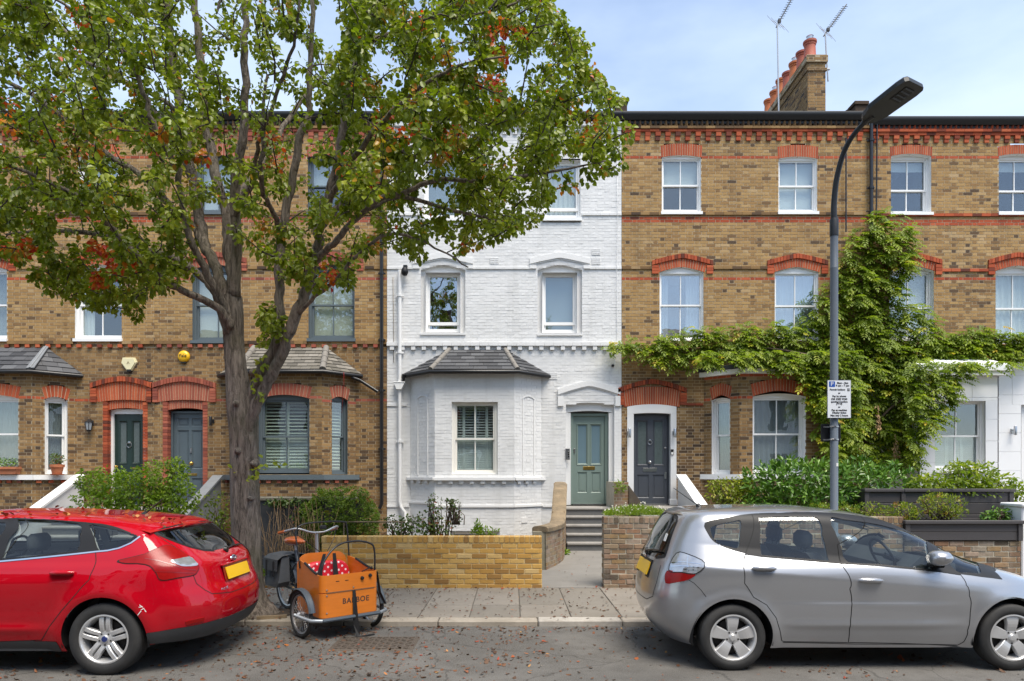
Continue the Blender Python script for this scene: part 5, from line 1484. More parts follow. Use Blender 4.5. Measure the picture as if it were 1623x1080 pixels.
m.prism([(x, max(YK + 0.21, y), ZP + 0.001) for x, y in rg_], (0, 0, 0.012)); tag(m.build('tree_pit', paint('tree_pit_soil', (0.05, 0.036, 0.026), 0.95, var=0.5, scale=25, bmp=0.8, bscale=50)), kind='structure')
# knots on the trunk
m = MB()
for u, v, r in ((374, 640, 0.05), (401, 735, 0.045), (377, 715, 0.05), (395, 790, 0.03), (400, 590, 0.05)):
 p = PX(u, v, TD - 0.16)
 m.lathe([(0.001, -0.045), (r * 0.5, -0.04), (r * 0.8, -0.01), (r * 1.3, 0.08)], tuple(p), 'y', 10)
m.build('bark_knot', M.bark, tree, smooth=180)
CROWN = [(-200, -330), (300, -420), (700, -330), (868, -120), (868, 5), (905, 30), (940, 85), (925, 105), (990, 122), (1002, 150), (955, 170), (1000, 195), (1012, 235), (985, 262), (935, 300), (880, 300), (868, 340), (800, 378), (735, 405), (690, 395), (650, 415), (600, 385), (565, 420), (548, 470), (520, 445), (480, 480), (452, 540), (425, 520), (432, 440), (400, 400), (330, 330), (300, 420), (255, 470), (215, 505), (160, 490), (100, 482), (62, 465), (30, 420), (-40, 400), (-200, 380)]
LOWHANG = [(418, 560), (408, 500), (425, 470), (445, 480), (438, 520)]
def crown_points(n, poly, dens):
 out = []
 while len(out) < n:
  u = RN.uniform(-200, 1015, 4000); v = RN.uniform(-400, 560, 4000)
  gap = np.sin(u * 0.031 + 1.7 * np.sin(v * 0.019)) * np.sin(v * 0.037 + 1.3 * np.sin(u * 0.023))
  k = inpoly(u, v, poly) & (RN.random(4000) < dens(u, v) * np.clip(0.85 + 0.8 * gap, 0.12, 1))
  u, v = u[k], v[k]
  X = (u - CU) / FPX * TD
  ht = 2.9 * np.sqrt(np.clip(1 - ((X + 2.9) / 5.6) ** 2, 0.05, 1)) * np.clip((v + 560) / 500, 0.45, 1)
  ht = ht * np.clip((600 - v) / 330, 0.30, 1)
  D = TD + RN.uniform(-0.85, 1.0, len(u)) * ht
  for a, b, c in zip(u, v, D):
   p = PX(a, b, TD)            # kept in the volume seen at the trunk's distance, then moved in depth
   out.append(tuple(PX(a, b, c)))
 return out[:n]
def dens(u, v):
 d = np.where(u > 540, 1.0, 0.48)
 d = np.where((u > 545) & (v < 300), 1.25, d)
 d = np.where((u > 300) & (u < 480) & (v > 60) & (v < 400), 0.40, d)
 d = np.where((u < 300) & (v < 210), 0.72, d)
 d = np.where((u < 330) & (v > 210), 1.05, d)
 d = np.where(v < -60, 0.30, d)
 d = np.where((u > 430) & (u < 620) & (v > 330), 0.62, d)
 return d / 1.3
tips = crown_points(2750, CROWN, dens) + crown_points(14, LOWHANG, lambda u, v: np.ones_like(u))
rr = random.Random(3)
# grow twigs from the skeleton to every tip, nearest first
pts = [Vector(p) for p in sk_pts]
tipsv = [Vector(t) for t in tips]
kd = kdtree.KDTree(len(pts))
for i, p in enumerate(pts): kd.insert(p, i)
kd.balance()
order = sorted(tipsv, key=lambda t: kd.find(t)[2])
branches = MB(); leafP, leafT, leafN, leafTint = [], [], [], []
nodes = list(pts)
pend = []
def rebuild():
 k = kdtree.KDTree(len(nodes))
 for i, p in enumerate(nodes): k.insert(p, i)
 k.balance(); return k
kd = rebuild()
orange = [PX(*q) for q in ((515, 290, 7.6), (525, 300, 7.7), (520, 315, 7.5), (510, 430, 7.6), (690, 200, 7.4), (700, 205, 7.2), (640, 205, 7.5), (650, 250, 7.5), (660, 15, 7.6), (500, 240, 7.6), (445, 155, 7.8), (135, 228, 7.5), (120, 200, 7.5), (40, 155, 7.6), (10, 360, 7.2), (95, 210, 7.4), (105, 20, 7.8), (110, 60, 7.8), (375, 120, 8), (300, 180, 8), (330, 110, 8), (750, 128, 7.3), (450, 240, 7.6), (535, 420, 7.5), (160, 230, 7.5), (590, 260, 7.4), (620, 240, 7.2), (790, 120, 7.5), (810, 65, 7.5), (170, 420, 7.5))]
for ti, t in enumerate(order):
 if ti % 60 == 0 and ti: kd = rebuild()
 p, idx, dist = kd.find(t)
 # attach a little back towards the trunk for a flowing angle
 best = None
 for (q, i2, d2) in kd.find_n(t, 14):
  dz = t.z - q.z
  back = (q - Vector((-3.2, TD, 4.0))).length
  sc = d2 + 0.25 * back - 0.15 * min(dz, 0.5)
  if best is None or sc < best[0]: best = (sc, q)
 q = best[1]
 L = (t - q).length
 if L < 0.05: continue
 out = (q - Vector((-3.2, TD, 4.0))).normalized()
 mid = q.lerp(t, 0.5) + Vector((rr.gauss(0, 0.09), rr.gauss(0, 0.09), rr.gauss(0.03, 0.08))) * L + out * 0.06 * L
 n = max(3, int(L / 0.16))
 path = []
 for i in range(n + 1):
  s = i / n
  path.append(q * (1 - s) ** 2 + mid * 2 * s * (1 - s) + t * s * s + Vector((rr.gauss(0, 0.008), rr.gauss(0, 0.008), rr.gauss(0, 0.008))))
 r0 = min(0.024, 0.006 + 0.009 * L)
 branches.tube(path, [r0 + (0.0032 - r0) * (i / n) for i in range(n + 1)], 4, cap=False)
 nodes.extend(path[1:])
 # leafy spurs along the outer part
 oran = min((t - o).length for o in orange)
 base_t = 0.955 if oran < 0.27 else (rr.uniform(0.84, 0.93) if rr.random() < 0.028 else rr.uniform(0.25, 0.62))
 start = max(0.0, 1 - 0.62 / max(L, 0.3)) if L > 0.5 else 0.1
 nl = rr.randint(28, 45)
 for k in range(nl):
  s = start + (1 - start) * (k + rr.random()) / nl
  f = s * n; i = min(n - 1, int(f)); c = path[i].lerp(path[i + 1], f - i)
  dvec = (path[i + 1] - path[i]).normalized()
  side = Vector((rr.gauss(0, 1), rr.gauss(0, 1), rr.gauss(0, 0.8)))
  side = (side - dvec * side.dot(dvec)).normalized()
  stem = 0.02 + rr.random() * 0.05
  a = c + side * stem + dvec * 0.015
  tdir = (side * 0.9 + dvec * 0.35 + Vector((0, 0, -0.55 - 0.4 * rr.random()))).normalized()
  nn = Vector((rr.gauss(0, 0.7), rr.gauss(-0.25, 0.7), 0.55 + rr.gauss(0, 0.55)))
  leafP.append(a); leafT.append(tdir); leafN.append(nn)
  tt = base_t + rr.gauss(0, 0.11) if base_t < 0.8 else base_t + rr.gauss(0, 0.04)
  if base_t < 0.8: tt = min(tt, 0.80)
  if rr.random() < 0.012: tt = rr.uniform(0.85, 0.98)
  leafTint.append(min(1, max(0, tt)))
branches.build('twigs', M.twig, tree, smooth=180, kind='stuff')
LP, LT, LN = np.array(leafP), np.array(leafT), np.array(leafN); LTi = np.array(leafTint)
sz = RN.uniform(0.042, 0.072, len(LP))
# the leaves nearest the viewer are objects of their own, the rest one crown
near = np.argsort(LP[:, 1] + np.where((LP[:, 2] < 6.6) & (LP[:, 0] > -6.2), 0, 50))[:300]
mask = np.ones(len(LP), bool); mask[near] = False
V, F = leaf_arrays(LP[mask], LT[mask], LN[mask], sz[mask], sz[mask] * 0.40)
mesh_np('crown', V, F, M.leaf_tree, tree, np.repeat(LTi[mask], 2), kind='stuff')
lm = {}
for i in near:
 b = int(LTi[i] * 12)
 if b not in lm:
  V, F = leaf_arrays(np.zeros((1, 3)), np.array([[1.0, 0, 0]]), np.array([[0, 0, 1.0]]), [0.07], [0.028])
  o = mesh_np('leaf', V, F, M.leaf_tree, None, [(b + 0.5) / 12] * 2); lm[b] = o.data; bpy.data.objects.remove(o)
 o = bpy.data.objects.new('leaf', lm[b]); COL.objects.link(o)
 T = Vector(LT[i]); S = T.cross(Vector(LN[i])).normalized(); U = S.cross(T)
 o.matrix_world = Matrix(((T.x, -S.x, U.x, LP[i][0]), (T.y, -S.y, U.y, LP[i][1]), (T.z, -S.z, U.z, LP[i][2]), (0, 0, 0, 1)))
 hang(o, tree)
# shoots on the trunk
sp = []
for u, v, c in ((440, 735, 5), (372, 735, 4), (402, 748, 6), (408, 740, 6), (398, 755, 5), (420, 575, 16), (415, 545, 16), (432, 520, 14), (405, 600, 10), (410, 625, 9)):
 for k in range(c): sp.append((u + RN.normal(0, 6), v + RN.normal(0, 7), TD - 0.25 + RN.normal(0, 0.06)))
SPp = np.array([tuple(PX(*q)) for q in sp])
V, F = leaf_arrays(SPp, unit(RN.normal(0, 1, (len(sp), 3)) + [0, -0.3, -0.5]), unit(RN.normal(0, 0.6, (len(sp), 3)) + [0, -0.5, 0.6]), RN.uniform(0.05, 0.085, len(sp)), RN.uniform(0.02, 0.032, len(sp)))
mesh_np('trunk_shoots', V, F, M.leaf_tree, tree, np.repeat(gauss_tint(len(sp), 0.6, 0.1), 2), kind='stuff')
# ------------------------------------------------------------------ cars
def carpaint(name, col, metal, rough=0.28, coat=1.0, flake=0.0, spec=0.5):
 m, nt, p = new_mat(name)
 n1 = noise(nt, 1.4, 5, 0.6, 'World'); n2 = noise(nt, 400, 2, 0.5, 'World')
 c = mixc(nt, rng(nt, n1, 0, 0.12, 0.45, 0.75), col, tuple(x * 0.75 + 0.03 for x in col))
 if flake: c = mixc(nt, rng(nt, n2, 0, flake, 0.45, 0.7), c, tuple(min(1, x * 1.5) for x in col))
 nt.links.new(c, p.inputs['Base Color'])
 p.inputs['Metallic'].default_value = metal; p.inputs['Roughness'].default_value = rough
 p.inputs['Specular IOR Level'].default_value = spec
 p.inputs['Coat Weight'].default_value = coat; p.inputs['Coat Roughness'].default_value = 0.02
 return m
M.redpaint = carpaint('red_car_paint', (0.36, 0.0015, 0.009), 0.0, 0.6, spec=0.0)
M.silverpaint = carpaint('silver_car_paint', (0.37, 0.375, 0.39), 0.7, 0.30, 1.0, 0.25)
M.tyre = paint('tyre_rubber', (0.018, 0.018, 0.018), 0.75, var=0.25, scale=12, dirt=0.4, dirtcol=(0.06, 0.055, 0.05))
M.alloy = paint('alloy_wheel', (0.62, 0.62, 0.62), 0.36, 0.6, var=0.06, dirt=0.2, dirtcol=(0.2, 0.17, 0.14))
M.wheeldark = paint('brake_dark', (0.035, 0.033, 0.032), 0.7, 0.3)
M.trimblack = paint('satin_black_trim', (0.011, 0.011, 0.012), 0.5, var=0.1, spec=0.3)
M.trimgrey = paint('bumper_grey_plastic', (0.035, 0.036, 0.038), 0.55, var=0.12)
M.carglass = glassmat('car_window_glass', (0.78, 0.84, 0.83), 0.015)
M.cardark = glassmat('car_rear_glass', (0.25, 0.29, 0.29), 0.05)
M.lampred = paint('lamp_red', (0.23, 0.005, 0.005), 0.22, var=0.3, scale=20, coat=0.0, spec=0.25)
M.lampdark = paint('lamp_deep_red', (0.20, 0.004, 0.006), 0.28, var=0.2, scale=25, coat=0.25)
M.lampclear = paint('lamp_clear', (0.42, 0.43, 0.45), 0.08, 0.6, var=0.4, scale=16, coat=1.0)
M.chrome = paint('chrome', (0.72, 0.72, 0.73), 0.08, 1.0, var=0.02)
M.plate = paint('yellow_plate', (0.78, 0.46, 0.008), 0.4, var=0.02)
M.seat = paint('seat_cloth', (0.075, 0.08, 0.085), 0.9, var=0.2)
M.dash = paint('dash_plastic', (0.05, 0.055, 0.06), 0.6, var=0.2)
M.lining = paint('cabin_lining', (0.30, 0.30, 0.29), 0.9, var=0.1)
M.seam = paint('panel_gap', (0.004, 0.004, 0.004), 0.8)
M.bluebadge = paint('badge_blue', (0.01, 0.025, 0.13), 0.2, coat=1.0)
class Car:
 """A car body as a stack of level outlines; t runs from tail (0) to nose (1) round the side, z up."""
 def __init__(self, root, rows, xm, p=9.0, q=2.6, NT=300, NV=110, relief=None, pf=4.0):
  self.root = root; self.rows = np.array(rows, float); self.xm = xm; self.relief = relief; self.NT, self.NV = NT, NV
  # normalised outline
  A = np.linspace(0, 1, 4001)
  xr = 1 - A ** 3 * (1 - 0.80); 
  y1 = np.linspace(0, 0.86, 600); tail = np.stack([-(1 - y1 ** q) ** (1 / p), y1], 1)
  xs = np.linspace(tail[-1, 0], 0.0, 900)[1:]; side_r = np.stack([xs, (1 - np.abs(xs) ** p) ** (1 / q)], 1)
  y2 = np.linspace(0.86, 0, 600); nose = np.stack([(1 - y2 ** q) ** (1 / pf), y2], 1)
  xs2 = np.linspace(0, nose[0, 0], 900)[1:]; side_f = np.stack([xs2, (1 - np.abs(xs2) ** pf) ** (1 / q)], 1)
  P = np.concatenate([tail, side_r, side_f, nose[1:]])
  a, f, b = 2.0, 2.0, 0.85
  Q = P * np.array([2.0, 0.85])
  s = np.concatenate([[0], np.cumsum(np.linalg.norm(np.diff(Q, axis=0), axis=1))]); s /= s[-1]
  self.ts, self.cx, self.sy = s, P[:, 0], P[:, 1]
  r = self.rows
  d = np.concatenate([[0], np.cumsum(np.abs(np.diff(r[:, 0])) + 0.5 * np.abs(np.diff(r[:, 3])) + 0.12 * np.abs(np.diff(r[:, 1])))]); self.vs = d / d[-1]
 def prof(self, v):
  def sm(col):
   # monotone cubic through the rows
   x, y = self.vs, self.rows[:, col]
   h = np.diff(x); dl = np.diff(y) / h
   mm = np.zeros_like(y); mm[1:-1] = np.where(dl[:-1] * dl[1:] > 0, 2 * dl[:-1] * dl[1:] / (dl[:-1] + dl[1:] + 1e-12), 0); mm[0], mm[-1] = dl[0], dl[-1]
   i = np.clip(np.searchsorted(x, v, side='right') - 1, 0, len(x) - 2)
   t = (v - x[i]) / h[i]
   return (y[i] * (2 * t ** 3 - 3 * t * t + 1) + h[i] * mm[i] * (t ** 3 - 2 * t * t + t) + y[i + 1] * (-2 * t ** 3 + 3 * t * t) + h[i] * mm[i + 1] * (t ** 3 - t * t))
  return [sm(c) for c in range(4)]
 def S(self, t, v):
  z, xr, xf, b = self.prof(v)
  cx = np.interp(t, self.ts, self.cx); sy = np.interp(t, self.ts, self.sy)
  x = (xr + xf) / 2 + cx * (xf - xr) / 2
  y = b * sy
  if self.relief is not None:
   y = y + self.relief(x, z, sy) * np.clip((sy - 0.6) / 0.3, 0, 1)
  return np.stack([x, y, z], -1)
 def grid(self):
  tt = np.linspace(0, 1, self.NT); vv = np.linspace(0, 1, self.NV)
  # more rows where the sides are, fewer on the roof
  T, Vv = np.meshgrid(tt, vv, indexing='ij')
  self.T, self.Vv = T, Vv
  P = self.S(T.ravel(), Vv.ravel())
  self.P0 = P.reshape(self.NT, self.NV, 3)
 def bvh(self):
  self.grid()
  V = [tuple(p) for p in self.P0.reshape(-1, 3)]
  F = []
  nv = self.NV
  for i in range(self.NT - 1):
   for j in range(nv - 1):
    F.append((i * nv + j, (i + 1) * nv + j, (i + 1) * nv + j + 1, i * nv + j + 1))
  self.faces0 = F
  self.Bn = BVHTree.FromPolygons(V, F)
 def tv(self, pts, mirror=1):
  """Photo pixels -> (t, v) on the near side of the shell. mirror: +1 if the near side is local +y."""
  Mi = mw(self.root).inverted()
  o = Mi @ Vector((0, 0, CAMZ)); out = []
  for u, v in pts:
   w = Mi @ PX(u, v, 6.0) - o
   o2, w2 = o.copy(), w.normalized()
   best = None
   for sg in (mirror, -mirror):
    oo = Vector((o2.x, o2.y * sg, o2.z)); ww = Vector((w2.x, w2.y * sg, w2.z))
    h = self.Bn.ray_cast(oo, ww)
    if h[0] is not None and h[0].y >= -0.02 and (best is None or h[3] < best[3]): best = h
   if best is None:
    best = self.Bn.find_nearest(Vector((0, 0, 0.8)))
    # nearest point of the shell to the ray
    oo = Vector((o2.x, o2.y * mirror, o2.z)); ww = Vector((w2.x, w2.y * mirror, w2.z)); bd = 1e9
    for k in range(60):
     q = oo + ww * (4.5 + k * 0.07)
     hh = self.Bn.find_nearest(q)
     if hh[3] < bd: bd, best = hh[3], hh
   i, j = divmod(best[2], self.NV - 1)
   a, b, c, d = [Vector(self.P0[x, y]) for x, y in ((i, j), (i + 1, j), (i, j + 1), (i + 1, j + 1))]
   e1, e2 = (b - a), (c - a)
   r = best[0] - a
   ft = min(1.2, max(-0.2, r.dot(e1) / max(e1.length_squared, 1e-9))); fv = min(1.2, max(-0.2, r.dot(e2) / max(e2.length_squared, 1e-9)))
   out.append((self.T[i, 0] + ft * (self.T[1, 0] - self.T[0, 0]), self.Vv[0, j] + fv * (self.Vv[0, 1] - self.Vv[0, 0])))
  return out
 def xz(self, pts):
  """Side-view (x, z) points -> (t, v)."""
  z = self.prof(np.linspace(0, 1, 2000))[0]
  out = []
  tt = np.linspace(0.0, 1, 3000)
  for x, zz in pts:
   v = np.interp(zz, z, np.linspace(0, 1, 2000))
   Pp = self.S(tt, np.full(3000, v))[:, 0]
   out.append((float(np.interp(x, Pp, tt)), float(v)))
  return out
 def build(self, classes, mats, holes, names, lift):
  """classes: list of (key, polygon in (t,v)) later ones win; holes likewise removed. Each class becomes its own object, both sides."""
  nt, nv = self.NT, self.NV
  T, Vv = self.T.copy(), self.Vv.copy()
  ct = (T[:-1, :-1] + T[1:, 1:]) / 2; cv = (Vv[:-1, :-1] + Vv[1:, 1:]) / 2
  lab = np.zeros(ct.shape, int)
  keys = ['body']
  allp = []
  for key, poly in classes:
   if key not in keys: keys.append(key)
   k = inpoly(ct.ravel(), cv.ravel(), poly).reshape(ct.shape)
   lab[k] = keys.index(key); allp.append(poly)
  for poly in holes:
   lab[inpoly(ct.ravel(), cv.ravel(), poly).reshape(ct.shape)] = -1; allp.append(poly)
  # snap the vertices on class borders to the outlines
  sc = np.array([1 / (T[1, 0] - T[0, 0]), 1 / (Vv[0, 1] - Vv[0, 0])])
  segs = []
  for poly in allp:
   q = np.array(poly) * sc
   segs += list(zip(q, np.roll(q, -1, 0)))
  A = np.array([s[0] for s in segs]); B = np.array([s[1] for s in segs]); D = B - A; DD = np.maximum((D ** 2).sum(1), 1e-9)
  for i in range(1, nt - 1):
   for j in range(1, nv - 1):
    n = lab[i - 1:i + 1, j - 1:j + 1]
    if (n != n[0, 0]).any():
     p = np.array([T[i, j], Vv[i, j]]) * sc
     t = np.clip(((p - A) * D).sum(1) / DD, 0, 1)
     q = A + D * t[:, None]; dist = ((q - p) ** 2).sum(1); k = dist.argmin()
     if dist[k] < 1.3:
      T[i, j], Vv[i, j] = q[k] / sc
  P = self.S(T.ravel(), Vv.ravel()).reshape(nt, nv, 3)
  self.P = P
  du = np.gradient(P, axis=0); dv = np.gradient(P, axis=1)
  Nn = np.cross(du, dv); Nn = unit(Nn)
  c = np.array([self.xm, 0, 0.7])
  if ((P - c) * Nn).sum() < 0: Nn = -Nn
  self.Nn = Nn
  objs = {}
  for ki, key in enumerate(keys):
   sel = np.argwhere(lab == ki)
   if not len(sel): continue
   for side in ((1,) if False else (1, -1)):
    pass
   off = lift.get(key, 0.0)
   Q = P + Nn * off
   one = names[key][1]
   parts = []
   for side in (1, -1):
    idx = {}; V = []; F = []
    def vid(i, j):
     if (i, j) not in idx:
      idx[(i, j)] = len(V); p = Q[i, j]; V.append((p[0], p[1] * side, p[2]))
     return idx[(i, j)]
    for i, j in sel:
     f = (vid(i, j), vid(i + 1, j), vid(i + 1, j + 1), vid(i, j + 1))
     F.append(f if side < 0 else f[::-1])
    parts.append((V, F))
   if one:
    V = parts[0][0] + parts[1][0]; n0 = len(parts[0][0]); F = parts[0][1] + [tuple(x + n0 for x in f) for f in parts[1][1]]
    todo = [(V, F)]
   else: todo = parts
   for V, F in todo:
    me = bpy.data.meshes.new(names[key][0]); me.from_pydata(V, [], F); me.materials.append(mats[key])
    if one:
     bm = bmesh.new(); bm.from_mesh(me); bmesh.ops.remove_doubles(bm, verts=bm.verts, dist=0.0004); bm.to_mesh(me); bm.free()
    me.shade_smooth(); me.update()
    o = bpy.data.objects.new(names[key][0], me); COL.objects.link(o); o.parent = self.root
    objs.setdefault(key, []).append(o)
  # inner lining of the cabin
  sel = np.argwhere((lab == 0) | np.isin(lab, [keys.index(k) for k in keys if names[k][0] in ('rear_door', 'front_door', 'window_trim', 'tailgate')]))
  zc = (P[:-1, :-1, 2] + P[1:, 1:, 2]) / 2
  V = []; F = []; idx = {}
  Q = P - Nn * 0.03
  for side in (1, -1):
   for i, j in sel:
    if zc[i, j] < 0.5 or zc[i, j] > self.rows[-1, 0] - 0.05: continue
    f = []
    for a, b in ((i, j), (i + 1, j), (i + 1, j + 1), (i, j + 1)):
     if (a, b, side) not in idx: idx[(a, b, side)] = len(V); p = Q[a, b]; V.append((p[0], p[1] * side, p[2]))
     f.append(idx[(a, b, side)])
    F.append(tuple(f))
  me = bpy.data.meshes.new('cabin_lining'); me.from_pydata(V, [], F); me.materials.append(M.lining); me.shade_smooth(); me.update()
  o = bpy.data.objects.new('cabin_lining', me); COL.objects.link(o); o.parent = self.root
  return objs
 def ribbon(self, name, poly, w, mat, lift=0.0012, closed=False, both=True, nrm=True, parent=None, d=0.0):
  """A narrow strip following a line on the shell, (t,v) points."""
  q = [np.array(p) for p in poly]
  if closed: q.append(q[0])
  pts = []
  for a, b in zip(q, q[1:]):
   n = max(2, int(np.linalg.norm((b - a) * np.array([4.5, 2.2])) / 0.02))
   for k in range(n): pts.append(a + (b - a) * k / n)
  pts.append(q[-1]); pts = np.array(pts)
  P = self.S(pts[:, 0], pts[:, 1])
  e = 0.002
  n = np.cross(self.S(np.clip(pts[:, 0] + e, 0, 1), pts[:, 1]) - P, self.S(pts[:, 0], np.clip(pts[:, 1] + e, 0, 1)) - P); n = unit(n)
  n = np.where(((P - np.array([self.xm, 0, 0.7])) * n).sum(1, keepdims=True) < 0, -n, n)
  t = unit(np.gradient(P, axis=0)); s = np.cross(n, t)
  for side in ((1, -1) if both else (1,)):
   m = MB()
   k = np.array([1, side, 1])
   m.strip([tuple(x) for x in (P + s * w / 2 + n * lift) * k], [tuple(x) for x in (P - s * w / 2 + n * lift) * k])
   if d > 0:
    m.strip([tuple(x) for x in (P + s * w / 2 + n * lift) * k], [tuple(x) for x in (P + s * w / 2 - n * d) * k]); m.strip([tuple(x) for x in (P - s * w / 2 + n * lift) * k], [tuple(x) for x in (P - s * w / 2 - n * d) * k])
   m.build(name, mat, parent or self.root, world=False, smooth=180)
def smooth_poly(P, per=5):
 P = [np.array(p, float) for p in P]; n = len(P); out = []
 for i in range(n):
  p0, p1, p2, p3 = P[i - 1], P[i], P[(i + 1) % n], P[(i + 2) % n]
  for k in range(per):
   t = k / per
   out.append(tuple(0.5 * ((2 * p1) + (-p0 + p2) * t + (2 * p0 - 5 * p1 + 4 * p2 - p3) * t * t + (-p0 + 3 * p1 - 3 * p2 + p3) * t ** 3)))
 return out
def circle_xz(cx, cz, r, n=48): return [(cx + r * cos(2 * pi * k / n), cz + r * sin(2 * pi * k / n)) for k in range(n)]
def wheel(root, x, y, r, w, rimr, side, spoke, nspoke=5, badge=None):
 """side=+1: outer face towards local +y."""
 e = bpy.data.objects.new('wheel', None); COL.objects.link(e); e.parent = root; e.location = (x, y, r); e.empty_display_size = 0.1
 if side < 0: e.rotation_euler = (0, 0, pi)
 m = MB()
 pr = [(rimr - 0.006, 0.0 - w * 0.92), (rimr + 0.02, -w * 0.95), (r - 0.02, -w * 0.93), (r - 0.004, -w * 0.80), (r, -w * 0.7)]
 for k in range(1, 5):
  a = -w * 0.7 + w * 0.52 * k / 5
  pr += [(r, a - 0.004), (r - 0.006, a - 0.002), (r - 0.006, a + 0.002), (r, a + 0.004)]
 pr += [(r, -w * 0.16), (r - 0.006, -w * 0.07), (r - 0.02, -0.003), (r - 0.05, 0.006), (rimr + 0.025, 0.004), (rimr + 0.006, -0.004), (rimr - 0.004, -0.012)]
 m.lathe(pr, (0, 0, 0), 'y', 64); m.build('tyre', M.tyre, e, world=False, smooth=35)
 m = MB()
 m.lathe([(rimr + 0.004, -0.008), (rimr + 0.004, -0.002), (rimr - 0.008, 0.0), (rimr - 0.016, -0.012), (rimr - 0.03, -0.05), (rimr - 0.04, -w * 0.9)], (0, 0, 0), 'y', 64)
 hub = 0.068
 for k in range(nspoke):
  a = pi / 2 + 2 * pi * k / nspoke
  def pt(rad, off, dep): return (rad * cos(a) - off * sin(a), dep, rad * sin(a) + off * cos(a))
  for (o0, o1, q0, q1) in spoke:
   # one arm: from the hub to the rim, between side offsets
   R0, R1, nn = hub * 0.7, rimr - 0.012, 6
   top = []; 
   for i in range(nn + 1):
    s = i / nn; rad = R0 + (R1 - R0) * s
    lo = o0 + (q0 - o0) * s; hi = o1 + (q1 - o1) * s
    dep = -0.028 + 0.012 * sin(pi * s) + 0.012 * s
    top.append((pt(rad, lo - 0.004, dep - 0.035), pt(rad, lo, dep - 0.006), pt(rad, lo + 0.005, dep), pt(rad, hi - 0.005, dep), pt(rad, hi, dep - 0.006), pt(rad, hi + 0.004, dep - 0.035)))
   for A, B in zip(top, top[1:]):
    for z in range(5): m.poly([A[z], B[z], B[z + 1], A[z + 1]])
 m.lathe([(0.0, -0.012), (0.03, -0.013), (0.034, -0.022), (hub, -0.026), (hub + 0.004, -0.06)], (0, 0, 0), 'y', 32)
 m.build('rim', M.alloy, e, world=False, smooth=35)
 m = MB()
 m.lathe([(0.0, -0.075), (rimr * 0.72, -0.075), (rimr * 0.72, -0.09), (rimr - 0.02, -0.10), (rimr - 0.02, -0.12)], (0, 0, 0), 'y', 40); m.build('brake_disc', M.wheeldark, e, world=False)
 m = MB()
 for k in range(nspoke):
  a = pi / 2 + 2 * pi * (k + 0.5) / nspoke
  m.lathe([(0.0, -0.02), (0.008, -0.02), (0.009, -0.03)], (0.052 * cos(a), 0.0, 0.052 * sin(a)), 'y', 8)
 m.build('wheel_nut', M.wheeldark, e, world=False)
 m = MB(); m.lathe([(0.0, -0.0085), (0.024, -0.010), (0.028, -0.014)], (0, 0, 0), 'y', 20); m.build('centre_cap', badge or M.alloy, e, world=False, smooth=40)
 return e
def cabin(root, seats, dash, wheel_at, zf=0.32, wmax=0.62):
 m = MB(); m.box(dash[0] - 2.2, dash[0] + 0.5, -wmax, wmax, zf - 0.1, zf); m.build('floor_pan', M.trimgrey, root, world=False)
 for x, y, wd, hgt in seats:
  s = bpy.data.objects.new('seat', None); COL.objects.link(s); s.parent = root; s.location = (x, y, 0)
  m = MB(); m.cbox(0.0, 0.5, -wd, wd, 0.42, 0.60, 0.04); m.build('cushion', M.seat, s, world=False, smooth=50)
  m = MB(); n = 8
  prof = [(-0.02 - 0.30 * i / n + 0.02 * sin(pi * i / n), 0.56 + (hgt - 0.56) * i / n) for i in range(n + 1)]
  for sgn in (0,):
   A = [(a + 0.06, -wd * (1 - 0.25 * (i / n) ** 2), z) for i, (a, z) in enumerate(prof)]; B = [(a + 0.06, wd * (1 - 0.25 * (i / n) ** 2), z) for i, (a, z) in enumerate(prof)]
   C = [(a - 0.06, p[1], z) for (a, z), p in zip(prof, A)]; D = [(a - 0.06, p[1], z) for (a, z), p in zip(prof, B)]
   m.strip(A, B); m.strip(D, C); m.strip(C, A); m.strip(B, D); m.poly([A[-1], B[-1], D[-1], C[-1]])
  m.build('seat_back', M.seat, s, world=False, smooth=60)
  for yy in ((0,) if wd < 0.4 else (-0.36, 0.36)):
   m = MB(); hx = prof[-1][0]
   m.cbox(hx - 0.07, hx + 0.04, yy - 0.13, yy + 0.13, hgt + 0.03, hgt + 0.2, 0.04); m.tube([(hx - 0.01, yy - 0.05, hgt - 0.05), (hx - 0.01, yy - 0.05, hgt + 0.06)], 0.008, 6); m.tube([(hx - 0.01, yy + 0.05, hgt - 0.05), (hx - 0.01, yy + 0.05, hgt + 0.06)], 0.008, 6)
   m.build('headrest', M.seat, s, world=False, smooth=60)
 x, zt = dash
 m = MB(); m.prism([(x - 0.25, -wmax, 0.5), (x - 0.28, -wmax, zt - 0.12), (x - 0.15, -wmax, zt), (x + 0.16, -wmax, zt - 0.06), (x + 0.2, -wmax, 0.5)], (0, 2 * wmax, 0)); m.build('dashboard', M.dash, root, world=False)
 xx, yy, zz = wheel_at
 m = MB(); tilt = radians(25)
 ring = [(xx - 0.17 * cos(a) * sin(tilt), yy + 0.18 * sin(a), zz + 0.17 * cos(a) * cos(tilt)) for a in [2 * pi * k / 28 for k in range(29)]]
 m.tube(ring, 0.014, 8); m.tube([(xx, yy - 0.17, zz), (xx + 0.02, yy, zz), (xx, yy + 0.17, zz)], 0.014, 6); m.tube([(xx + 0.02, yy, zz), (xx + 0.3, yy, zz - 0.1)], 0.03, 8)
 m.build('steering_wheel', M.trimblack, root, world=False, smooth=60)
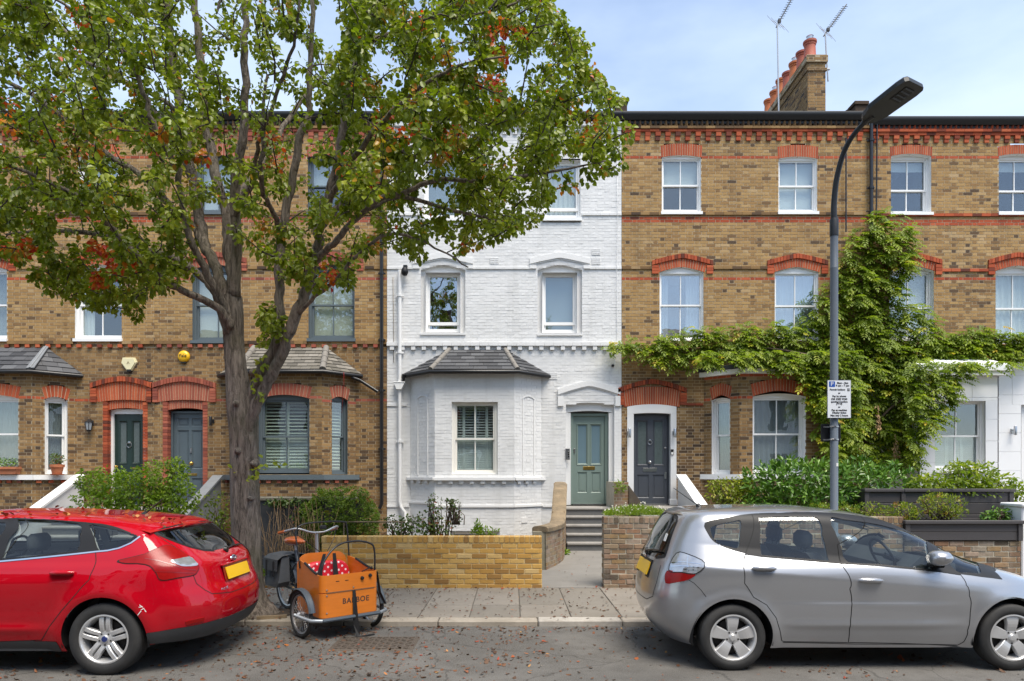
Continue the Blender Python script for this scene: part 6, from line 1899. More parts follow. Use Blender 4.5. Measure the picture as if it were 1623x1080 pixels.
def underbody(root, xr, xf, wx, r, ww, b):
 m = MB(); m.box(wx[0] + 0.4, wx[1] - 0.4, -b * 0.93, b * 0.93, 0.2, 0.26); m.box(xr + 0.1, wx[0] + 0.4, -b * 0.62, b * 0.62, 0.26, 0.30); m.box(wx[1] - 0.4, xf - 0.1, -b * 0.62, b * 0.62, 0.24, 0.28)
 m.build('underbody', M.trimgrey, root, world=False)
 for x in wx:
  for sgn in (1, -1):
   m = MB(); y0, y1 = sgn * (b - 0.012), sgn * (b - 0.33)
   m.lathe([(r, y0), (r + 0.005, y1), (0.02, y1)], (x, 0, ww), 'y', 30, -0.2, pi + 0.2); m.build('wheel_arch_liner', M.seam, root, world=False, smooth=60)
# ---- silver hatchback -----------------------------------------------------------------------
SY = 6.08 + 0.8475 - 0.015
silver = emp('parked_car', ((1163 - CU) / 178.0, SY, 0), 'silver five door hatchback parked at the kerb before the black front door', 'car', 'cars parked along the kerb')
rows = [  # z, tail x, nose x, half width
 (0.20, -0.50, 3.02, 0.795), (0.27, -0.575, 3.12, 0.815), (0.36, -0.635, 3.19, 0.835), (0.48, -0.675, 3.21, 0.845), (0.60, -0.685, 3.19, 0.8475), (0.74, -0.665, 3.05, 0.844), (0.84, -0.64, 2.78, 0.836), (0.92, -0.615, 2.50, 0.818),
 (0.965, -0.60, 2.36, 0.795), (1.05, -0.56, 2.18, 0.762), (1.15, -0.515, 2.00, 0.725), (1.25, -0.46, 1.80, 0.685), (1.34, -0.40, 1.56, 0.645), (1.388, -0.345, 1.36, 0.60), (1.415, -0.255, 1.17, 0.535), (1.431, -0.08, 1.02, 0.45), (1.444, 0.2, 0.9, 0.33), (1.451, 0.45, 0.82, 0.2), (1.456, 0.66, 0.72, 0.02)]
def rel_s(x, z, sy):
 d = np.sqrt((x - 0.0) ** 2 + (z - 0.295) ** 2); d2 = np.sqrt((x - 2.5) ** 2 + (z - 0.295) ** 2)
 f = 0.022 * np.exp(-((d - 0.36) / 0.07) ** 2) * (z > 0.1) + 0.022 * np.exp(-((d2 - 0.36) / 0.07) ** 2)
 zl = 0.90 - 0.085 * np.clip(x, -0.7, 2.6)                         # shoulder crease falling forward
 f = f + np.where(z > zl, -0.16 * np.clip(z - zl, 0, 0.2), -0.075 * np.clip(zl - z, 0, 0.24)) * np.clip((x + 0.55) / 0.5, 0, 1) * np.clip((2.5 - x) / 0.5, 0, 1)
 f = f + 0.012 * np.clip((0.62 - z) / 0.02, 0, 1) * np.clip((z - 0.2) / 0.3, 0, 1) * np.clip((x - 0.3) / 0.5, 0, 1) * np.clip((2.1 - x) / 0.5, 0, 1)
 f = f + 0.014 * np.exp(-((z - 0.415) / 0.035) ** 2) * np.clip((x - 0.4) / 0.2, 0, 1) * np.clip((2.2 - x) / 0.5, 0, 1)
 return f
car = Car(silver, rows, 1.25, p=9, q=2.7, NT=330, NV=120, relief=rel_s)
car.bvh()
TV = lambda pts: car.tv(pts, -1)
c3 = lambda P: [(1000 + x / 3.6, 780 + y / 3.6) for x, y in P]
c4 = lambda P: [(1300 + x / 3.6, 780 + y / 3.6) for x, y in P]
dlo = smooth_poly([(1117, 829), (1150, 821), (1190, 814.5), (1240, 812.5), (1300, 812), (1350, 816), (1400, 825), (1450, 840), (1500, 859), (1545, 881), (1586, 915), (1583, 918), (1540, 912), (1480, 906), (1430, 900), (1343, 893), (1314, 891), (1260, 887), (1207, 883), (1182, 877.5), (1155, 870), (1133, 860), (1122, 847)], 3)
qg = smooth_poly(c3([(452, 212), (470, 196), (520, 180), (575, 170), (628, 163), (624, 230), (612, 318), (560, 312), (505, 296), (470, 265)]), 3)
rg = c3([(724, 146), (800, 141), (930, 139), (1052, 141), (1090, 240), (1128, 391), (1000, 380), (860, 369), (746, 358), (735, 270)])
fg = smooth_poly(c4([(56, 152), (130, 155), (300, 180), (390, 200), (480, 224), (560, 250), (598, 268), (615, 340), (622, 438), (500, 426), (330, 410), (158, 397), (110, 290)]), 3)
fq = smooth_poly(c4([(632, 262), (700, 286), (800, 330), (868, 370), (905, 430), (915, 462), (850, 458), (780, 451), (700, 360)]), 3)
rdoor = c3([(690, 128), (655, 350), (644, 430), (650, 520), (700, 600), (775, 645), (830, 720), (852, 790), (862, 848), (880, 853)]) + c4([(60, 857), (160, 859), (168, 780), (181, 650), (170, 550), (120, 405), (100, 300), (0, 60)])
fdoor = c4([(0, 60), (100, 300), (120, 405), (170, 550), (181, 650), (168, 780), (160, 859), (400, 864), (780, 874), (815, 858), (840, 790), (856, 690), (852, 590), (835, 530), (800, 470), (640, 440), (600, 250), (300, 150)])
lampc = smooth_poly(c3([(262, 350), (330, 358), (425, 408), (372, 466), (290, 458), (218, 448)]), 3)
lampr = smooth_poly(c3([(207, 450), (290, 460), (370, 468), (330, 500), (260, 516), (200, 520)]), 3)
rwin = c3([(205, 133), (265, 136), (318, 160), (324, 200), (312, 290), (302, 345), (240, 352), (165, 356), (90, 330), (70, 306), (100, 270), (150, 195)])
ca = [(0.0 + 0.352 * cos(a), 0.295 + 0.352 * sin(a)) for a in [2 * pi * k / 60 for k in range(60)]]
cb = [(x + 2.5, z) for x, z in ca]
def zclip(P): return [(x, max(0.19, z)) for x, z in P]
def tvs(P): return car.xz(zclip(P))
rw = TV(rwin); rw = [(max(0.0, t), v) for t, v in rw]
zrow = lambda z: float(np.interp(z, car.prof(np.linspace(0, 1, 2000))[0], np.linspace(0, 1, 2000)))
rwp = [(-0.01, zrow(1.365)), (0.045, zrow(1.362)), (0.085, zrow(1.34)), (0.098, zrow(1.30)), (0.104, zrow(1.15)), (0.108, zrow(0.985)), (0.07, zrow(0.955)), (-0.01, zrow(0.945))]
mats = dict(body=M.silverpaint, trim=M.trimblack, qg=M.carglass, rg=M.carglass, fg=M.carglass, fq=M.carglass, rd=M.silverpaint, fd=M.silverpaint, lc=M.lampclear, lr=M.lampred, rw=M.cardark, ws=M.carglass)
names = dict(body=('body', 1), trim=('window_trim', 0), qg=('quarter_window', 0), rg=('rear_door_window', 0), fg=('front_door_window', 0), fq=('front_quarter_window', 0), rd=('rear_door', 0), fd=('front_door', 0), lc=('lamp_lens', 0), lr=('tail_light', 0), rw=('rear_window', 1), ws=('windscreen', 1))
wsx = car.xz([(2.30, 0.985), (2.13, 1.06), (1.72, 1.26), (1.40, 1.37)])
wsp = [(0.90, zrow(0.975)), (0.90, zrow(1.2)), (0.90, zrow(1.38)), (1.01, zrow(1.40)), (1.01, zrow(0.965))]
cls = [('rd', TV(rdoor)), ('fd', TV(fdoor)), ('trim', TV(dlo)), ('qg', TV(qg)), ('rg', TV(rg)), ('fg', TV(fg)), ('fq', TV(fq)), ('lc', TV(lampc)), ('lr', TV(lampr)), ('rw', rwp), ('ws', wsp)]
SV = car
objs = car.build(cls, mats, [tvs(ca), tvs(cb)], names, dict(trim=0.001, qg=-0.003, rg=-0.003, fg=-0.003, fq=-0.003, lc=0.007, lr=0.007, rw=-0.002, ws=-0.002))
for P in (rdoor, fdoor): car.ribbon('door_gap', TV(P), 0.007, M.seam, 0.0012)
car.ribbon('rear_window_trim', rwp[1:-1], 0.03, M.trimblack, 0.002)
tg = [(-0.0, zrow(0.545)), (0.06, zrow(0.55)), (0.09, zrow(0.60)), (0.098, zrow(0.75)), (0.10, zrow(0.90))]
car.ribbon('lamp_seal', TV(lampc + lampr[::-1]) if False else TV(lampc), 0.008, M.seam, 0.008, closed=True)
for q in ([(236, 405), (300, 398), (400, 412)], [(232, 425), (300, 420), (392, 432)], [(300, 440), (380, 446)], [(330, 362), (322, 458)]): car.ribbon('lamp_divider', TV(c3(q)), 0.006, M.chrome, 0.009)
car.ribbon('tailgate_gap', tg, 0.007, M.seam, 0.0012)
car.ribbon('bumper_gap', TV(c3([(330, 502), (360, 520), (400, 560), (430, 600)])), 0.005, M.seam, 0.0012)
car.ribbon('waist_strip', TV(c3([(655, 352), (750, 366), (900, 378), (1148, 400)]) + c4([(118, 405), (340, 418), (640, 445), (800, 468)])), 0.016, M.trimblack, 0.004, d=0.004)
car.ribbon('sill_gap', TV(c3([(866, 857), (1100, 862)]) + c4([(200, 868), (600, 872), (775, 880)])), 0.006, M.seam, 0.0012)
for sgn in (1, -1):
 for x in (0.0, 2.5): wheel(silver, x, sgn * (0.8475 - 0.022), 0.296, 0.185, 0.205, sgn, [(-0.036, 0.036, -0.060, 0.060)])
underbody(silver, -0.5, 3.0, (0.0, 2.5), 0.362, 0.295, 0.83)
cabin(silver, [(1.15, -0.36, 0.25, 1.02), (1.15, 0.36, 0.25, 1.02), (0.18, 0.0, 0.62, 0.98)], (1.95, 1.0), (1.58, -0.36, 0.98))
def handle(car, uv, mat, L=0.2, tilt=0.0):
 t, v = car.tv([uv], -1 if car is SV else 1)[0]
 p = car.S(np.array([t]), np.array([v]))[0]
 for sg in (1, -1):
  e = bpy.data.objects.new('door_handle', None); COL.objects.link(e); e.parent = car.root
  e.location = (p[0], p[1] * sg, p[2]); e.rotation_euler = (0, tilt, 0)
  m = MB(); m.lathe([(0.001, -0.10), (0.018, -0.092), (0.026, -0.06), (0.027, 0.06), (0.02, 0.092), (0.001, 0.10)], (0, sg * -0.004, 0), 'x', 14)
  m.v = [(x, y * 0.75, z * 0.92) for x, y, z in m.v]; m.build('recess', mat if car is SV else mat, e, world=False, smooth=60)
  m = MB(); m.tube([(-0.10, sg * 0.012, 0.006), (-0.07, sg * 0.034, 0.008), (0.07, sg * 0.036, 0.006), (0.10, sg * 0.012, 0.002)], [0.014, 0.019, 0.019, 0.014], 10); m.build('grip', mat, e, world=False, smooth=60)
  m = MB(); m.box(-0.085, 0.085, sg * 0.012, sg * 0.016, -0.012, -0.006); m.build('shadow_gap', M.seam, e, world=False)
handle(car, c3([(760, 437)])[0], M.silverpaint); handle(car, c4([(285, 507)])[0], M.silverpaint)
# mirrors
tm = car.xz([(1.84, 0.955)])[0]; pm = car.S(np.array([tm[0]]), np.array([tm[1]]))[0]
for sg in (1, -1):
 e = bpy.data.objects.new('wing_mirror', None); COL.objects.link(e); e.parent = silver; e.location = (pm[0], sg * pm[1], pm[2])
 m = MB(); m.lathe([(0.001, -0.10), (0.045, -0.098), (0.066, -0.06), (0.07, 0.0), (0.058, 0.06), (0.03, 0.095), (0.001, 0.105)], (0, 0, 0), 'x', 20)
 m.v = [(x * 0.95, y * 1.35 + sg * 0.12, z * 1.0 + 0.055) for x, y, z in m.v]; m.build('housing', M.silverpaint, e, world=False, smooth=60)
 m = MB(); m.cbox(-0.06, 0.05, sg * 0.0 - 0.03, sg * 0.12 + 0.03, -0.035, 0.0, 0.01); m.build('foot', M.trimblack, e, world=False, smooth=40)
 m = MB(); m.tube([(0.085, sg * 0.10, 0.055), (0.05, sg * 0.19, 0.06), (-0.02, sg * 0.214, 0.062)], 0.013, 8); m.build('indicator', M.lampclear, e, world=False, smooth=60)
# tail: plate, plate recess, wiper, badge, spoiler, aerial
zp_ = lambda z: float(np.interp(z, [r[0] for r in rows], [r[1] for r in rows]))
m = MB()
m.prism([(zp_(0.95) - 0.012, -0.26, 0.90), (zp_(0.80) - 0.012, -0.26, 0.78), (zp_(0.80) - 0.012, 0.26, 0.78), (zp_(0.95) - 0.012, 0.26, 0.90)], (-0.010, 0, 0.002)); m.build('number_plate', M.plate, silver, world=False)
m = MB(); m.prism([(zp_(0.95) - 0.004, -0.285, 0.925), (zp_(0.80) - 0.004, -0.285, 0.755), (zp_(0.80) - 0.004, 0.285, 0.755), (zp_(0.95) - 0.004, 0.285, 0.925)], (-0.006, 0, 0.001)); m.build('plate_holder', M.trimblack, silver, world=False)
m = MB(); m.lathe([(0.0, -0.03), (0.03, -0.028), (0.036, 0.0)], (zp_(0.99) - 0.012, 0.0, 0.985), 'x', 14); m.tube([(zp_(1.0) - 0.03, 0.0, 0.99), (zp_(1.03) - 0.035, -0.2, 1.02), (zp_(1.05) - 0.02, -0.46, 1.04)], 0.010, 6); m.build('rear_wiper', M.black, silver, world=False, smooth=60)
m = MB(); m.cbox(zp_(0.93) - 0.02, zp_(0.93), -0.055, 0.055, 0.925, 0.955, 0.004); m.build('tailgate_handle', M.chrome, silver, world=False)
m = MB(); n = 14
A = [(-0.40 + 0.14 * (abs(i / n * 2 - 1)) ** 2.5, -0.56 + 1.12 * i / n, 1.385 - 0.05 * abs(i / n * 2 - 1) ** 3) for i in range(n + 1)]
m.strip(A, [(x + 0.22, y * 0.95, z + 0.04) for x, y, z in A]); m.strip([(x + 0.015, y, z - 0.022) for x, y, z in A], A); m.strip([(x + 0.17, y, z - 0.02) for x, y, z in A], [(x + 0.015, y, z - 0.022) for x, y, z in A])
m.build('spoiler', M.silverpaint, silver, world=False, smooth=50)
m = MB(); m.tube([(-0.08, 0.0, 1.425), (-0.10, 0.0, 1.455)], [0.03, 0.018], 8); m.tube([(-0.10, 0.0, 1.45), (-0.34, 0.0, 1.62)], [0.006, 0.003], 6); m.build('roof_aerial', M.black, silver, world=False, smooth=60)
m = MB(); m.cbox(-0.60, -0.3, -0.9, -0.88, 0.2, 0.21, 0.002)
m = MB(); m.prism([(-0.515, -0.42, 1.12), (-0.515, -0.34, 1.12), (-0.49, -0.34, 1.19), (-0.49, -0.42, 1.19)], (-0.003, 0, 0)); m.build('window_sticker', M.opaque_white, silver, world=False)
# ---- red hatchback --------------------------------------------------------------------------
RY = 5.94 + 0.9115 - 0.015
red = emp('parked_car', ((164 - CU) / 182.0, RY, 0), 'glossy red hatchback parked beside the street tree with leaves on its roof', 'car', 'cars parked along the kerb', rz=pi)
rows = [
 (0.20, -0.70, 3.40, 0.83), (0.27, -0.79, 3.46, 0.865), (0.36, -0.845, 3.5, 0.89), (0.46, -0.872, 3.52, 0.902), (0.56, -0.875, 3.52, 0.91), (0.66, -0.85, 3.48, 0.9115), (0.76, -0.805, 3.40, 0.908), (0.86, -0.775, 3.25, 0.897), (0.93, -0.75, 3.05, 0.878),
 (0.985, -0.70, 2.85, 0.852), (1.05, -0.62, 2.65, 0.82), (1.13, -0.525, 2.45, 0.775), (1.20, -0.44, 2.28, 0.735), (1.245, -0.385, 2.15, 0.705), (1.29, -0.30, 2.05, 0.665), (1.33, -0.10, 1.93, 0.61), (1.36, 0.15, 1.80, 0.54), (1.38, 0.4, 1.70, 0.46), (1.396, 0.62, 1.60, 0.36), (1.409, 0.85, 1.5, 0.24), (1.42, 1.1, 1.3, 0.03)]
def rel_r(x, z, sy):
 d = np.sqrt((x - 0.0) ** 2 + (z - 0.316) ** 2); d2 = np.sqrt((x - 2.648) ** 2 + (z - 0.316) ** 2)
 f = 0.028 * np.exp(-((d - 0.40) / 0.09) ** 2) + 0.028 * np.exp(-((d2 - 0.40) / 0.09) ** 2)
 zl = 0.83 - 0.02 * x
 f = f + np.where(z > zl, -0.10 * np.clip(z - zl, 0, 0.16), -0.085 * np.clip(zl - z, 0, 0.26)) * np.clip((x + 0.45) / 0.5, 0, 1)
 f = f + 0.012 * np.exp(-((z - 0.40) / 0.04) ** 2) * np.clip((x - 0.4) / 0.3, 0, 1)
 return f
car = Car(red, rows, 1.35, p=9, q=3.3, NT=330, NV=120, relief=rel_r)
car.bvh()
TV = lambda pts: car.tv(pts, 1)
r2 = lambda P: [(x / 3.6886, 800 + y / 3.6886) for x, y in P]
zrow = lambda z: float(np.interp(z, car.prof(np.linspace(0, 1, 2000))[0], np.linspace(0, 1, 2000)))
SVc, SV = SV, None
rdoorg = r2([(102, 88), (250, 92), (380, 100), (458, 111), (468, 180), (470, 225), (450, 272), (300, 288), (150, 303), (12, 314), (55, 200)])
qg = smooth_poly(r2([(528, 122), (600, 128), (690, 150), (760, 170), (806, 188), (760, 222), (690, 250), (640, 262), (582, 267), (555, 200)]), 3)
dlo1 = r2([(0, 84), (100, 78), (300, 88), (460, 100), (600, 112), (700, 138), (822, 188), (770, 226), (700, 256), (630, 270), (566, 275), (300, 302), (0, 330)])
xa = lambda P: car.xz(P)
fwin = xa([(1.02, 1.02), (1.03, 1.15), (1.06, 1.315), (1.4, 1.335), (1.75, 1.26), (2.1, 1.1), (2.3, 1.02), (1.6, 1.01)])
dlo2 = xa([(0.86, 1.0), (0.86, 1.30), (0.93, 1.335), (1.1, 1.345), (1.45, 1.35), (1.8, 1.28), (2.2, 1.1), (2.45, 1.0), (1.6, 0.985)])
rdoor = r2([(505, 103), (560, 278), (552, 360), (520, 440), (450, 520), (360, 620), (290, 710), (240, 790), (0, 800)])
rdx = car.tv(rdoor, 1) + xa([(0.97, 0.29), (0.99, 0.6), (0.955, 1.0), (0.95, 1.36)])
tl = smooth_poly(r2([(688, 334), (740, 318), (850, 292), (920, 262), (975, 240), (1030, 256), (1085, 290), (1130, 325), (1160, 362), (1150, 392), (1128, 412), (1040, 428), (942, 441), (915, 400), (880, 362), (830, 348), (750, 346)]), 3)
rv = smooth_poly(r2([(998, 332), (1050, 318), (1110, 308), (1135, 328), (1155, 354), (1110, 362), (1062, 362), (1030, 350)]), 3)
rwp = TV(r2([(1150, 110), (1050, 120), (960, 140), (905, 163), (960, 190), (1050, 226), (1110, 247), (1190, 267), (1250, 269)]))
rwp = [(-0.01, rwp[0][1])] + rwp + [(-0.01, rwp[-1][1])]
gb2 = [(-0.01, zrow(0.27)), (-0.01, zrow(0.40)), (0.06, zrow(0.405)), (0.09, zrow(0.41)), (0.108, zrow(0.41))] + xa([(-0.60, 0.395), (-0.37, 0.372), (-0.36, 0.27)])
low = [(-0.01, -0.01), (-0.01, zrow(0.275))] + xa([(-0.60, 0.275), (-0.38, 0.262)]) + [(car.xz([(-0.36, 0.21)])[0][0], -0.01)]
sill = xa([(0.40, 0.205), (0.42, 0.295), (1.3, 0.285), (2.22, 0.295), (2.24, 0.205)])
ca = [(0.0 + 0.372 * cos(a), 0.316 + 0.372 * sin(a)) for a in [2 * pi * k / 60 for k in range(60)]]
cb = [(x + 2.648, z) for x, z in ca]
wsp = [(0.90, zrow(1.02)), (0.90, zrow(1.2)), (0.90, zrow(1.38)), (1.01, zrow(1.40)), (1.01, zrow(1.0))]
mats = dict(body=M.redpaint, trim=M.trimblack, qg=M.carglass, rg=M.carglass, fg=M.carglass, rd=M.redpaint, tl=M.lampred, rv=M.lampclear, rw=M.cardark, ws=M.carglass, gb=M.trimgrey, rf=M.lampred, sl=M.trimgrey)
names = dict(body=('body', 1), trim=('window_trim', 0), qg=('quarter_window', 0), rg=('rear_door_window', 0), fg=('front_door_window', 0), rd=('rear_door', 0), tl=('tail_light', 0), rv=('reversing_lamp', 0), rw=('rear_window', 1), ws=('windscreen', 1), gb=('lower_bumper', 1), rf=('reflector', 0), sl=('sill', 0))
cls = [('rd', rdx), ('trim', TV(dlo1)), ('trim', dlo2), ('qg', TV(qg)), ('rg', TV(rdoorg)), ('fg', fwin), ('sl', sill), ('gb', gb2), ('tl', TV(tl)), ('rv', TV(rv)), ('rw', rwp), ('ws', wsp)]
objs = car.build(cls, mats, [car.xz(zclip(ca)), car.xz(zclip(cb)), low], names, dict(trim=0.001, qg=-0.003, rg=-0.003, fg=-0.003, tl=0.007, rv=0.009, rw=-0.002, ws=-0.002, gb=0.004, rf=0.006, sl=0.004))
car.ribbon('door_gap', rdx, 0.007, M.seam, 0.0012)
car.ribbon('chrome_strip', TV(r2([(822, 189), (770, 228), (700, 258), (630, 272), (566, 277), (300, 304), (0, 331)])) + xa([(1.3, 0.985)]), 0.014, M.chrome, 0.005, d=0.004)
car.ribbon('rear_window_trim', rwp[1:-1], 0.03, M.trimblack, 0.002)
tgl = TV(r2([(900, 168), (1000, 232), (1085, 288), (1160, 362), (1130, 412), (1150, 462), (1200, 500), (1240, 522)]))
car.ribbon('tailgate_gap', tgl + [(0.05, zrow(0.625)), (0.0, zrow(0.62))], 0.007, M.seam, 0.0012)
car.ribbon('reflector', TV(r2([(1085, 694), (1120, 684), (1192, 668)])), 0.034, M.lampred, 0.007, d=0.004)
car.ribbon('lamp_seal', TV(tl), 0.012, M.seam, 0.004, closed=True)
car.ribbon('lamp_divider', TV(r2([(850, 318), (930, 330), (1000, 352), (1080, 378), (1145, 385)])), 0.006, M.lampdark, 0.009)
car.ribbon('lamp_divider', TV(r2([(905, 392), (1000, 395), (1080, 400), (1135, 402)])), 0.005, M.lampdark, 0.009)
car.ribbon('bumper_gap', TV(r2([(942, 441), (1040, 428), (1128, 412)])), 0.006, M.seam, 0.0012)
for sgn in (1, -1):
 for x in (0.0, 2.648): wheel(red, x, sgn * (0.9115 - 0.02), 0.316, 0.205, 0.213, sgn, [(-0.044, -0.006, -0.050, -0.010), (0.006, 0.044, 0.010, 0.050)], badge=M.bluebadge)
underbody(red, -0.62, 3.3, (0.0, 2.648), 0.382, 0.316, 0.885)
cabin(red, [(1.25, -0.38, 0.26, 1.0), (1.25, 0.38, 0.26, 1.0), (0.30, 0.0, 0.64, 0.98)], (2.1, 1.0), (1.7, -0.38, 0.95), wmax=0.64)
handle(car, r2([(368, 398)])[0], M.redpaint)
zp_ = lambda z: float(np.interp(z, [r[0] for r in rows], [r[1] for r in rows]))
def tail_frame(z, tiltz):   # sign plane on the tail, facing out of the car's back
 return None
def on_tail(u, v):
 t, vv = car.tv([(u, v)], 1)[0]
 return car.S(np.array([t]), np.array([vv]))[0]
m = MB()
m.prism([(zp_(0.855) - 0.016, -0.26, 0.86), (zp_(0.75) - 0.016, -0.26, 0.75), (zp_(0.75) - 0.016, 0.26, 0.75), (zp_(0.855) - 0.016, 0.26, 0.86)], (-0.010, 0, 0)); m.build('number_plate', M.plate, red, world=False)
m = MB(); m.prism([(zp_(0.86) - 0.006, -0.30, 0.88), (zp_(0.75) - 0.006, -0.30, 0.73), (zp_(0.75) - 0.006, 0.30, 0.73), (zp_(0.86) - 0.006, 0.30, 0.88)], (-0.006, 0, 0)); m.build('plate_recess', M.lampdark, red, world=False)
m = MB(); m.cbox(zp_(0.88) - 0.03, zp_(0.88), -0.31, 0.31, 0.878, 0.896, 0.006); m.build('tailgate_handle', M.redpaint, red, world=False)
e = bpy.data.objects.new('badge', None); COL.objects.link(e); e.parent = red; e.location = (zp_(0.925) - 0.012, 0.0, 0.925)
m = MB(); m.lathe([(0.0, -0.014), (0.055, -0.013), (0.062, -0.009), (0.066, 0.0)], (0, 0, 0), 'x', 28); m.v = [(x, y, z * 0.5) for x, y, z in m.v]; m.build('oval', M.chrome, e, world=False, smooth=40)
m = MB(); m.lathe([(0.0, -0.016), (0.052, -0.0155), (0.054, -0.012)], (0, 0, 0), 'x', 28); m.v = [(x, y, z * 0.46) for x, y, z in m.v]; m.build('field', M.bluebadge, e, world=False, smooth=40)
# facing local -x, text right runs along local -y (seen from behind)
Mt = Matrix(((0, 0, -1, 0), (-1, 0, 0, 0), (0, 1, 0, 0), (0, 0, 0, 1)))
def tail_txt(body, size, x, y, z, mat, par, xs=1.0, shear=0):
 Ml = Matrix.Translation((x, y, z)) @ Mt
 o = txt(body, size, 'lettering', mat, None, Ml, 0.002, xs=xs)
 o.parent = par
 return o
tail_txt('Ford', 0.042, -0.019, 0.0, -0.002, M.chrome, e, 1.2)
tail_txt('FOCUS', 0.040, zp_(0.68) - 0.02, 0.42, 0.685, M.chrome, red, 1.25)
m = MB(); n = 16
A = [(-0.385 + 0.10 * abs(i / n * 2 - 1) ** 3, -0.66 + 1.32 * i / n, 1.262 - 0.035 * abs(i / n * 2 - 1) ** 3) for i in range(n + 1)]
m.strip(A, [(x + 0.26, y * 0.93, z + 0.058) for x, y, z in A]); m.strip([(x + 0.02, y * 0.99, z - 0.03) for x, y, z in A], A); m.strip([(x + 0.16, y * 0.97, z - 0.03) for x, y, z in A], [(x + 0.02, y * 0.99, z - 0.03) for x, y, z in A])
m.build('spoiler', M.redpaint, red, world=False, smooth=40)
m = MB(); m.lathe([(0.0, -0.03), (0.03, -0.028), (0.036, 0.0)], (zp_(1.01) - 0.012, 0.0, 1.005), 'x', 14); m.tube([(zp_(1.02) - 0.03, 0.0, 1.01), (zp_(1.03) - 0.03, -0.2, 1.025), (zp_(1.02) - 0.012, -0.45, 1.02)], 0.010, 6); m.build('rear_wiper', M.black, red, world=False, smooth=60)
m = MB(); m.tube([(0.12, 0.0, 1.35), (0.10, 0.0, 1.38)], [0.035, 0.02], 8); m.tube([(0.10, 0.0, 1.375), (-0.06, 0.0, 1.51)], [0.007, 0.005], 6); m.build('roof_aerial', M.black, red, world=False, smooth=60)
sc = MB()
for (u, v, L, a) in ((224, 961, 0.035, 0.7), (226, 966, 0.03, -0.5), (230, 968, 0.03, 1.0), (221, 972, 0.05, -0.9), (222, 963, 0.02, 0.0)):
 t, vv = car.tv([(u, v)], 1)[0]
 for _ in (0,):
  p = car.S(np.array([t, t + 0.004]), np.array([vv, vv])); p, q = p[0], unit(p[1] - p[0])
  s = np.array([0, 0, 1.0]); d = q * cos(a) + s * sin(a); w = -q * sin(a) + s * cos(a); o_ = np.array([-0.15, 1, 0]) * 0.0015
  sc.poly([tuple(p + d * L * 0.5 + w * 0.003 + o_), tuple(p - d * L * 0.5 + w * 0.004 + o_), tuple(p - d * L * 0.5 - w * 0.004 + o_), tuple(p + d * L * 0.5 - w * 0.002 + o_)])
sc.build('paint_scratch', M.opaque_white, red, world=False, kind='stuff')
RED = car
# ------------------------------------------------------------------ front gardens: walls, steps, path
def bricks_run(root, fr, s0, s1, z0, z1, brick, single, mortar, coping=True, most=300, ragged=0.0, thick=0.22, name='wall_core', end0=False, end1=False):
 """A free-standing garden wall, each brick its own object up to the limit, with a brick-on-edge top."""
 zc = z1 - 0.108 if coping else z1
 m = MB(); m.fr = fr; m.box(s0 + 0.006, s1 - 0.006, -thick, -0.009, z0 - 0.05, z1 - 0.008); m.build(name, mortar, root)
 n = int((zc - z0) / 0.0745); h = (zc - z0) / n
 cnt = 0
 for k in range(n):
  s = s0 - (0.1125 if k % 2 else 0.0)
  while s < s1 - 0.01:
   a, b = max(s0, s) + 0.005, min(s1, s + 0.225) - 0.005
   s += 0.225
   if b - a < 0.03: continue
   one_brick(root, fr, (a + b) / 2, z0 + (k + 0.5) * h, R.uniform(-0.004, 0.004) * (1 + ragged), b - a, h - 0.0095, single, 0.06, 'garden', e=0.006, rot=R.gauss(0, 0.006 * ragged))
  for sE, ok in ((s0, end0), (s1, end1)):
   if ok:
    fe = Frame(*fr.w(sE, 0, 0)[:2], math.atan2(fr.sa, fr.ca) + (-pi / 2 if sE == s0 else pi / 2))
    L = 0.108 if k % 2 else 0.215
    q = (-L / 2 - 0.002) if sE == s0 else L / 2 + 0.002
    one_brick(root, fe, q, z0 + (k + 0.5) * h, 0.0, L - 0.004, h - 0.0095, single, 0.06, 'garden', e=0.006)
 if coping:
  s = s0
  while s < s1 - 0.03:
   w = min(0.0745 + (0.0 if ragged else 0.0), s1 - s) if ragged else min(0.076, s1 - s)
   one_brick(root, fr, s + w / 2, z1 - 0.054, R.uniform(0.0, 0.006), w - 0.009, 0.10, single, thick, 'garden', e=0.006, rot=R.gauss(0, 0.01))
   s += 0.076
Xw = lambda u, D=YW: (u - CU) / FPX * D
FW = Frame(0, YW, 0)
xl, xr = Xw(509), Xw(859)
yw = emp('garden_wall', ((xl + xr) / 2, YW, ZP), 'low yellow brick garden wall before the white house', 'wall', 'front garden walls')
bricks_run(yw, FW, xl, xr, ZP - 0.02, CAMZ - (850 - HV) / FPX * YW, M.yel, M.yel_one, M.mortary, end1=True)
xl, xr = Xw(956.5), Xw(1432)
ow = emp('garden_wall', (xl + 0.6, YW, ZP), 'old weathered brick garden wall with daisies on top behind the silver car', 'wall', 'front garden walls')
bricks_run(ow, FW, xl, xr, ZP - 0.02, CAMZ - (819 - HV) / FPX * YW, M.old, M.old_one, M.mortaro, ragged=1.5, end0=True)
xl2, xr2 = Xw(1432.5), Xw(1618)
pw = emp('garden_wall', ((xl2 + xr2) / 2, YW, ZP), 'brick garden wall carrying the lower grey planter', 'wall', 'front garden walls')
bricks_run(pw, FW, xl2, xr2, ZP - 0.02, CAMZ - (857.5 - HV) / FPX * YW, M.old, M.old_one, M.mortaro, coping=False, ragged=1)
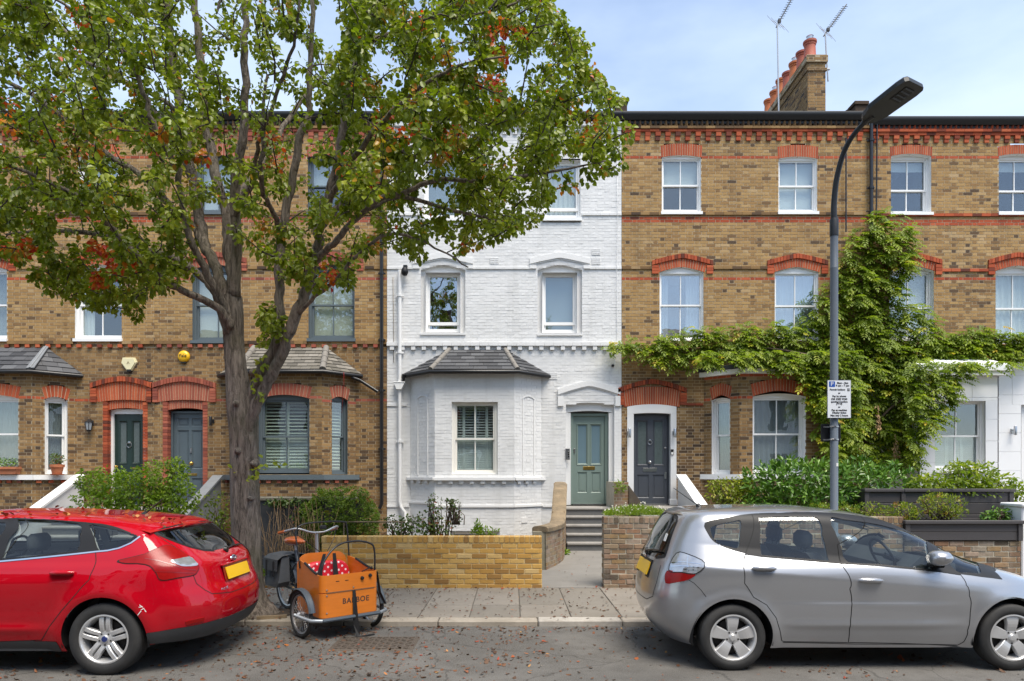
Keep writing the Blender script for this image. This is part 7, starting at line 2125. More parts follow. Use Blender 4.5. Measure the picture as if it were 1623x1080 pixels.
# wing wall beside the steps of the white house
ww = emp('wing_wall', (0.6, 12.0, ZP), 'rendered wing wall with swept stone coping beside the sage door steps', 'wall')
path = [(0.49, 12.0, 0.80), (0.70, 12.55, 0.80), (0.86, 13.1, 0.82), (0.93, 13.6, 0.95), (0.98, 14.1, 1.22), (1.02, 14.5, 1.42), (1.06, 14.9, 1.52), (1.09, 15.5, 1.55)]
Pc = catmull(path, 4)
m = MB(); hw = 0.145
sec = []
for i, p in enumerate(Pc):
 t = unit(Pc[min(i + 1, len(Pc) - 1)] - Pc[max(i - 1, 0)]); s = np.array([t[1], -t[0], 0]); s /= np.linalg.norm(s)
 u_ = np.cross(s, t); 
 sec.append([m.vert(p + s * a + u_ * b) for a, b in ((-hw, -0.045), (-hw, 0.02), (-hw * 0.75, 0.048), (0, 0.058), (hw * 0.75, 0.048), (hw, 0.02), (hw, -0.045))])
for A, B in zip(sec, sec[1:]):
 for k in range(6): m.face((A[k], B[k], B[k + 1], A[k + 1]))
 m.face((A[6], B[6], B[0], A[0]))
m.face(sec[0][::-1]); m.face(sec[-1])
m.build('coping', M.stone, ww, smooth=40)
for (x0_, y0_, za), (x1_, y1_, zb) in zip(path, path[1:]):
 L = math.hypot(x1_ - x0_, y1_ - y0_)
 a = math.atan2(y1_ - y0_, x1_ - x0_)
 for sgn in (1, -1):
  off = 0.115
  fx, fy = (x0_ + sin(a) * off * sgn, y0_ - cos(a) * off * sgn)
  fr = Frame(fx, fy, a) if sgn > 0 else Frame(x1_ + sin(a) * off * sgn, y1_ - cos(a) * off * sgn, a + pi)
  top = (za + zb) / 2 - 0.03
  brick_wall(ww, fr, 0, L, 0.0, top, [], M.old, M.old_one, M.mortaro, bond='stretcher', wallparent=ww)
m = MB(); a = math.atan2(path[1][1] - path[0][1], path[1][0] - path[0][0])
fr = Frame(path[0][0] - 0.13, 11.985, 0.0); m.fr = fr; m.cbox(0.0, 0.25, -0.14, 0.0, 0.0, 0.765, 0.008); m.build('end_pier', M.render, ww)
# path and steps
def steps(name, label, x0, x1, yfront, ytop, z0, ztop, n, riser, tread, xoff=0.0):
 r = emp(name, ((x0 + x1) / 2, yfront, z0), label, 'steps')
 dy = (ytop - yfront) / n; dz = (ztop - z0) / n
 for k in range(n):
  y = yfront + k * dy; z = z0 + (k + 1) * dz
  m = MB(); m.box(x0, x1, y + 0.02, ytop + 0.6, z0 - 0.05 + k * dz, z - 0.05); m.build('riser', riser, r)
  m = MB(); m.cbox(x0 - 0.0, x1 + 0.0, y - 0.012, y + dy + (0.03 if k < n - 1 else 0.75), z - 0.052, z + R.uniform(-0.003, 0.003), 0.014); m.build('tread', tread, r)
 return r
steps('front_steps', 'dark stone steps up to the sage green door', 1.17, 2.35, 14.50, 15.62, 0.14, 1.02, 5, M.step, M.tread)
m = MB()
m.poly([(0.36, YW + 0.01, ZP + 0.004), (1.375, YW + 0.01, ZP + 0.004), (2.32, 14.52, 0.145), (1.10, 14.52, 0.145), (0.86, 13.1, 0.11), (0.58, 12.0, 0.09), (0.42, 11.9, 0.088)])
m.poly([(0.36, YW + 0.01, ZP + 0.004), (0.36, YW + 0.01, 0), (1.375, YW + 0.01, 0), (1.375, YW + 0.01, ZP + 0.004)])
tag(m.build('garden_path', M.concrete), kind='structure')
pier = emp('wing_wall', (2.5, 15.2, 0), 'short worn brick stub wall between the sage door and the black door', 'wall')
brick_wall(pier, between(2.28, 15.25, 2.60, 15.25), 0, 0.32, 0.2, 1.60, [], M.old, M.old_one, M.mortaro, wallparent=pier)
m = MB(); m.prism([(2.285, 15.26, 0.2), (2.285, 15.26, 1.6), (2.595, 15.26, 1.6), (2.595, 15.26, 0.2)], (0, 1.3, 0)); m.build('core', M.mortaro, pier)
m = MB(); m.prism([(2.61, 15.22, 0.9), (2.61, 15.22, 1.52), (2.95, 15.22, 1.05), (2.95, 15.22, 0.9)], (0, 1.3, 0)); m.build('shoulder', M.old, pier)
steps('front_steps', 'brown stone steps up to the black front door', 2.62, 4.0, 14.7, 15.9, 0.14, 1.02, 5, M.step, M.tread)
steps('front_steps', 'stone steps up to the dark green door behind the shrub', -10.2, -8.85, 14.2, 15.7, 0.1, 1.0, 5, M.step, M.tread)
steps('front_steps', 'stone steps up to the blue grey door', -8.55, -7.2, 14.2, 15.7, 0.1, 1.0, 5, M.step, M.tread)
# sloping wing walls of the raised entrances
def slope_wall(name, label, x, w, ya, za, yb, zb, mat, capmat, rail=False):
 r = emp(name, (x, ya, 0), label, 'wall')
 m = MB(); m.prism([(x, ya, 0.0), (x, ya, za), (x, yb, zb), (x, yb, 0.0)], (w, 0, 0)); m.build('balustrade', mat, r)
 m = MB(); m.prism([(x - 0.04, ya - 0.03, za - 0.02), (x - 0.04, ya - 0.03, za + 0.035), (x - 0.04, yb, zb + 0.055), (x - 0.04, yb, zb)], (w + 0.08, 0, 0)); m.build('coping', capmat, r)
slope_wall('wing_wall', 'sloping white wing wall beside the dark green door', -10.45, 0.16, 14.3, 0.75, 16.4, 1.72, M.masonry, M.white)
slope_wall('wing_wall', 'sloping grey weathered wing wall beside the blue grey door', -7.15, 0.16, 14.3, 0.70, 16.4, 1.70, M.lead, M.lead)
slope_wall('wing_wall', 'curved white wing wall right of the black front door', 3.98, 0.16, 14.5, 1.05, 16.4, 1.72, M.masonry, M.white)
# dark rendered boundary wall behind the twigs
bw = emp('garden_wall', (-3.7, 11.9, 0), 'dark grey boundary wall with pale top behind the bare twigs', 'wall', 'front garden walls')
m = MB(); m.box(-4.45, -2.62, 11.9, 12.1, 0.0, 1.30); m.build('wall_face', paint('dark_render', (0.055, 0.057, 0.062), 0.85, var=0.3, scale=5, dirt=0.4, dirtcol=(0.13, 0.12, 0.10), bmp=0.5), bw)
m = MB(); m.cbox(-4.48, -2.6, 11.86, 12.14, 1.303, 1.37, 0.015); m.build('coping', M.render, bw)
eb = emp('edging_stone', (-3.5, 10.25, ZP), 'low mossy edging stone behind the tree at the back of the pavement', 'stone')
m = MB(); m.cbox(-5.4, -2.95, 10.22, 10.42, 0.0, 0.17, 0.02); m.build('block', M.stone, eb, smooth=40)
rl = emp('fence_rail', (-2.4, 11.2, 0), 'thin weathered rail across the rounded hedge', 'rail')
m = MB(); m.tube([PX(515, 827.5, 11.3), PX(642, 827.5, 11.3)], 0.012, 6); m.build('pole', M.stone, rl)
m = MB(); m.tube([PX(545, 827.5, 11.3), PX(545, 890, 11.3)], 0.012, 6); m.build('post', M.stone, rl)
m = MB(); m.tube([PX(636, 827.5, 11.3), PX(636, 890, 11.3)], 0.012, 6); m.build('post', M.stone, rl)
# ------------------------------------------------------------------ planters
M.comp = paint('charcoal_composite', (0.052, 0.048, 0.050), 0.6, var=0.12, scale=8, bmp=0.2, bscale=50, stretch=(0.4, 1, 3))
def planter(label, x0, x1, y0, y1, z0, z1, boards, posts, panel=None):
 r = emp('planter', ((x0 + x1) / 2, y0, z0), label, 'planter')
 h = (z1 - 0.05 - z0) / boards
 for k in range(boards):
  m = MB(); m.cbox(x0 + 0.01, x1 - 0.01, y0, y0 + 0.03, z0 + k * h + 0.004, z0 + (k + 1) * h - 0.002, 0.006); m.build('board', M.comp, r)
 for (ys, nm) in ((y1, 'rear_board'),):
  m = MB(); m.box(x0 + 0.01, x1 - 0.01, ys - 0.03, ys, z0, z1 - 0.05); m.build(nm, M.comp, r)
 for x in (x0, x1 - 0.03):
  m = MB(); m.box(x, x + 0.03, y0 + 0.03, y1 - 0.03, z0, z1 - 0.05); m.build('end_board', M.comp, r)
 for x in posts:
  m = MB(); m.cbox(x - 0.035, x + 0.035, y0 - 0.025, y0 - 0.002, z0, z1 - 0.052, 0.005); m.build('post', M.comp, r)
 xs = [x0 - 0.03] + [x for x in posts[1:-1]] + [x1 + 0.03]
 for a, b in zip(xs, xs[1:]):
  m = MB(); m.cbox(a + 0.002, b - 0.002, y0 - 0.05, y0 + 0.07, z1 - 0.05, z1, 0.006); m.build('top_rail', M.comp, r)
 m = MB(); m.box(x0 - 0.03, x1 + 0.03, y1 - 0.05, y1 + 0.03, z1 - 0.05, z1); m.build('top_rail', M.comp, r)
 m = MB(); m.box(x0 + 0.03, x1 - 0.03, y0 + 0.03, y1 - 0.03, z1 - 0.2, z1 - 0.08); m.build('compost', M.wheeldark, r)
 return r
planter('upper charcoal plank planter with a leafy bush behind its rail', Xw(1371, 10.75), Xw(1604, 10.75), 10.75, 11.3, 0.78, CAMZ - (775 - HV) / FPX * 10.7, 4, [Xw(1373, 10.75), Xw(1431, 10.75), Xw(1602, 10.75)])
planter('lower charcoal plank planter on the brick garden wall', Xw(1433), Xw(1617), YW - 0.03, 10.66, CAMZ - (857 - HV) / FPX * YW, CAMZ - (825 - HV) / FPX * YW, 2, [Xw(1436), Xw(1614)])
gp = emp('gate_pier', (Xw(1628, 10.3), 10.3, 0), 'white rendered gate pier beside the lower planter', 'pier')
m = MB(); m.cbox(Xw(1620), Xw(1665), YW, YW + 0.4, 0.0, 1.27, 0.015); m.build('shaft', M.stucco, gp)
m = MB(); m.cbox(Xw(1617.5), Xw(1668), YW - 0.04, YW + 0.44, 1.272, 1.33, 0.015); m.build('cap', M.stucco, gp)
# ------------------------------------------------------------------ plants
LV = lambda n, st, **k: leafmat(n, st, **k)
M.lf_bright = LV('bright_shrub_leaves', [(0, (0.09, 0.16, 0.012)), (0.5, (0.21, 0.32, 0.022)), (1, (0.33, 0.42, 0.04))], trans=0.4)
M.lf_box = LV('clipped_hedge_leaves', [(0, (0.08, 0.13, 0.014)), (0.5, (0.18, 0.26, 0.03)), (0.85, (0.28, 0.34, 0.05)), (1, (0.3, 0.13, 0.03))], gloss=0.5)
M.lf_laurel = LV('laurel_leaves', [(0, (0.035, 0.10, 0.014)), (0.5, (0.095, 0.20, 0.024)), (1, (0.20, 0.33, 0.05))], gloss=0.28, trans=0.2)
M.lf_wist = LV('wisteria_leaves', [(0, (0.09, 0.15, 0.012)), (0.45, (0.21, 0.285, 0.018)), (0.8, (0.35, 0.40, 0.025)), (0.92, (0.52, 0.48, 0.03)), (1, (0.45, 0.27, 0.04))], gloss=0.5, trans=0.5)
M.lf_yel = LV('yellow_green_leaves', [(0, (0.08, 0.12, 0.01)), (0.5, (0.22, 0.27, 0.018)), (1, (0.40, 0.39, 0.035))], trans=0.4)
M.lf_dark = LV('dark_shrub_leaves', [(0, (0.04, 0.075, 0.012)), (0.6, (0.10, 0.16, 0.022)), (0.85, (0.17, 0.22, 0.035)), (0.93, (0.25, 0.05, 0.03)), (1, (0.35, 0.10, 0.05))], trans=0.25)
M.lf_heath = LV('heath_leaves', [(0, (0.09, 0.15, 0.012)), (0.5, (0.21, 0.28, 0.02)), (0.85, (0.32, 0.36, 0.03)), (1, (0.4, 0.2, 0.05))], trans=0.35)
M.petal = LV('daisy_petals', [(0, (0.8, 0.8, 0.75)), (1, (0.85, 0.75, 0.75))], trans=0.3)
M.straw = paint('dry_stems', (0.30, 0.19, 0.095), 0.9, var=0.35, scale=12)
M.stemb = paint('shrub_stems', (0.10, 0.07, 0.045), 0.9, var=0.3, scale=12)
GR = random.Random(21)
def blob_points(n, blobs, shell=0.55):
 """Points through the outer part of several ellipsoids: (cx,cy,cz,rx,ry,rz)."""
 out, nrm = [], []
 vol = np.array([b[3] * b[4] * b[5] for b in blobs]) ** 0.67; vol /= vol.sum()
 for b, k in zip(blobs, RN.multinomial(n, vol)):
  d = unit(RN.normal(0, 1, (k, 3))); r = (shell + (1.02 - shell) * RN.random((k, 1)) ** 0.6) * (1 + 0.10 * np.sin(d[:, :1] * 5 + d[:, 2:3] * 7 + b[0] * 9))
  out.append(np.array(b[:3]) + d * r * np.array(b[3:])); nrm.append(d)
 P, Nn = np.concatenate(out), np.concatenate(nrm)
 k = P[:, 2] > 0.05
 return P[k], Nn[k]
def bush(name, label, cat, blobs, n, L, W, mat, mu=0.5, sd=0.18, stems=True, loc=None, droop=0.3, fold=0.25, up=0.5, shell=0.55, group=None, stemmat=None, clumps=0):
 cx = np.mean([b[0] for b in blobs]); cy = np.mean([b[1] for b in blobs]); zb = min(b[2] - b[5] for b in blobs)
 r = emp(name, loc or (cx, cy, max(0.05, zb)), label, cat, group)
 P, Nn = blob_points(n, blobs, shell)
 n = len(P)
 if clumps:
  C = P[RN.integers(0, n, clumps)]; kd_ = kdtree.KDTree(clumps)
  for i, c in enumerate(C): kd_.insert(c, i)
  kd_.balance()
  ids = np.array([kd_.find(p)[1] for p in P]); ct = RN.normal(0, sd, clumps)
  P = P + (C[ids] - P) * 0.35
  tint = np.clip(mu + ct[ids] + RN.normal(0, sd * 0.5, n), 0, 1)
  T = unit((P - C[ids]) * 6 + Nn * 0.5 + RN.normal(0, 0.35, (n, 3)) + [0, 0, -droop])
 else:
  tint = gauss_tint(n, mu, sd)
  T = unit(Nn * 0.6 + RN.normal(0, 0.7, (n, 3)) + [0, 0, -droop])
 Fn = unit(Nn * 0.8 + RN.normal(0, 0.5, (n, 3)) + [0, 0, up])
 sc = RN.uniform(0.7, 1.2, n)
 V, F = leaf_arrays(P, T, Fn, L * sc, W * sc, fold)
 mesh_np('foliage', V, F, mat, r, np.repeat(tint, 2), kind='stuff')
 if stems:
  m = MB()
  for b in blobs:
   for k in range(7):
    d = Vector((GR.gauss(0, 0.45), GR.gauss(0, 0.45), GR.uniform(0.1, 0.9)))
    e = Vector(b[:3]) + Vector((d.x * b[3], d.y * b[4], d.z * b[5] * 0.8))
    s = Vector((cx + (b[0] - cx) * 0.6 + GR.gauss(0, 0.05), b[1] + GR.gauss(0, 0.04), max(0.02, zb)))
    m.tube([s, s.lerp(e, 0.5) + Vector((GR.gauss(0, 0.03), 0, 0.04)), e], [0.010, 0.007, 0.003], 5)
  m.build('stems', stemmat or M.stemb, r, smooth=180, kind='stuff')
 return r
def B(u, v, D, ru, rv, rd=None):
 """An ellipsoid of leaves: centre and radii in photo px at distance D."""
 p = PX(u, v, D); k = D / FPX
 return (p.x, p.y, p.z, ru * k, (rd if rd else min(ru, rv) * k), rv * k)
bush('shrub', 'bright green loose shrub before the dark green door', 'shrub', [B(175, 770, 12.6, 45, 30), B(215, 775, 12.3, 55, 36), B(260, 762, 12.5, 45, 38), B(145, 765, 12.8, 28, 22), B(285, 790, 12.3, 35, 25), B(235, 805, 12.2, 75, 25), B(278, 745, 12.6, 14, 20), B(150, 800, 12.3, 40, 22)], 5200, 0.062, 0.02, M.lf_bright, 0.5, 0.2, clumps=420, shell=0.35)
bush('shrub', 'small leggy shrub with thin stems left of the tree trunk', 'shrub', [B(345, 800, 12.0, 22, 28), B(355, 830, 11.8, 24, 30), B(330, 830, 11.8, 26, 20)], 420, 0.055, 0.018, M.lf_yel, 0.3, 0.2, shell=0.3)
bush('hedge', 'rounded green hedge beyond the cargo bike', 'hedge', [B(540, 818, 11.75, 58, 48, 0.5), B(522, 822, 11.75, 44, 42, 0.45), B(565, 826, 11.75, 36, 42, 0.45), B(540, 860, 11.7, 56, 36, 0.45)], 13000, 0.038, 0.015, M.lf_box, 0.42, 0.2, shell=0.72, droop=0.0, clumps=520)
bush('creeper', 'thin dark creeper trailing along the dark grey wall', 'creeper', [B(460, 796, 11.8, 38, 6, 0.12), B(480, 820, 11.8, 16, 26, 0.15), B(440, 798, 11.8, 20, 5, 0.1)], 500, 0.055, 0.02, M.lf_dark, 0.4, 0.2, stems=False, shell=0.2)
bush('shrub', 'straggly rose with red tips before the white bay', 'shrub', [B(690, 808, 11.6, 14, 22), B(678, 830, 11.6, 24, 20), B(698, 838, 11.5, 24, 16), B(715, 806, 11.7, 10, 10), B(684, 795, 11.6, 8, 14)], 520, 0.05, 0.017, M.lf_dark, 0.55, 0.28, shell=0.2)
bush('shrub', 'low dark green straggly shrub left of the rose', 'shrub', [B(620, 828, 11.5, 20, 10), B(650, 830, 11.5, 22, 14), B(640, 845, 11.4, 34, 12)], 430, 0.05, 0.018, M.lf_dark, 0.35, 0.2, shell=0.2)
bush('shrub', 'arching rose shoots right of the red tipped rose', 'shrub', [B(722, 800, 11.6, 9, 8), B(728, 818, 11.6, 5, 14), B(712, 795, 11.6, 10, 5)], 110, 0.045, 0.016, M.lf_dark, 0.45, 0.2, shell=0.5)
bush('hedge', 'glossy laurel hedge before the brick bay', 'hedge', [B(1215, 775, 11.4, 38, 42, 0.5), B(1260, 768, 11.3, 50, 44, 0.55), B(1310, 770, 11.3, 50, 42, 0.55), B(1360, 770, 11.35, 46, 42, 0.5), B(1405, 778, 11.5, 42, 40, 0.5), B(1285, 800, 11.2, 100, 30, 0.5), B(1210, 795, 11.25, 25, 25, 0.3)], 5200, 0.105, 0.021, M.lf_laurel, 0.5, 0.2, shell=0.62, clumps=520, droop=-0.15)
bush('shrub', 'yellow green feathery shrub beside the laurel hedge', 'shrub', [B(1152, 780, 11.5, 32, 24), B(1172, 795, 11.4, 36, 22), B(1140, 770, 11.6, 18, 14), B(1180, 770, 11.5, 16, 18)], 1500, 0.062, 0.014, M.lf_yel, 0.5, 0.2, clumps=160, shell=0.3)
bush('shrub', 'leafy green bush behind the upper planter', 'shrub', [B(1500, 768, 11.0, 60, 24, 0.3), B(1545, 755, 11.1, 38, 26, 0.3), B(1470, 772, 11.0, 34, 18, 0.3), B(1580, 770, 11.0, 28, 20, 0.3), B(1612, 785, 10.95, 20, 26, 0.3), B(1525, 780, 10.95, 80, 16, 0.25), B(1525, 745, 11.1, 22, 16, 0.25)], 3200, 0.075, 0.017, M.lf_wist, 0.4, 0.18, clumps=330, shell=0.35)
for (lab, bl, n, mu) in (('small heather plant at the left end of the lower planter row', [B(1375, 810, 10.45, 30, 14), B(1400, 815, 10.4, 22, 12)], 700, 0.5), ('round heather plant between the two planters', [B(1432, 812, 10.4, 26, 17)], 650, 0.55), ('tiny heather tuft right of the round heather', [B(1447, 818, 10.4, 10, 10)], 160, 0.35), ('wide heather with rusty tips before the upper planter', [B(1495, 800, 10.42, 36, 20), B(1478, 795, 10.42, 25, 14), B(1512, 812, 10.4, 22, 12), B(1490, 815, 10.4, 30, 10)], 1500, 0.6), ('yellow green low plant on the wall before the laurel', [B(1300, 808, 10.5, 22, 12), B(1340, 808, 10.5, 18, 10)], 420, 0.5)):
 bush('heather', lab, 'plant', bl, n, 0.04, 0.007, M.lf_heath, mu, 0.2, clumps=max(10, n // 12), shell=0.4, droop=-0.3, group='heathers along the planters')
bush('shrub', 'small variegated dark green plant at the right end of the lower planter', 'plant', [B(1585, 816, 10.45, 20, 12), B(1568, 820, 10.42, 12, 8)], 260, 0.06, 0.016, M.lf_laurel, 0.5, 0.3, shell=0.4)
# daisies on the old wall
dz = emp('daisies', (Xw(1000, 10.35), 10.35, 1.14), 'clump of small white daisies growing on the old brick wall', 'flowers')
n = 2600
u = RN.uniform(958, 1062, n); hgt = 20 * np.clip(np.sin((u - 952) / 112 * pi), 0.2, 1) ** 0.7
P = np.array([tuple(PX(a, 819 - 1 - RN.random() * h_ * 0.75, 10.22 + RN.random() * 0.4)) for a, h_ in zip(u, hgt)])
V, F = leaf_arrays(P, unit(RN.normal(0, 0.5, (n, 3)) + [0, -0.15, 0.8]), unit(RN.normal(0, 0.6, (n, 3)) + [0, -1, 0.2]), RN.uniform(0.03, 0.07, n), RN.uniform(0.002, 0.005, n))
mesh_np('foliage', V, F, M.lf_bright, dz, np.repeat(gauss_tint(n, 0.6, 0.2), 2), kind='stuff')
k = RN.integers(0, n, 130); Pf = P[k] + np.array([0, 0, 0.06]) + RN.normal(0, 0.03, (130, 3)) * [1, 1, 0.8]
V, F = leaf_arrays(np.repeat(Pf, 5, 0), np.tile(np.array([[cos(2 * pi * i / 5), -0.3, sin(2 * pi * i / 5)] for i in range(5)]), (130, 1)), np.tile([[0, -1, 0.3]], (650, 1)), np.full(650, 0.013), np.full(650, 0.005))
mesh_np('flower_heads', V, F, M.petal, dz, np.repeat(RN.random(650), 2), kind='stuff')
# dry canes before the dark wall
cn = emp('dry_canes', (-3.6, 11.4, ZP), 'tangle of bare straw coloured canes beside the tree trunk', 'plant')
m = MB()
for k in range(95):
 u0 = GR.uniform(418, 515); D = GR.uniform(11.0, 11.7); top = GR.uniform(788, 870)
 a = PX(u0, 905, D); b = PX(u0 + GR.gauss(0, 12), top, D + GR.gauss(0, 0.15)); a.z = 0.06
 mid = a.lerp(b, 0.55) + Vector((GR.gauss(0, 0.06), GR.gauss(0, 0.06), 0))
 m.tube([a, mid, b], [0.007, 0.005, 0.002], 4)
 for j in range(GR.randint(0, 3)):
  s = a.lerp(b, GR.uniform(0.4, 0.9)); m.tube([s, s + Vector((GR.gauss(0, 0.12), GR.gauss(0, 0.08), GR.uniform(0.08, 0.25)))], [0.003, 0.0015], 3)
m.build('canes', M.straw, cn, smooth=180, kind='stuff')
for lab, (u, v, D, ru, rv) in (('weed tuft at the foot of the dark grey wall', (425, 906, 10.7, 10, 9)), ('weed tuft where the path meets the wing wall', (897, 876, 13.9, 7, 5)), ('fern tuft on the stub wall between two doors', (983, 772, 15.2, 10, 10)), ('grassy weeds before the basement window', (770, 845, 11.2, 22, 8)), ('tall grass tuft before the basement window', (757, 838, 11.3, 5, 12))):
 bush('weed_tuft', lab, 'plant', [B(u, v, D, ru, rv)], 120, 0.06, 0.013, M.lf_bright, 0.45, 0.2, stems=False, shell=0.2, droop=-0.4)
# ------------------------------------------------------------------ wisteria over the brick bay
ws = emp('wisteria', (PX(1375, 740, 16.3).x, 16.3, 0.1), 'large wisteria climbing the wall between the brick and stucco houses', 'climber')
MASS = [(1392, 325), (1412, 345), (1446, 352), (1450, 400), (1440, 430), (1420, 455), (1440, 478), (1478, 505), (1490, 535), (1515, 560), (1525, 600), (1505, 640), (1482, 668), (1462, 690), (1452, 740), (1325, 740), (1300, 700), (1292, 660), (1272, 610), (1255, 585), (1180, 575), (1100, 575), (1040, 578), (1005, 560), (962, 552), (965, 540), (1000, 540), (1060, 530), (1140, 520), (1235, 512), (1262, 520), (1288, 492), (1312, 445), (1332, 412), (1352, 372), (1372, 350)]
STRIP = [(1470, 540), (1520, 525), (1560, 520), (1600, 530), (1640, 530), (1640, 575), (1580, 575), (1530, 582), (1490, 575)]
def wist_points(poly, n):
 P = np.array(poly); out = []
 while len(out) < n:
  u = RN.uniform(P[:, 0].min() - 8, P[:, 0].max() + 8, 3000); v = RN.uniform(P[:, 1].min() - 8, P[:, 1].max() + 8, 3000)
  k = inpoly(u + RN.normal(0, 5, 3000), v + RN.normal(0, 5, 3000), poly)
  lump = 0.5 + 0.5 * np.sin(u * 0.09 + 1.3 * np.sin(v * 0.05)) * np.sin(v * 0.085 + np.sin(u * 0.04))
  k &= RN.random(3000) < 0.35 + 0.65 * lump
  for a, b, l in zip(u[k], v[k], lump[k]):
   bay = 0.55 if (1105 < a < 1360 and b > 555) else 0.80 if (a > 1440 and b > 572) else 0.0
   mid = 0.35 if 1300 < a < 1470 else 0.1
   D = YF - 0.06 - bay - RN.random() * (0.12 + mid * l) - 0.12 * l
   out.append((tuple(PX(a, b, D)), l))
 return out[:n]
WP = wist_points(MASS, 5200) + wist_points(STRIP, 800)
Pb, Tb, Nb, tint = [], [], [], []
for (p, l) in WP:
 p = np.array(p)
 az = RN.uniform(-pi, pi); d0 = unit(np.array([cos(az) * 0.9, -0.55 - 0.3 * RN.random(), 0.35 * sin(az) - 0.25]))
 Lr = RN.uniform(0.16, 0.30); s = unit(np.cross(d0, [0, -0.6, 1.0])); nrm = unit(np.cross(s, d0)); nrm = nrm if nrm[2] > 0 else -nrm
 bt = np.clip(0.40 + 0.18 * (l - 0.5) + RN.normal(0, 0.16), 0, 0.88)
 if RN.random() < 0.025: bt = RN.uniform(0.86, 1.0)
 for k in range(4):
  f = 0.25 + 0.2 * k; c = p + d0 * Lr * f + np.array([0, 0, -0.10 * f * f * Lr * 3])
  for sg in (1, -1):
   Pb.append(c); Tb.append(unit(s * sg * 0.85 + d0 * 0.45 + np.array([0, 0, -0.28]))); Nb.append(nrm); tint.append(bt + RN.normal(0, 0.05))
 Pb.append(p + d0 * Lr * 0.95 + np.array([0, 0, -0.1 * Lr * 3])); Tb.append(unit(d0 + np.array([0, 0, -0.5]))); Nb.append(nrm); tint.append(bt)
n = len(Pb); sz = RN.uniform(0.06, 0.10, n)
V, F = leaf_arrays(np.array(Pb), np.array(Tb), np.array(Nb), sz * 1.1, sz * 0.27, 0.2, 0.12)
mesh_np('foliage', V, F, M.lf_wist, ws, np.repeat(np.clip(tint, 0, 1), 2), kind='stuff')
m = MB()
for pth in ([(1370, 800, 16.2), (1372, 690, 16.3), (1380, 560, 16.4), (1378, 450, 16.45), (1385, 330, 16.5)], [(1374, 640, 16.3), (1340, 585, 15.9), (1240, 555, 16.2), (1120, 550, 16.4), (1000, 548, 16.5)], [(1380, 600, 16.3), (1450, 560, 16.3), (1540, 550, 16.4), (1630, 550, 16.5)], [(1378, 500, 16.4), (1420, 460, 16.4), (1440, 400, 16.45)], [(1372, 690, 16.3), (1420, 640, 16.1), (1480, 610, 15.9)]):
 q = catmull([tuple(PX(*a)) for a in pth], 5)
 m.tube([tuple(a) for a in q], [0.03 * (1 - i / len(q)) + 0.008 for i in range(len(q))], 6)
m.build('vine_stem', M.stemb, ws, smooth=180)
for (u, v) in ((1418, 715), (1392, 665)):
 m = MB(); q = np.array([tuple(PX(u + RN.normal(0, 2.5), v + RN.normal(0, 11), 15.7)) for _ in range(45)])
 V, F = leaf_arrays(q, unit(RN.normal(0, 0.4, (45, 3)) + [0, -0.2, -1]), unit(RN.normal(0, 0.6, (45, 3)) + [0, -1, 0]), RN.uniform(0.06, 0.1, 45), RN.uniform(0.012, 0.02, 45))
 mesh_np('dead_leaves', V, F, M.straw, ws, kind='stuff')
# ------------------------------------------------------------------ drain pipes and cables
yp = YF - 0.09
def pp(u, v, y=yp): return (S_(u), y, Z_(v))
pipe('drain_pipe', [pp(606, 190), pp(606, 798), pp(602, 806, yp + 0.02)], 0.042, M.blackiron, 'black iron drain pipe between the brown brick and white houses', bands=[pp(606, 300), pp(606, 435), pp(606, 540), pp(606, 620), pp(606, 712)])
pipe('drain_pipe', [pp(634.5, 430), pp(634.5, 795), (S_(636), yp, Z_(803)), (S_(643), yp - 0.02, Z_(812)), (S_(643), yp, Z_(870))], 0.045, M.masonry, 'white painted drain pipe on the left of the white house', bands=[pp(634.5, 470), pp(634.5, 560), pp(634.5, 700)])
pipe('drain_pipe', [pp(1378, 200), pp(1378, 360), pp(1378, 560)], 0.042, M.blackiron, 'black drain pipe behind the lamp head beside the wisteria', bands=[pp(1378, 225), pp(1378, 300)])
pipe('drain_pipe', [pp(1387, 200), pp(1386, 330), pp(1384, 360)], 0.018, M.black, 'thin black waste pipe right of the black drain pipe')
pipe('drain_pipe', [pp(1338, 222), pp(1338, 300), pp(1338, 370)], 0.018, M.blackiron, 'thin rusty vent pipe under the gutter left of the lamp')
pipe('drain_pipe', [(S_(560), YF - 0.2, Z_(600)), (S_(572), YF - 0.12, Z_(604)), (S_(600), yp, Z_(622))], 0.04, M.blackiron, 'short black branch pipe from the slate bay to the drain pipe')
pipe('drain_pipe', [(S_(642), YF - 0.2, Z_(595)), (S_(641), YF - 0.14, Z_(606)), (S_(636), yp, Z_(612))], 0.035, M.blackiron, 'short black pipe joining the white bay gutter')
hp = emp('rain_hopper', pp(634, 612), 'white painted hopper head on the white drain pipe', 'hopper')
m = MB(); x, y, z = pp(634, 612); m.prism([(x - 0.12, y - 0.09, z + 0.06), (x + 0.14, y - 0.09, z + 0.06), (x + 0.06, y - 0.09, z - 0.1), (x - 0.06, y - 0.09, z - 0.1)], (0, 0.16, 0)); m.build('box', M.masonry, hp)
m = MB(); m.cbox(x - 0.13, x + 0.15, y - 0.1, y + 0.08, z + 0.06, z + 0.085, 0.004); m.build('rim', M.masonry, hp)
def cable(label, P, r=0.006, mat=None):
 o = MB(); o.tube([tuple(p) for p in P], r, 5); return tag(o.build('wall_cable', mat or M.black, None, smooth=180), label, 'cable')
cable('thin white cable down the right edge of the white house', [pp(978, 215, YF - 0.02), pp(978.5, 345, YF - 0.05), pp(977, 430, YF - 0.05), pp(978, 530, YF - 0.02), pp(974, 575, YF - 0.03), pp(972, 580, YF - 0.05)], 0.006, M.mortarw)
cable('thin grey cable beside the white drain pipe', [pp(623, 440, YF - 0.02), pp(624, 520, YF - 0.02), pp(624, 575, YF - 0.02)], 0.006, M.stone)
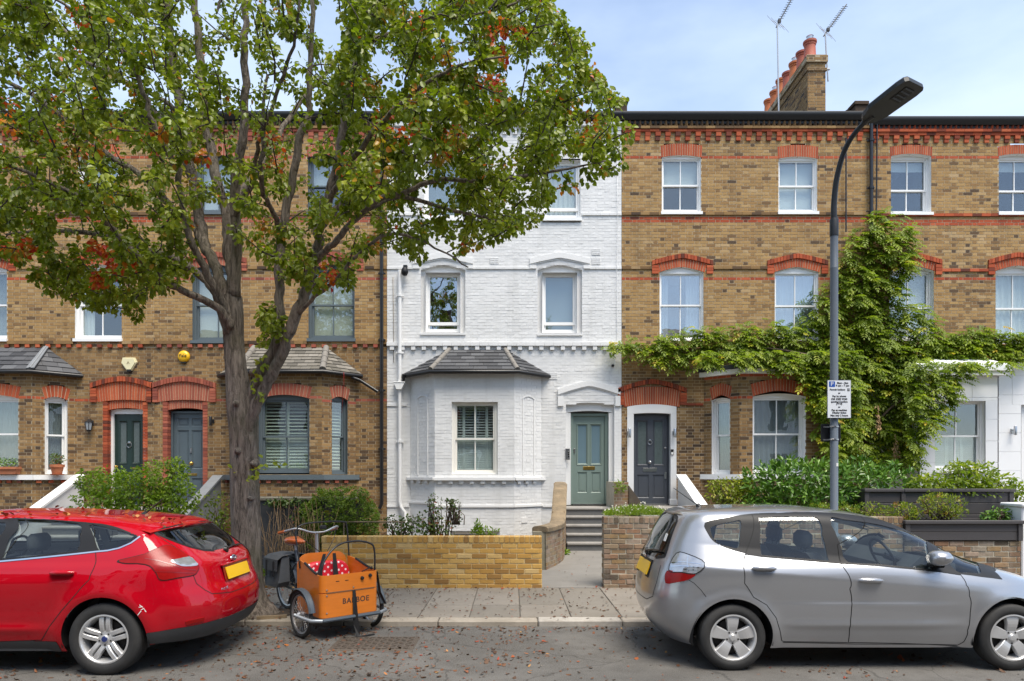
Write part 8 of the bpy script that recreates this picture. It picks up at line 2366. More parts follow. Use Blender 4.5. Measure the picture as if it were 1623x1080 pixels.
cable('red cable hanging over the side window of the slate grey bay', [(PX(545, 590, 15.9)), (PX(545, 615, 15.98)), (PX(543, 635, 16.1)), (PX(542, 655, 16.15))], 0.006, M.lampred)
cm = emp('security_camera', pp(643, 434), 'black dome camera hanging high on the white house', 'camera')
m = MB(); x, y, z = pp(643, 434); m.cbox(x - 0.05, x + 0.05, y, YF + 0.01, z + 0.08, z + 0.19, 0.01); m.tube([(x, y + 0.03, z + 0.12), (x, y - 0.06, z + 0.08)], 0.025, 8); m.build('bracket', M.black, cm)
m = MB(); m.lathe([(0.001, 0.1), (0.06, 0.09), (0.085, 0.02), (0.085, -0.02), (0.06, -0.08), (0.001, -0.1)], (x, y - 0.06, z), 'z', 16); m.build('dome', M.trimblack, cm, smooth=60)
ic = emp('intercom', (S_(899.5), YF, Z_(720)), 'steel intercom panel beside the sage green door', 'intercom')
m = MB(); x, z = S_(899.5), Z_(720); m.cbox(x - 0.055, x + 0.055, YF - 0.025, YF + 0.01, z - 0.14, z + 0.14, 0.004); m.build('plate', M.steel, ic)
m = MB()
for k in range(3): m.cbox(x + 0.005, x + 0.04, YF - 0.031, YF - 0.02, z - 0.08 + k * 0.05, z - 0.045 + k * 0.05, 0.003)
m.build('buttons', M.black, ic)
fl_ = emp('flood_sensor', pp(1040, 582.5), 'small pale box sensor under the wisteria above the black door', 'sensor')
m = MB(); x, y, z = pp(1040, 582.5); m.cbox(x - 0.09, x + 0.09, YF - 0.07, YF + 0.01, z - 0.035, z + 0.035, 0.01); m.build('case', M.opaque_white, fl_)
ct = emp('cable_outlet', pp(971, 580), 'small black round outlet on the white wall below the wisteria tip', 'outlet')
m = MB(); x, y, z = pp(971, 580); m.lathe([(0.0, -0.06), (0.03, -0.055), (0.036, 0.01)], (x, YF, z), 'y', 12); m.build('cap', M.black, ct, smooth=40)
# ------------------------------------------------------------------ pots on the sill of the left bay
def pot(p, r, h, label, leaves, n, box=None):
 e = emp('flower_pot' if not box else 'window_box', p, label, 'pot' if not box else 'window box')
 x, y, z = p
 m = MB()
 if box: 
  m.prism([(x - box, y - r, z), (x + box, y - r, z), (x + box + 0.03, y - r - 0.02, z + h), (x - box - 0.03, y - r - 0.02, z + h)], (0, 2 * r, 0)); m.box(x - box - 0.04, x + box + 0.04, y - r - 0.04, y + r + 0.03, z + h - 0.05, z + h + 0.004)
  m.build('trough', M.terracotta, e)
 else:
  m.lathe([(0.001, 0.0), (r * 0.68, 0.0), (r * 0.92, h * 0.72), (r * 1.05, h * 0.72), (r * 1.08, h), (r * 0.95, h), (r * 0.9, h * 0.9), (0.001, h * 0.9)], (x, y, z), 'z', 24); m.build('pot', M.terracotta, e, smooth=40)
  m = MB(); m.lathe([(0.001, -0.012), (r * 0.9, -0.012), (r * 1.0, 0.015), (r * 0.92, 0.012), (0.001, 0.004)], (x, y, z), 'z', 20); m.build('saucer', M.terracotta, e, smooth=40)
 P, Nn = blob_points(n, leaves, 0.2)
 k = len(P)
 V, F = leaf_arrays(P, unit(Nn + RN.normal(0, 0.6, (k, 3))), unit(RN.normal(0, 0.6, (k, 3)) + [0, -0.5, 0.6]), RN.uniform(0.035, 0.06, k), RN.uniform(0.01, 0.016, k))
 mesh_np('plant', V, F, M.lf_dark if not box else M.lf_laurel, e, np.repeat(gauss_tint(k, 0.55, 0.25), 2), kind='stuff')
 m = MB()
 for q in P[:16]: m.tube([(x + (0 if not box else (q[0] - x) * 0.9), y, z + h * 0.9), tuple(q)], [0.004, 0.002], 4)
 m.build('stems', M.stemb, e, kind='stuff')
p = PX(90.5, 752.5, 16.14); pot(tuple(p), 0.145, 0.24, 'terracotta pot with a dark leafy plant on the white sill', [(p.x, p.y, p.z + 0.36, 0.17, 0.14, 0.13)], 190)
p = PX(8, 752, 15.93); pot(tuple(p), 0.085, 0.17, 'terracotta window box with trailing greenery on the white sill', [(p.x - 0.1, p.y, p.z + 0.27, 0.38, 0.1, 0.11)], 260, 0.30)
# ------------------------------------------------------------------ aerials
def aerial(label, base, top, boom, nd, parentlabel=None):
 r = emp('tv_aerial', base, label, 'aerial')
 m = MB(); m.tube([base, top], 0.02, 8); m.build('mast', M.alu, r)
 b = [Vector(q) for q in boom]
 m = MB(); m.tube([b[0], b[1]], 0.014, 6); m.build('boom', M.black, r)
 d = (b[1] - b[0]).normalized(); s = d.cross(Vector((0, 1, 0))).normalized()
 for i in range(nd):
  c = b[0].lerp(b[1], 0.3 + 0.68 * i / nd)
  m = MB(); h = 0.055; m.tube([c - s * h + Vector((0, -0.05, 0)), c + s * h + Vector((0, 0.05, 0))], 0.007, 5); m.build('element', M.black, r)
 m = MB(); c = b[0].lerp(b[1], 0.2); m.cbox(c.x - 0.04, c.x + 0.04, c.y - 0.03, c.y + 0.03, c.z - 0.04, c.z + 0.05, 0.008); m.build('dipole_box', M.black, r)
 m = MB(); c = b[0].lerp(b[1], 0.12)
 for k in range(4): m.tube([c + s * (0.12 * (k - 1.5)) + Vector((0, -0.2, 0)) - Vector((0.2, 0, 0)), c + s * (0.12 * (k - 1.5)) + Vector((0, 0.2, 0)) + Vector((0.2, 0, 0))], 0.004, 4)
 m.tube([c - s * 0.2, c + s * 0.2], 0.006, 4); m.build('reflector', M.alu, r)
Ya = 17.6
aerial('tall television aerial on a pole left of the chimney pots', tuple(PX(1234.5, 188, Ya)), tuple(PX(1232, 38, Ya)), [PX(1230, 44, Ya), PX(1256, -4, Ya)], 9)
aerial('television aerial strapped to the right side of the chimney stack', tuple(PX(1312.5, 129, Ya - 0.1)), tuple(PX(1308, 54, Ya - 0.1)), [PX(1305, 58, Ya - 0.1), PX(1342, 7, Ya - 0.1)], 12)
m = MB(); p = PX(1312, 110, Ya - 0.1); m.cbox(p.x - 0.14, p.x + 0.05, p.y - 0.03, p.y + 0.03, p.z - 0.02, p.z + 0.02, 0.004); tag(m.build('aerial_clamp', M.alu), 'metal clamp holding the second aerial to the chimney', 'clamp')
# ------------------------------------------------------------------ street lamp and signs
LD = 8.6
M.lampgrey = paint('column_blue_grey', (0.105, 0.125, 0.15), 0.45, var=0.1, scale=3, dirt=0.2, dirtcol=(0.2, 0.2, 0.2))
M.lampblack = paint('column_black', (0.011, 0.012, 0.014), 0.45, var=0.1)
lx = (1322 - CU) / FPX * LD
Lp = lambda u, v: PX(u, v, LD)
lamp = emp('street_lamp', (lx, LD, ZP), 'tall blue grey street lamp with swan neck and flat black head', 'street lamp')
m = MB(); m.lathe([(0.075, 0.0), (0.075, 0.9), (0.07, 0.93), (0.0475, 0.96), (0.0475, Lp(1322, 425).z - ZP)], (lx, LD, ZP), 'z', 20); m.build('column', M.lampgrey, lamp, smooth=40)
z0_, z1_ = Lp(1322, 425).z, Lp(1322, 347).z
m = MB(); m.lathe([(0.0475, 0.0), (0.047, 0.001), (0.0465, z1_ - z0_ - 0.12)], (lx, LD, z0_), 'z', 20); m.build('upper_column', M.lampgrey, lamp, smooth=40)
zc = z1_ - 0.12
m = MB(); m.lathe([(0.0475, 0.0), (0.053, 0.002), (0.053, 0.2), (0.045, 0.22), (0.045, 0.225)], (lx, LD, zc - 0.1), 'z', 20); m.build('collar', M.lampblack, lamp, smooth=40)
arm = [(1322, 355), (1321.5, 340), (1322, 320), (1325, 290), (1331, 262), (1339, 238), (1350, 218), (1362, 203), (1374, 190)]
def reach(u, v):      # the neck leans over the road, to the right and towards the viewer
 k = (u - CU) / FPX; t = max(0, (k * LD - lx) / (0.5 + 0.866 * k)); D = LD - 0.866 * t
 return PX(u, v, D)
q = catmull([tuple(reach(*a)) for a in arm], 4)
m = MB(); m.tube([tuple(a) for a in q], [0.038 - 0.010 * i / len(q) for i in range(len(q))], 14); m.build('swan_neck', M.lampblack, lamp, smooth=60)
# flat head, tilted up along the arm, seen from below
a, b = reach(1371, 192), reach(1427, 150)
ax = (b - a).normalized(); sd = Vector((0.866, 0.5, 0.0)); sd = (sd - ax * sd.dot(ax)).normalized(); up = ax.cross(sd).normalized()
if up.z < 0: up = -up
def HP(x, y, z): return tuple(a + ax * x + sd * y + up * z)
L = 0.64
ring = [(0.0, -0.06), (0.05, -0.12), (0.16, -0.18), (0.52, -0.195), (0.60, -0.18), (0.63, -0.14), (0.63, 0.14), (0.60, 0.18), (0.52, 0.195), (0.16, 0.18), (0.05, 0.12), (0.0, 0.06)]
m = MB(); lo = [m.vert(HP(x, y, -0.02)) for x, y in ring]; mi = [m.vert(HP(x, y, 0.03)) for x, y in ring]; tp = [m.vert(HP(0.02 + x * 0.94, y * 0.82, 0.062)) for x, y in ring]
for A, B_ in ((lo, mi), (mi, tp)):
 for k in range(12): m.face((A[k], A[(k + 1) % 12], B_[(k + 1) % 12], B_[k]))
m.face(lo[::-1]); m.face(tp); m.build('lamp_head', M.lampblack, lamp)
m = MB(); m.prism([HP(0.36, -0.085, -0.021), HP(0.56, -0.085, -0.021), HP(0.56, 0.085, -0.021), HP(0.36, 0.085, -0.021)], -up * 0.004); led = m.build('lens_plate', M.trimblack, lamp)
m = MB()
for i in range(4):
 for j in range(9):
  x, y = 0.385 + i * 0.05, -0.07 + j * 0.0175
  m.prism([HP(x, y, -0.026), HP(x + 0.018, y, -0.026), HP(x + 0.018, y + 0.009, -0.026), HP(x, y + 0.009, -0.026)], -up * 0.003)
m.build('led_array', M.lampgrey, lamp, kind='stuff')
m = MB(); m.tube([q[-3], q[-1], Vector(HP(0.10, 0, 0.0))], 0.036, 12); m.build('spigot', M.lampblack, lamp, smooth=60)
# parking plate
M.signw = paint('sign_face', (0.66, 0.68, 0.70), 0.45, var=0.04); M.signb = paint('sign_blue', (0.02, 0.08, 0.34), 0.4); M.signk = paint('sign_print', (0.025, 0.025, 0.028), 0.5)
sx, sz = Lp(1325.5, 634).x, Lp(1325.5, 634).z
sg = emp('parking_sign', (sx, LD - 0.07, sz), 'white parking permit sign with blue P fixed to the lamp column', 'sign')
w2, h2 = 0.143, 0.232
m = MB(); m.cbox(sx - w2 - 0.006, sx + w2 + 0.006, LD - 0.075, LD - 0.068, sz - h2 - 0.006, sz + h2 + 0.006, 0.002); m.build('plate', M.lampgrey, sg)
m = MB(); m.box(sx - w2, sx + w2, LD - 0.0765, LD - 0.0752, sz - h2, sz + h2); m.build('face', M.signw, sg)
m = MB(); m.box(sx - 0.128, sx - 0.052, LD - 0.0775, LD - 0.0767, sz + 0.152, sz + 0.222); m.build('blue_panel', M.signb, sg)
TM = lambda x, z: Matrix.Translation((sx + x, LD - 0.078, sz + z)) @ Matrix.Rotation(pi / 2, 4, 'X')
txt('P', 0.075, 'lettering', M.signw, sg, Matrix.Translation((sx - 0.09, LD - 0.079, sz + 0.187)) @ Matrix.Rotation(pi / 2, 4, 'X'), 0.0006)
for s_, x, z, t_ in ((0.031, 0.042, 0.201, 'Mon - Sun'), (0.031, 0.042, 0.168, '9 am - 7 pm'), (0.029, -0.022, 0.118, 'Permit holders'), (0.028, 0, 0.076, 'or'), (0.029, 0, 0.036, 'Pay by phone'), (0.030, 0, -0.001, '020 3282 9230'), (0.029, 0, -0.033, 'quoting location'), (0.027, 0, -0.060, '(7710)'), (0.028, 0, -0.098, 'or'), (0.029, 0, -0.138, 'Pay at machine'), (0.029, 0, -0.170, 'Display ticket'), (0.029, 0, -0.205, 'Max stay 2 hours')):
 txt(t_, s_ * 1.1, 'lettering', M.signk, sg, TM(x, z), 0.0005, bold=0.0012)
m = MB(); m.box(sx + 0.1, sx + 0.13, LD - 0.0779, LD - 0.0767, sz + 0.1, sz + 0.134); m.build('permit_symbol', M.signk, sg)
txt('D', 0.026, 'lettering', M.signw, sg, Matrix.Translation((sx + 0.115, LD - 0.0786, sz + 0.117)) @ Matrix.Rotation(pi / 2, 4, 'X'), 0.0004)
bx = emp('sign_plate', (Lp(1320, 686).x, LD + 0.06, Lp(1320, 686).z), 'dark back of a second sign plate strapped behind the lamp column', 'sign')
m = MB(); p = Lp(1320, 686); m.cbox(p.x - 0.125, p.x + 0.125, LD + 0.055, LD + 0.062, p.z - 0.112, p.z + 0.112, 0.002); m.build('plate', M.black, bx)
for v in (676.5, 697):
 m = MB(); z = Lp(1320, v).z; m.lathe([(0.049, -0.008), (0.0525, -0.008), (0.0525, 0.008), (0.049, 0.008)], (lx, LD, z), 'z', 20); m.cbox(p.x - 0.06, lx - 0.02, LD - 0.052, LD - 0.035, z - 0.006, z + 0.006, 0.002); m.box(p.x - 0.1, p.x + 0.1, LD + 0.046, LD + 0.054, z - 0.008, z + 0.008); m.build('strap', M.steel, bx)
st = MB(); z = Lp(1324, 737).z; st.box(lx + 0.006, lx + 0.03, LD - 0.0485, LD - 0.043, z - 0.02, z + 0.022); tag(st.build('sticker', M.opaque_white), 'small torn white sticker on the lamp column', 'sticker')
# ------------------------------------------------------------------ cargo bike
fwd = Vector((0.675, -0.738, 0)).normalized()
bk = emp('cargo_bike', (-1.95, 7.63, 0.0), 'orange wooden box cargo tricycle parked by the kerb', 'cargo bike', rz=math.atan2(fwd.y, fwd.x))
M.ply = paint('orange_plywood', (0.60, 0.165, 0.012), 0.38, var=0.14, scale=5, coat=0.35, stretch=(1, 1, 6), dirt=0.15, dirtcol=(0.22, 0.07, 0.02))
M.edge = paint('plywood_edge', (0.16, 0.075, 0.035), 0.6); M.bikegrey = paint('bike_frame_grey', (0.07, 0.085, 0.10), 0.4, 0.2); M.bikealu = paint('axle_grey', (0.30, 0.33, 0.36), 0.45, 0.5)
M.strap = paint('black_webbing', (0.012, 0.012, 0.013), 0.8); M.orangeplastic = paint('orange_saddle', (0.55, 0.12, 0.018), 0.25, coat=0.6); M.bagcloth = paint('pannier_cloth', (0.085, 0.09, 0.095), 0.85, var=0.25, scale=8, bmp=0.2)
BL = lambda m, name, mat, par=None, **k: m.build(name, mat, par or bk, world=False, **k)
# box: local x forward, y left, z up (photo left of the box is local -y)
xf_, xb_, hwF, hwB, zb_, ztF, ztB = 0.30, -0.36, 0.345, 0.31, 0.235, 0.685, 0.86
def panel(pts, off, name, mat=None):
 m = MB(); m.prism(pts, off); return BL(m, name, mat or M.ply)
rc = 0.06
# front panel: two boards with rounded corners in plan
def rounded_front(z0, z1, name, gap=0.0):
 pl = []
 for k in range(7):
  a = pi / 2 * k / 6; pl.append((xf_ - rc + rc * sin(a), -hwF + rc - rc * cos(a)))
 for k in range(7):
  a = pi / 2 * k / 6; pl.append((xf_ - rc + rc * cos(a), hwF - rc + rc * sin(a)))
 m = MB(); t = 0.012
 m.strip([(x, y, z0) for x, y in pl], [(x, y, z1) for x, y in pl])
 inn = [(x - t * (1 if abs(y) < hwF - rc else 0.7), y * (1 - t / hwF), 0) for x, y in pl]
 m.strip([(x, y, z0) for x, y, _ in inn], [(x, y, z1) for x, y, _ in inn])
 m.strip([(x, y, z1) for x, y in pl], [(x, y, z1) for x, y, _ in inn]); m.strip([(x, y, z0) for x, y in pl], [(x, y, z0) for x, y, _ in inn])
 BL(m, name, M.ply, smooth=30)
zs_ = 0.50
rounded_front(zb_, zs_ - 0.004, 'front_board'); rounded_front(zs_ + 0.004, ztF, 'front_board')
m = MB(); m.box(xf_ - 0.02, xf_ + 0.004, -hwF + rc, hwF - rc, zs_ - 0.006, zs_ + 0.006); BL(m, 'board_joint', M.edge)
n = 10
for sg_ in (1, -1):
 top = []
 for k in range(n + 1):
  t = k / n; x = (xf_ - rc) + (xb_ + 0.04 - xf_ + rc) * t
  s = t * t * (3 - 2 * t)
  top.append((x, sg_ * (hwF + (hwB - hwF) * t), ztF + (ztB - 0.06 - ztF) * s))
 bot = [(x, y, zb_) for x, y, z in top]
 m = MB(); m.strip(bot, top); inn = [(x, y - sg_ * 0.012, z) for x, y, z in top]; m.strip(inn, [(x, y - sg_ * 0.012, zb_) for x, y, z in top]); m.strip(top, inn)
 BL(m, 'side_board', M.ply)
 m = MB(); m.tube([(x, y - sg_ * 0.006, z + 0.005) for x, y, z in top[1:8]], 0.013, 8); BL(m, 'rim_strip', M.strap)
pl = []
for k in range(9): a = pi / 2 * k / 8; pl.append((-hwB + 0.14 - 0.14 * cos(a), ztB - 0.14 + 0.14 * sin(a)))
pl = pl + [(-y, z) for y, z in reversed(pl)]
panel([(xb_ + 0.03, -hwB, zb_)] + [(xb_ + 0.03 - 0.04 * (z - zb_), y, z) for y, z in pl] + [(xb_ + 0.03, hwB, zb_)], (-0.012, 0, 0), 'back_board')
m = MB(); m.box(xb_, xf_ - 0.02, -hwB, hwB, zb_ + 0.01, zb_ + 0.025); BL(m, 'box_floor', M.edge)
# bench with dotted cushion
mc, nt, p = new_mat('dotted_cushion')
tc = nt.nodes.new('ShaderNodeTexCoord'); mp = nt.nodes.new('ShaderNodeMapping'); mp.inputs['Scale'].default_value = (1, 16, 16); mp.inputs['Rotation'].default_value = (radians(45), 0, 0); nt.links.new(tc.outputs['Object'], mp.inputs['Vector'])
vf = N(nt, 'ShaderNodeVectorMath', operation='FRACTION'); nt.links.new(mp.outputs[0], vf.inputs[0])
vs_ = N(nt, 'ShaderNodeVectorMath', operation='SUBTRACT'); vs_.inputs[1].default_value = (0.5, 0.5, 0.5); nt.links.new(vf.outputs[0], vs_.inputs[0])
vm = N(nt, 'ShaderNodeVectorMath', operation='MULTIPLY'); vm.inputs[1].default_value = (0, 1, 1); nt.links.new(vs_.outputs[0], vm.inputs[0])
ln = N(nt, 'ShaderNodeVectorMath', operation='LENGTH'); nt.links.new(vm.outputs[0], ln.inputs[0])
lt = N(nt, 'ShaderNodeMath', operation='LESS_THAN'); lt.inputs[1].default_value = 0.20; nt.links.new(ln.outputs['Value'], lt.inputs[0])
nt.links.new(mixc(nt, lt.outputs[0], (0.62, 0.012, 0.03), (0.85, 0.75, 0.76)), p.inputs['Base Color']); p.inputs['Roughness'].default_value = 0.5
M.dots = mc
cu = emp('seat_cushion', mw(bk) @ Vector((-0.25, 0, 0.48)), 'red cushion with white dots in the orange cargo box', 'cushion', rz=bk.rotation_euler[2])
m = MB()
sh = []
for k in range(12): a = pi / 2 * k / 11; sh.append((-0.285 + 0.15 - 0.15 * cos(a), 0.14 + 0.15 * sin(a)))
sh = [(-0.285, -0.03)] + sh + [(-y, z) for y, z in reversed(sh)] + [(0.285, -0.03)]
for d0_, d1_, s0_, s1_ in ((0.0, 0.025, 0.94, 1.0), (0.025, 0.06, 1.0, 0.97), (0.06, 0.075, 0.97, 0.88)):
 m.strip([(d0_ - 0.04 - 0.03 * z, y * s0_, 0.12 + (z - 0.12) * s0_) for y, z in sh], [(d1_ - 0.04 - 0.03 * z, y * s1_, 0.12 + (z - 0.12) * s1_) for y, z in sh])
m.poly([(0.035 - 0.03 * z, y * 0.88, 0.12 + (z - 0.12) * 0.88) for y, z in sh])
m.build('back_pad', M.dots, cu, world=False, smooth=60)
m = MB(); m.cbox(-0.0, 0.28, -0.28, 0.28, -0.03, 0.05, 0.02); m.build('seat_pad', M.dots, cu, world=False, smooth=60)
m = MB(); m.box(-0.32, 0.03, -0.285, 0.285, 0.43, 0.445); BL(m, 'bench', M.ply)
for y in (-0.07, 0.05):
 m = MB(); m.prism([(-0.175, y - 0.018, 0.86), (-0.175, y + 0.018, 0.86), (-0.16, y + 0.038 - (0.10 if y < 0 else -0.02), 0.53), (-0.16, y - 0.0 - (0.10 if y < 0 else -0.02) - 0.036, 0.53)], (0.006, 0, 0)); BL(m, 'harness_strap', M.strap)
# hoops
m = MB(); zt = 1.02
hoop = catmull([(xf_ - 0.05, -hwF + 0.03, ztF - 0.1), (xf_ - 0.05, -hwF + 0.03, ztF + 0.08), (xf_ - 0.07, -hwF + 0.12, ztF + 0.22), (xf_ - 0.09, -0.08, zt - 0.02), (xf_ - 0.09, 0.12, zt), (xf_ - 0.08, 0.27, zt - 0.03), (xf_ - 0.06, hwF - 0.02, zt - 0.10), (xf_ - 0.05, hwF - 0.02, ztF)], 5)
m.tube([tuple(q) for q in hoop], 0.011, 8); BL(m, 'rain_hood_hoop', M.black, smooth=60)
m = MB(); zt = 1.20
hoop = catmull([(xb_ + 0.1, -hwB - 0.01, ztB - 0.15), (xb_ + 0.06, -hwB - 0.02, ztB + 0.05), (xb_ + 0.02, -hwB - 0.02, zt - 0.10), (xb_ + 0.02, -hwB + 0.05, zt - 0.01), (xb_ + 0.02, 0, zt + 0.01), (xb_ + 0.02, hwB - 0.06, zt), (xb_ + 0.02, hwB - 0.01, zt - 0.06), (xb_ + 0.05, hwB, ztB), (xb_ + 0.06, hwB, ztB - 0.15)], 5)
m.tube([tuple(q) for q in hoop], 0.009, 8); BL(m, 'rain_hood_hoop', M.black, smooth=60)
for (x, y, z) in ((xf_ + 0.004, 0.135, ztF - 0.065), (xf_ + 0.004, 0.235, ztF - 0.045)):
 m = MB(); m.lathe([(0.0, 0.02), (0.016, 0.018), (0.022, 0.0)], (x, y, z), 'x', 12); BL(m, 'buckle', M.black)
for (x, y, z) in ((xf_ + 0.002, -hwF + rc, zs_ + 0.03), (xf_ + 0.002, -hwF + rc, zs_ - 0.03), (xf_ + 0.002, 0.03, zs_ + 0.03), (xf_ + 0.002, -hwF + rc, zb_ + 0.05)):
 m = MB(); m.lathe([(0.0, 0.005), (0.008, 0.004), (0.010, 0.0)], (x, y, z), 'x', 10); BL(m, 'bolt', M.steel)
for y in (-0.16, -0.05):
 m = MB(); m.box(xf_ - 0.002, xf_ + 0.002, y - 0.02, y + 0.02, ztF - 0.075, ztF - 0.068); BL(m, 'slot', M.seam)
m = MB(); m.prism([(xf_ + 0.006, 0.015, zs_), (xf_ + 0.006, 0.05, zs_), (xf_ + 0.02, 0.06, 0.12), (xf_ + 0.10, 0.05, 0.02), (xf_ + 0.10, 0.01, 0.02), (xf_ + 0.015, 0.02, 0.13)], (0.005, 0, 0)); m.box(xf_ + 0.10, xf_ + 0.13, 0.0, 0.22, 0.006, 0.016); BL(m, 'trailing_strap', M.strap)
m = MB(); m.prism([(0.22, hwF + 0.01, ztF - 0.02), (0.26, hwF + 0.01, ztF - 0.02), (0.28, hwF + 0.04, ztF - 0.25), (0.33, hwF + 0.08, ztF - 0.38), (0.29, hwF + 0.08, ztF - 0.39), (0.24, hwF + 0.03, ztF - 0.26)], (0, 0.005, 0)); BL(m, 'trailing_strap', M.strap)
m = MB(); m.prism([(0.20, hwF - 0.02, ztF + 0.03), (0.25, hwF - 0.05, ztF + 0.035), (0.27, hwF - 0.18, ztF + 0.0), (0.24, hwF - 0.18, ztF - 0.01)], (0, 0, 0.012)); BL(m, 'strap', M.strap)
# lettering on the lower front board: faces local +x, reads along local +y
Ml = Matrix(((0, 0, 1, xf_ + 0.0005), (1, 0, 0, 0.06), (0, 1, 0, 0.39), (0, 0, 0, 1)))
o = txt('BABBOE', 0.082, 'lettering', M.wheeldark, None, Ml, 0.001, spacing=1.12, bold=0.0012); o.parent = bk
# chassis, wheels
m = MB(); m.tube([(xf_ + 0.02, -hwF - 0.0, 0.215), (xf_ + 0.02, hwF + 0.0, 0.215)], 0.022, 8); m.box(-0.3, xf_ + 0.02, -hwF + 0.02, hwF - 0.02, 0.195, 0.232); BL(m, 'chassis', M.bikegrey)
m = MB(); m.tube([(-0.02, -0.50, 0.255), (0.0, -0.48, 0.24), (xf_ - 0.02, -0.45, 0.225), (xf_ + 0.02, -hwF, 0.215)], 0.020, 8); BL(m, 'wheel_guard_tube', M.bikealu, smooth=60)
m = MB(); m.tube([(-0.02, 0.50, 0.255), (0.0, 0.48, 0.24), (xf_ - 0.02, 0.45, 0.225), (xf_ + 0.02, hwF, 0.215)], 0.020, 8); BL(m, 'wheel_guard_tube', M.bikealu, smooth=60)
def bikewheel(x, y, r, guard=True, z=None):
 e = bpy.data.objects.new('wheel', None); COL.objects.link(e); e.parent = bk; e.location = (x, y, r if z is None else z)
 m = MB(); T = 40
 for k in range(T):
  pass
 ring = [(r - 0.022 + 0.022 * cos(a), 0.022 * sin(a)) for a in [2 * pi * k / 8 for k in range(9)]]
 m.lathe(ring, (0, 0, 0), 'y', 40); m.build('tyre', M.tyre, e, world=False, smooth=60)
 m = MB(); m.lathe([(r - 0.045, -0.012), (r - 0.06, -0.008), (r - 0.06, 0.008), (r - 0.045, 0.012), (r - 0.045, -0.012)], (0, 0, 0), 'y', 40); m.build('rim', M.alu, e, world=False, smooth=40)
 m = MB()
 for k in range(24):
  a = 2 * pi * k / 24; b_ = a + (0.5 if k % 2 else -0.5); s = 0.02 if k % 4 < 2 else -0.02
  m.tube([(0.02 * cos(b_), s, 0.02 * sin(b_)), ((r - 0.05) * cos(a), 0, (r - 0.05) * sin(a))], 0.0018, 4, cap=False)
 m.build('spokes', M.alu, e, world=False, kind='stuff')
 m = MB(); m.lathe([(0.0, -0.05), (0.012, -0.05), (0.028, -0.025), (0.022, 0.0), (0.028, 0.025), (0.012, 0.05), (0.0, 0.05)], (0, 0, 0), 'y', 14); m.build('hub', M.alu, e, world=False, smooth=40)
 if guard:
  m = MB(); w = 0.038
  A0 = radians(10); A1 = radians(165)
  arc = [A0 + (A1 - A0) * k / 20 for k in range(21)]
  for (r0, y0, r1, y1) in ((r + 0.012, -w, r + 0.026, -w * 0.5), (r + 0.026, -w * 0.5, r + 0.026, w * 0.5), (r + 0.026, w * 0.5, r + 0.012, w)):
   m.strip([(r0 * cos(a), y0, r0 * sin(a)) for a in arc], [(r1 * cos(a), y1, r1 * sin(a)) for a in arc])
  m.build('mudguard', M.bikegrey, e, world=False, smooth=60)
 return e
bikewheel(0, -0.43, 0.255); bikewheel(0, 0.43, 0.255)
bikewheel(-1.30, 0, 0.31, True, 0.375)
def tube(name, P, r, mat, n=8): m = MB(); m.tube(P, r, n); return BL(m, name, mat, smooth=60)
tube('frame_tube', [(-0.42, 0, 0.30), (-0.62, 0, 0.32), (-0.85, 0, 0.36), (-1.05, 0, 0.82)], 0.026, M.bikegrey)
tube('chain_stay', [(-0.80, 0.03, 0.33), (-1.30, 0.06, 0.375)], 0.014, M.bikegrey); tube('chain_stay', [(-0.80, -0.03, 0.33), (-1.30, -0.06, 0.375)], 0.014, M.bikegrey)
tube('seat_stay', [(-0.98, 0.03, 0.68), (-1.30, 0.06, 0.375)], 0.010, M.bikegrey); tube('seat_stay', [(-0.98, -0.03, 0.68), (-1.30, -0.06, 0.375)], 0.010, M.bikegrey)
tube('seat_post', [(-1.02, 0, 0.74), (-1.08, 0, 0.93)], 0.014, M.alu)
tube('stem', [(-0.47, 0, 0.40), (-0.50, 0, 0.98), (-0.50, 0, 1.08)], 0.019, M.alu)
tube('handlebar', [tuple(q) for q in catmull([(-0.74, -0.33, 1.08), (-0.60, -0.32, 1.11), (-0.50, -0.24, 1.135), (-0.47, -0.10, 1.09), (-0.48, 0, 1.08), (-0.47, 0.10, 1.09), (-0.50, 0.24, 1.135), (-0.60, 0.32, 1.12), (-0.74, 0.33, 1.09)], 5)], 0.012, M.alu)
for sg_ in (1, -1):
 tube('grip', [(-0.64, sg_ * 0.325, 1.10), (-0.78, sg_ * 0.335, 1.075)], 0.018, M.orangeplastic); tube('brake_lever', [(-0.58, sg_ * 0.30, 1.10), (-0.66, sg_ * 0.28, 1.07), (-0.74, sg_ * 0.285, 1.045)], 0.006, M.black)
tube('brake_cable', [tuple(q) for q in catmull([(-0.58, 0.28, 1.11), (-0.46, 0.2, 1.0), (-0.45, 0.08, 0.80), (-0.46, 0.03, 0.62)], 5)], 0.004, M.black, 5)
tube('brake_cable', [tuple(q) for q in catmull([(-0.58, -0.28, 1.11), (-0.44, -0.2, 1.02), (-0.42, 0.02, 0.84), (-0.40, 0.12, 0.76), (-0.40, 0.02, 0.70)], 5)], 0.004, M.black, 5)
m = MB(); m.cbox(-0.50, -0.45, 0.03, 0.10, 1.115, 1.16, 0.008); BL(m, 'display', M.black, smooth=40)
m = MB(); m.tube([(-1.20, 0, 0.945), (-1.17, 0, 0.95), (-1.10, 0, 0.948), (-0.98, 0, 0.945), (-0.88, 0, 0.935), (-0.86, 0, 0.93)], [0.04, 0.105, 0.125, 0.075, 0.042, 0.018], 16)
m.v = [(x, y, 0.945 + (z - 0.945) * (0.55 if z < 0.945 else 0.42)) for x, y, z in m.v]; BL(m, 'saddle', M.orangeplastic, smooth=60)
tube('rear_rack', [(-1.02, 0.06, 0.72), (-1.55, 0.07, 0.74), (-1.55, -0.07, 0.74), (-1.02, -0.06, 0.72)], 0.007, M.black, 6)
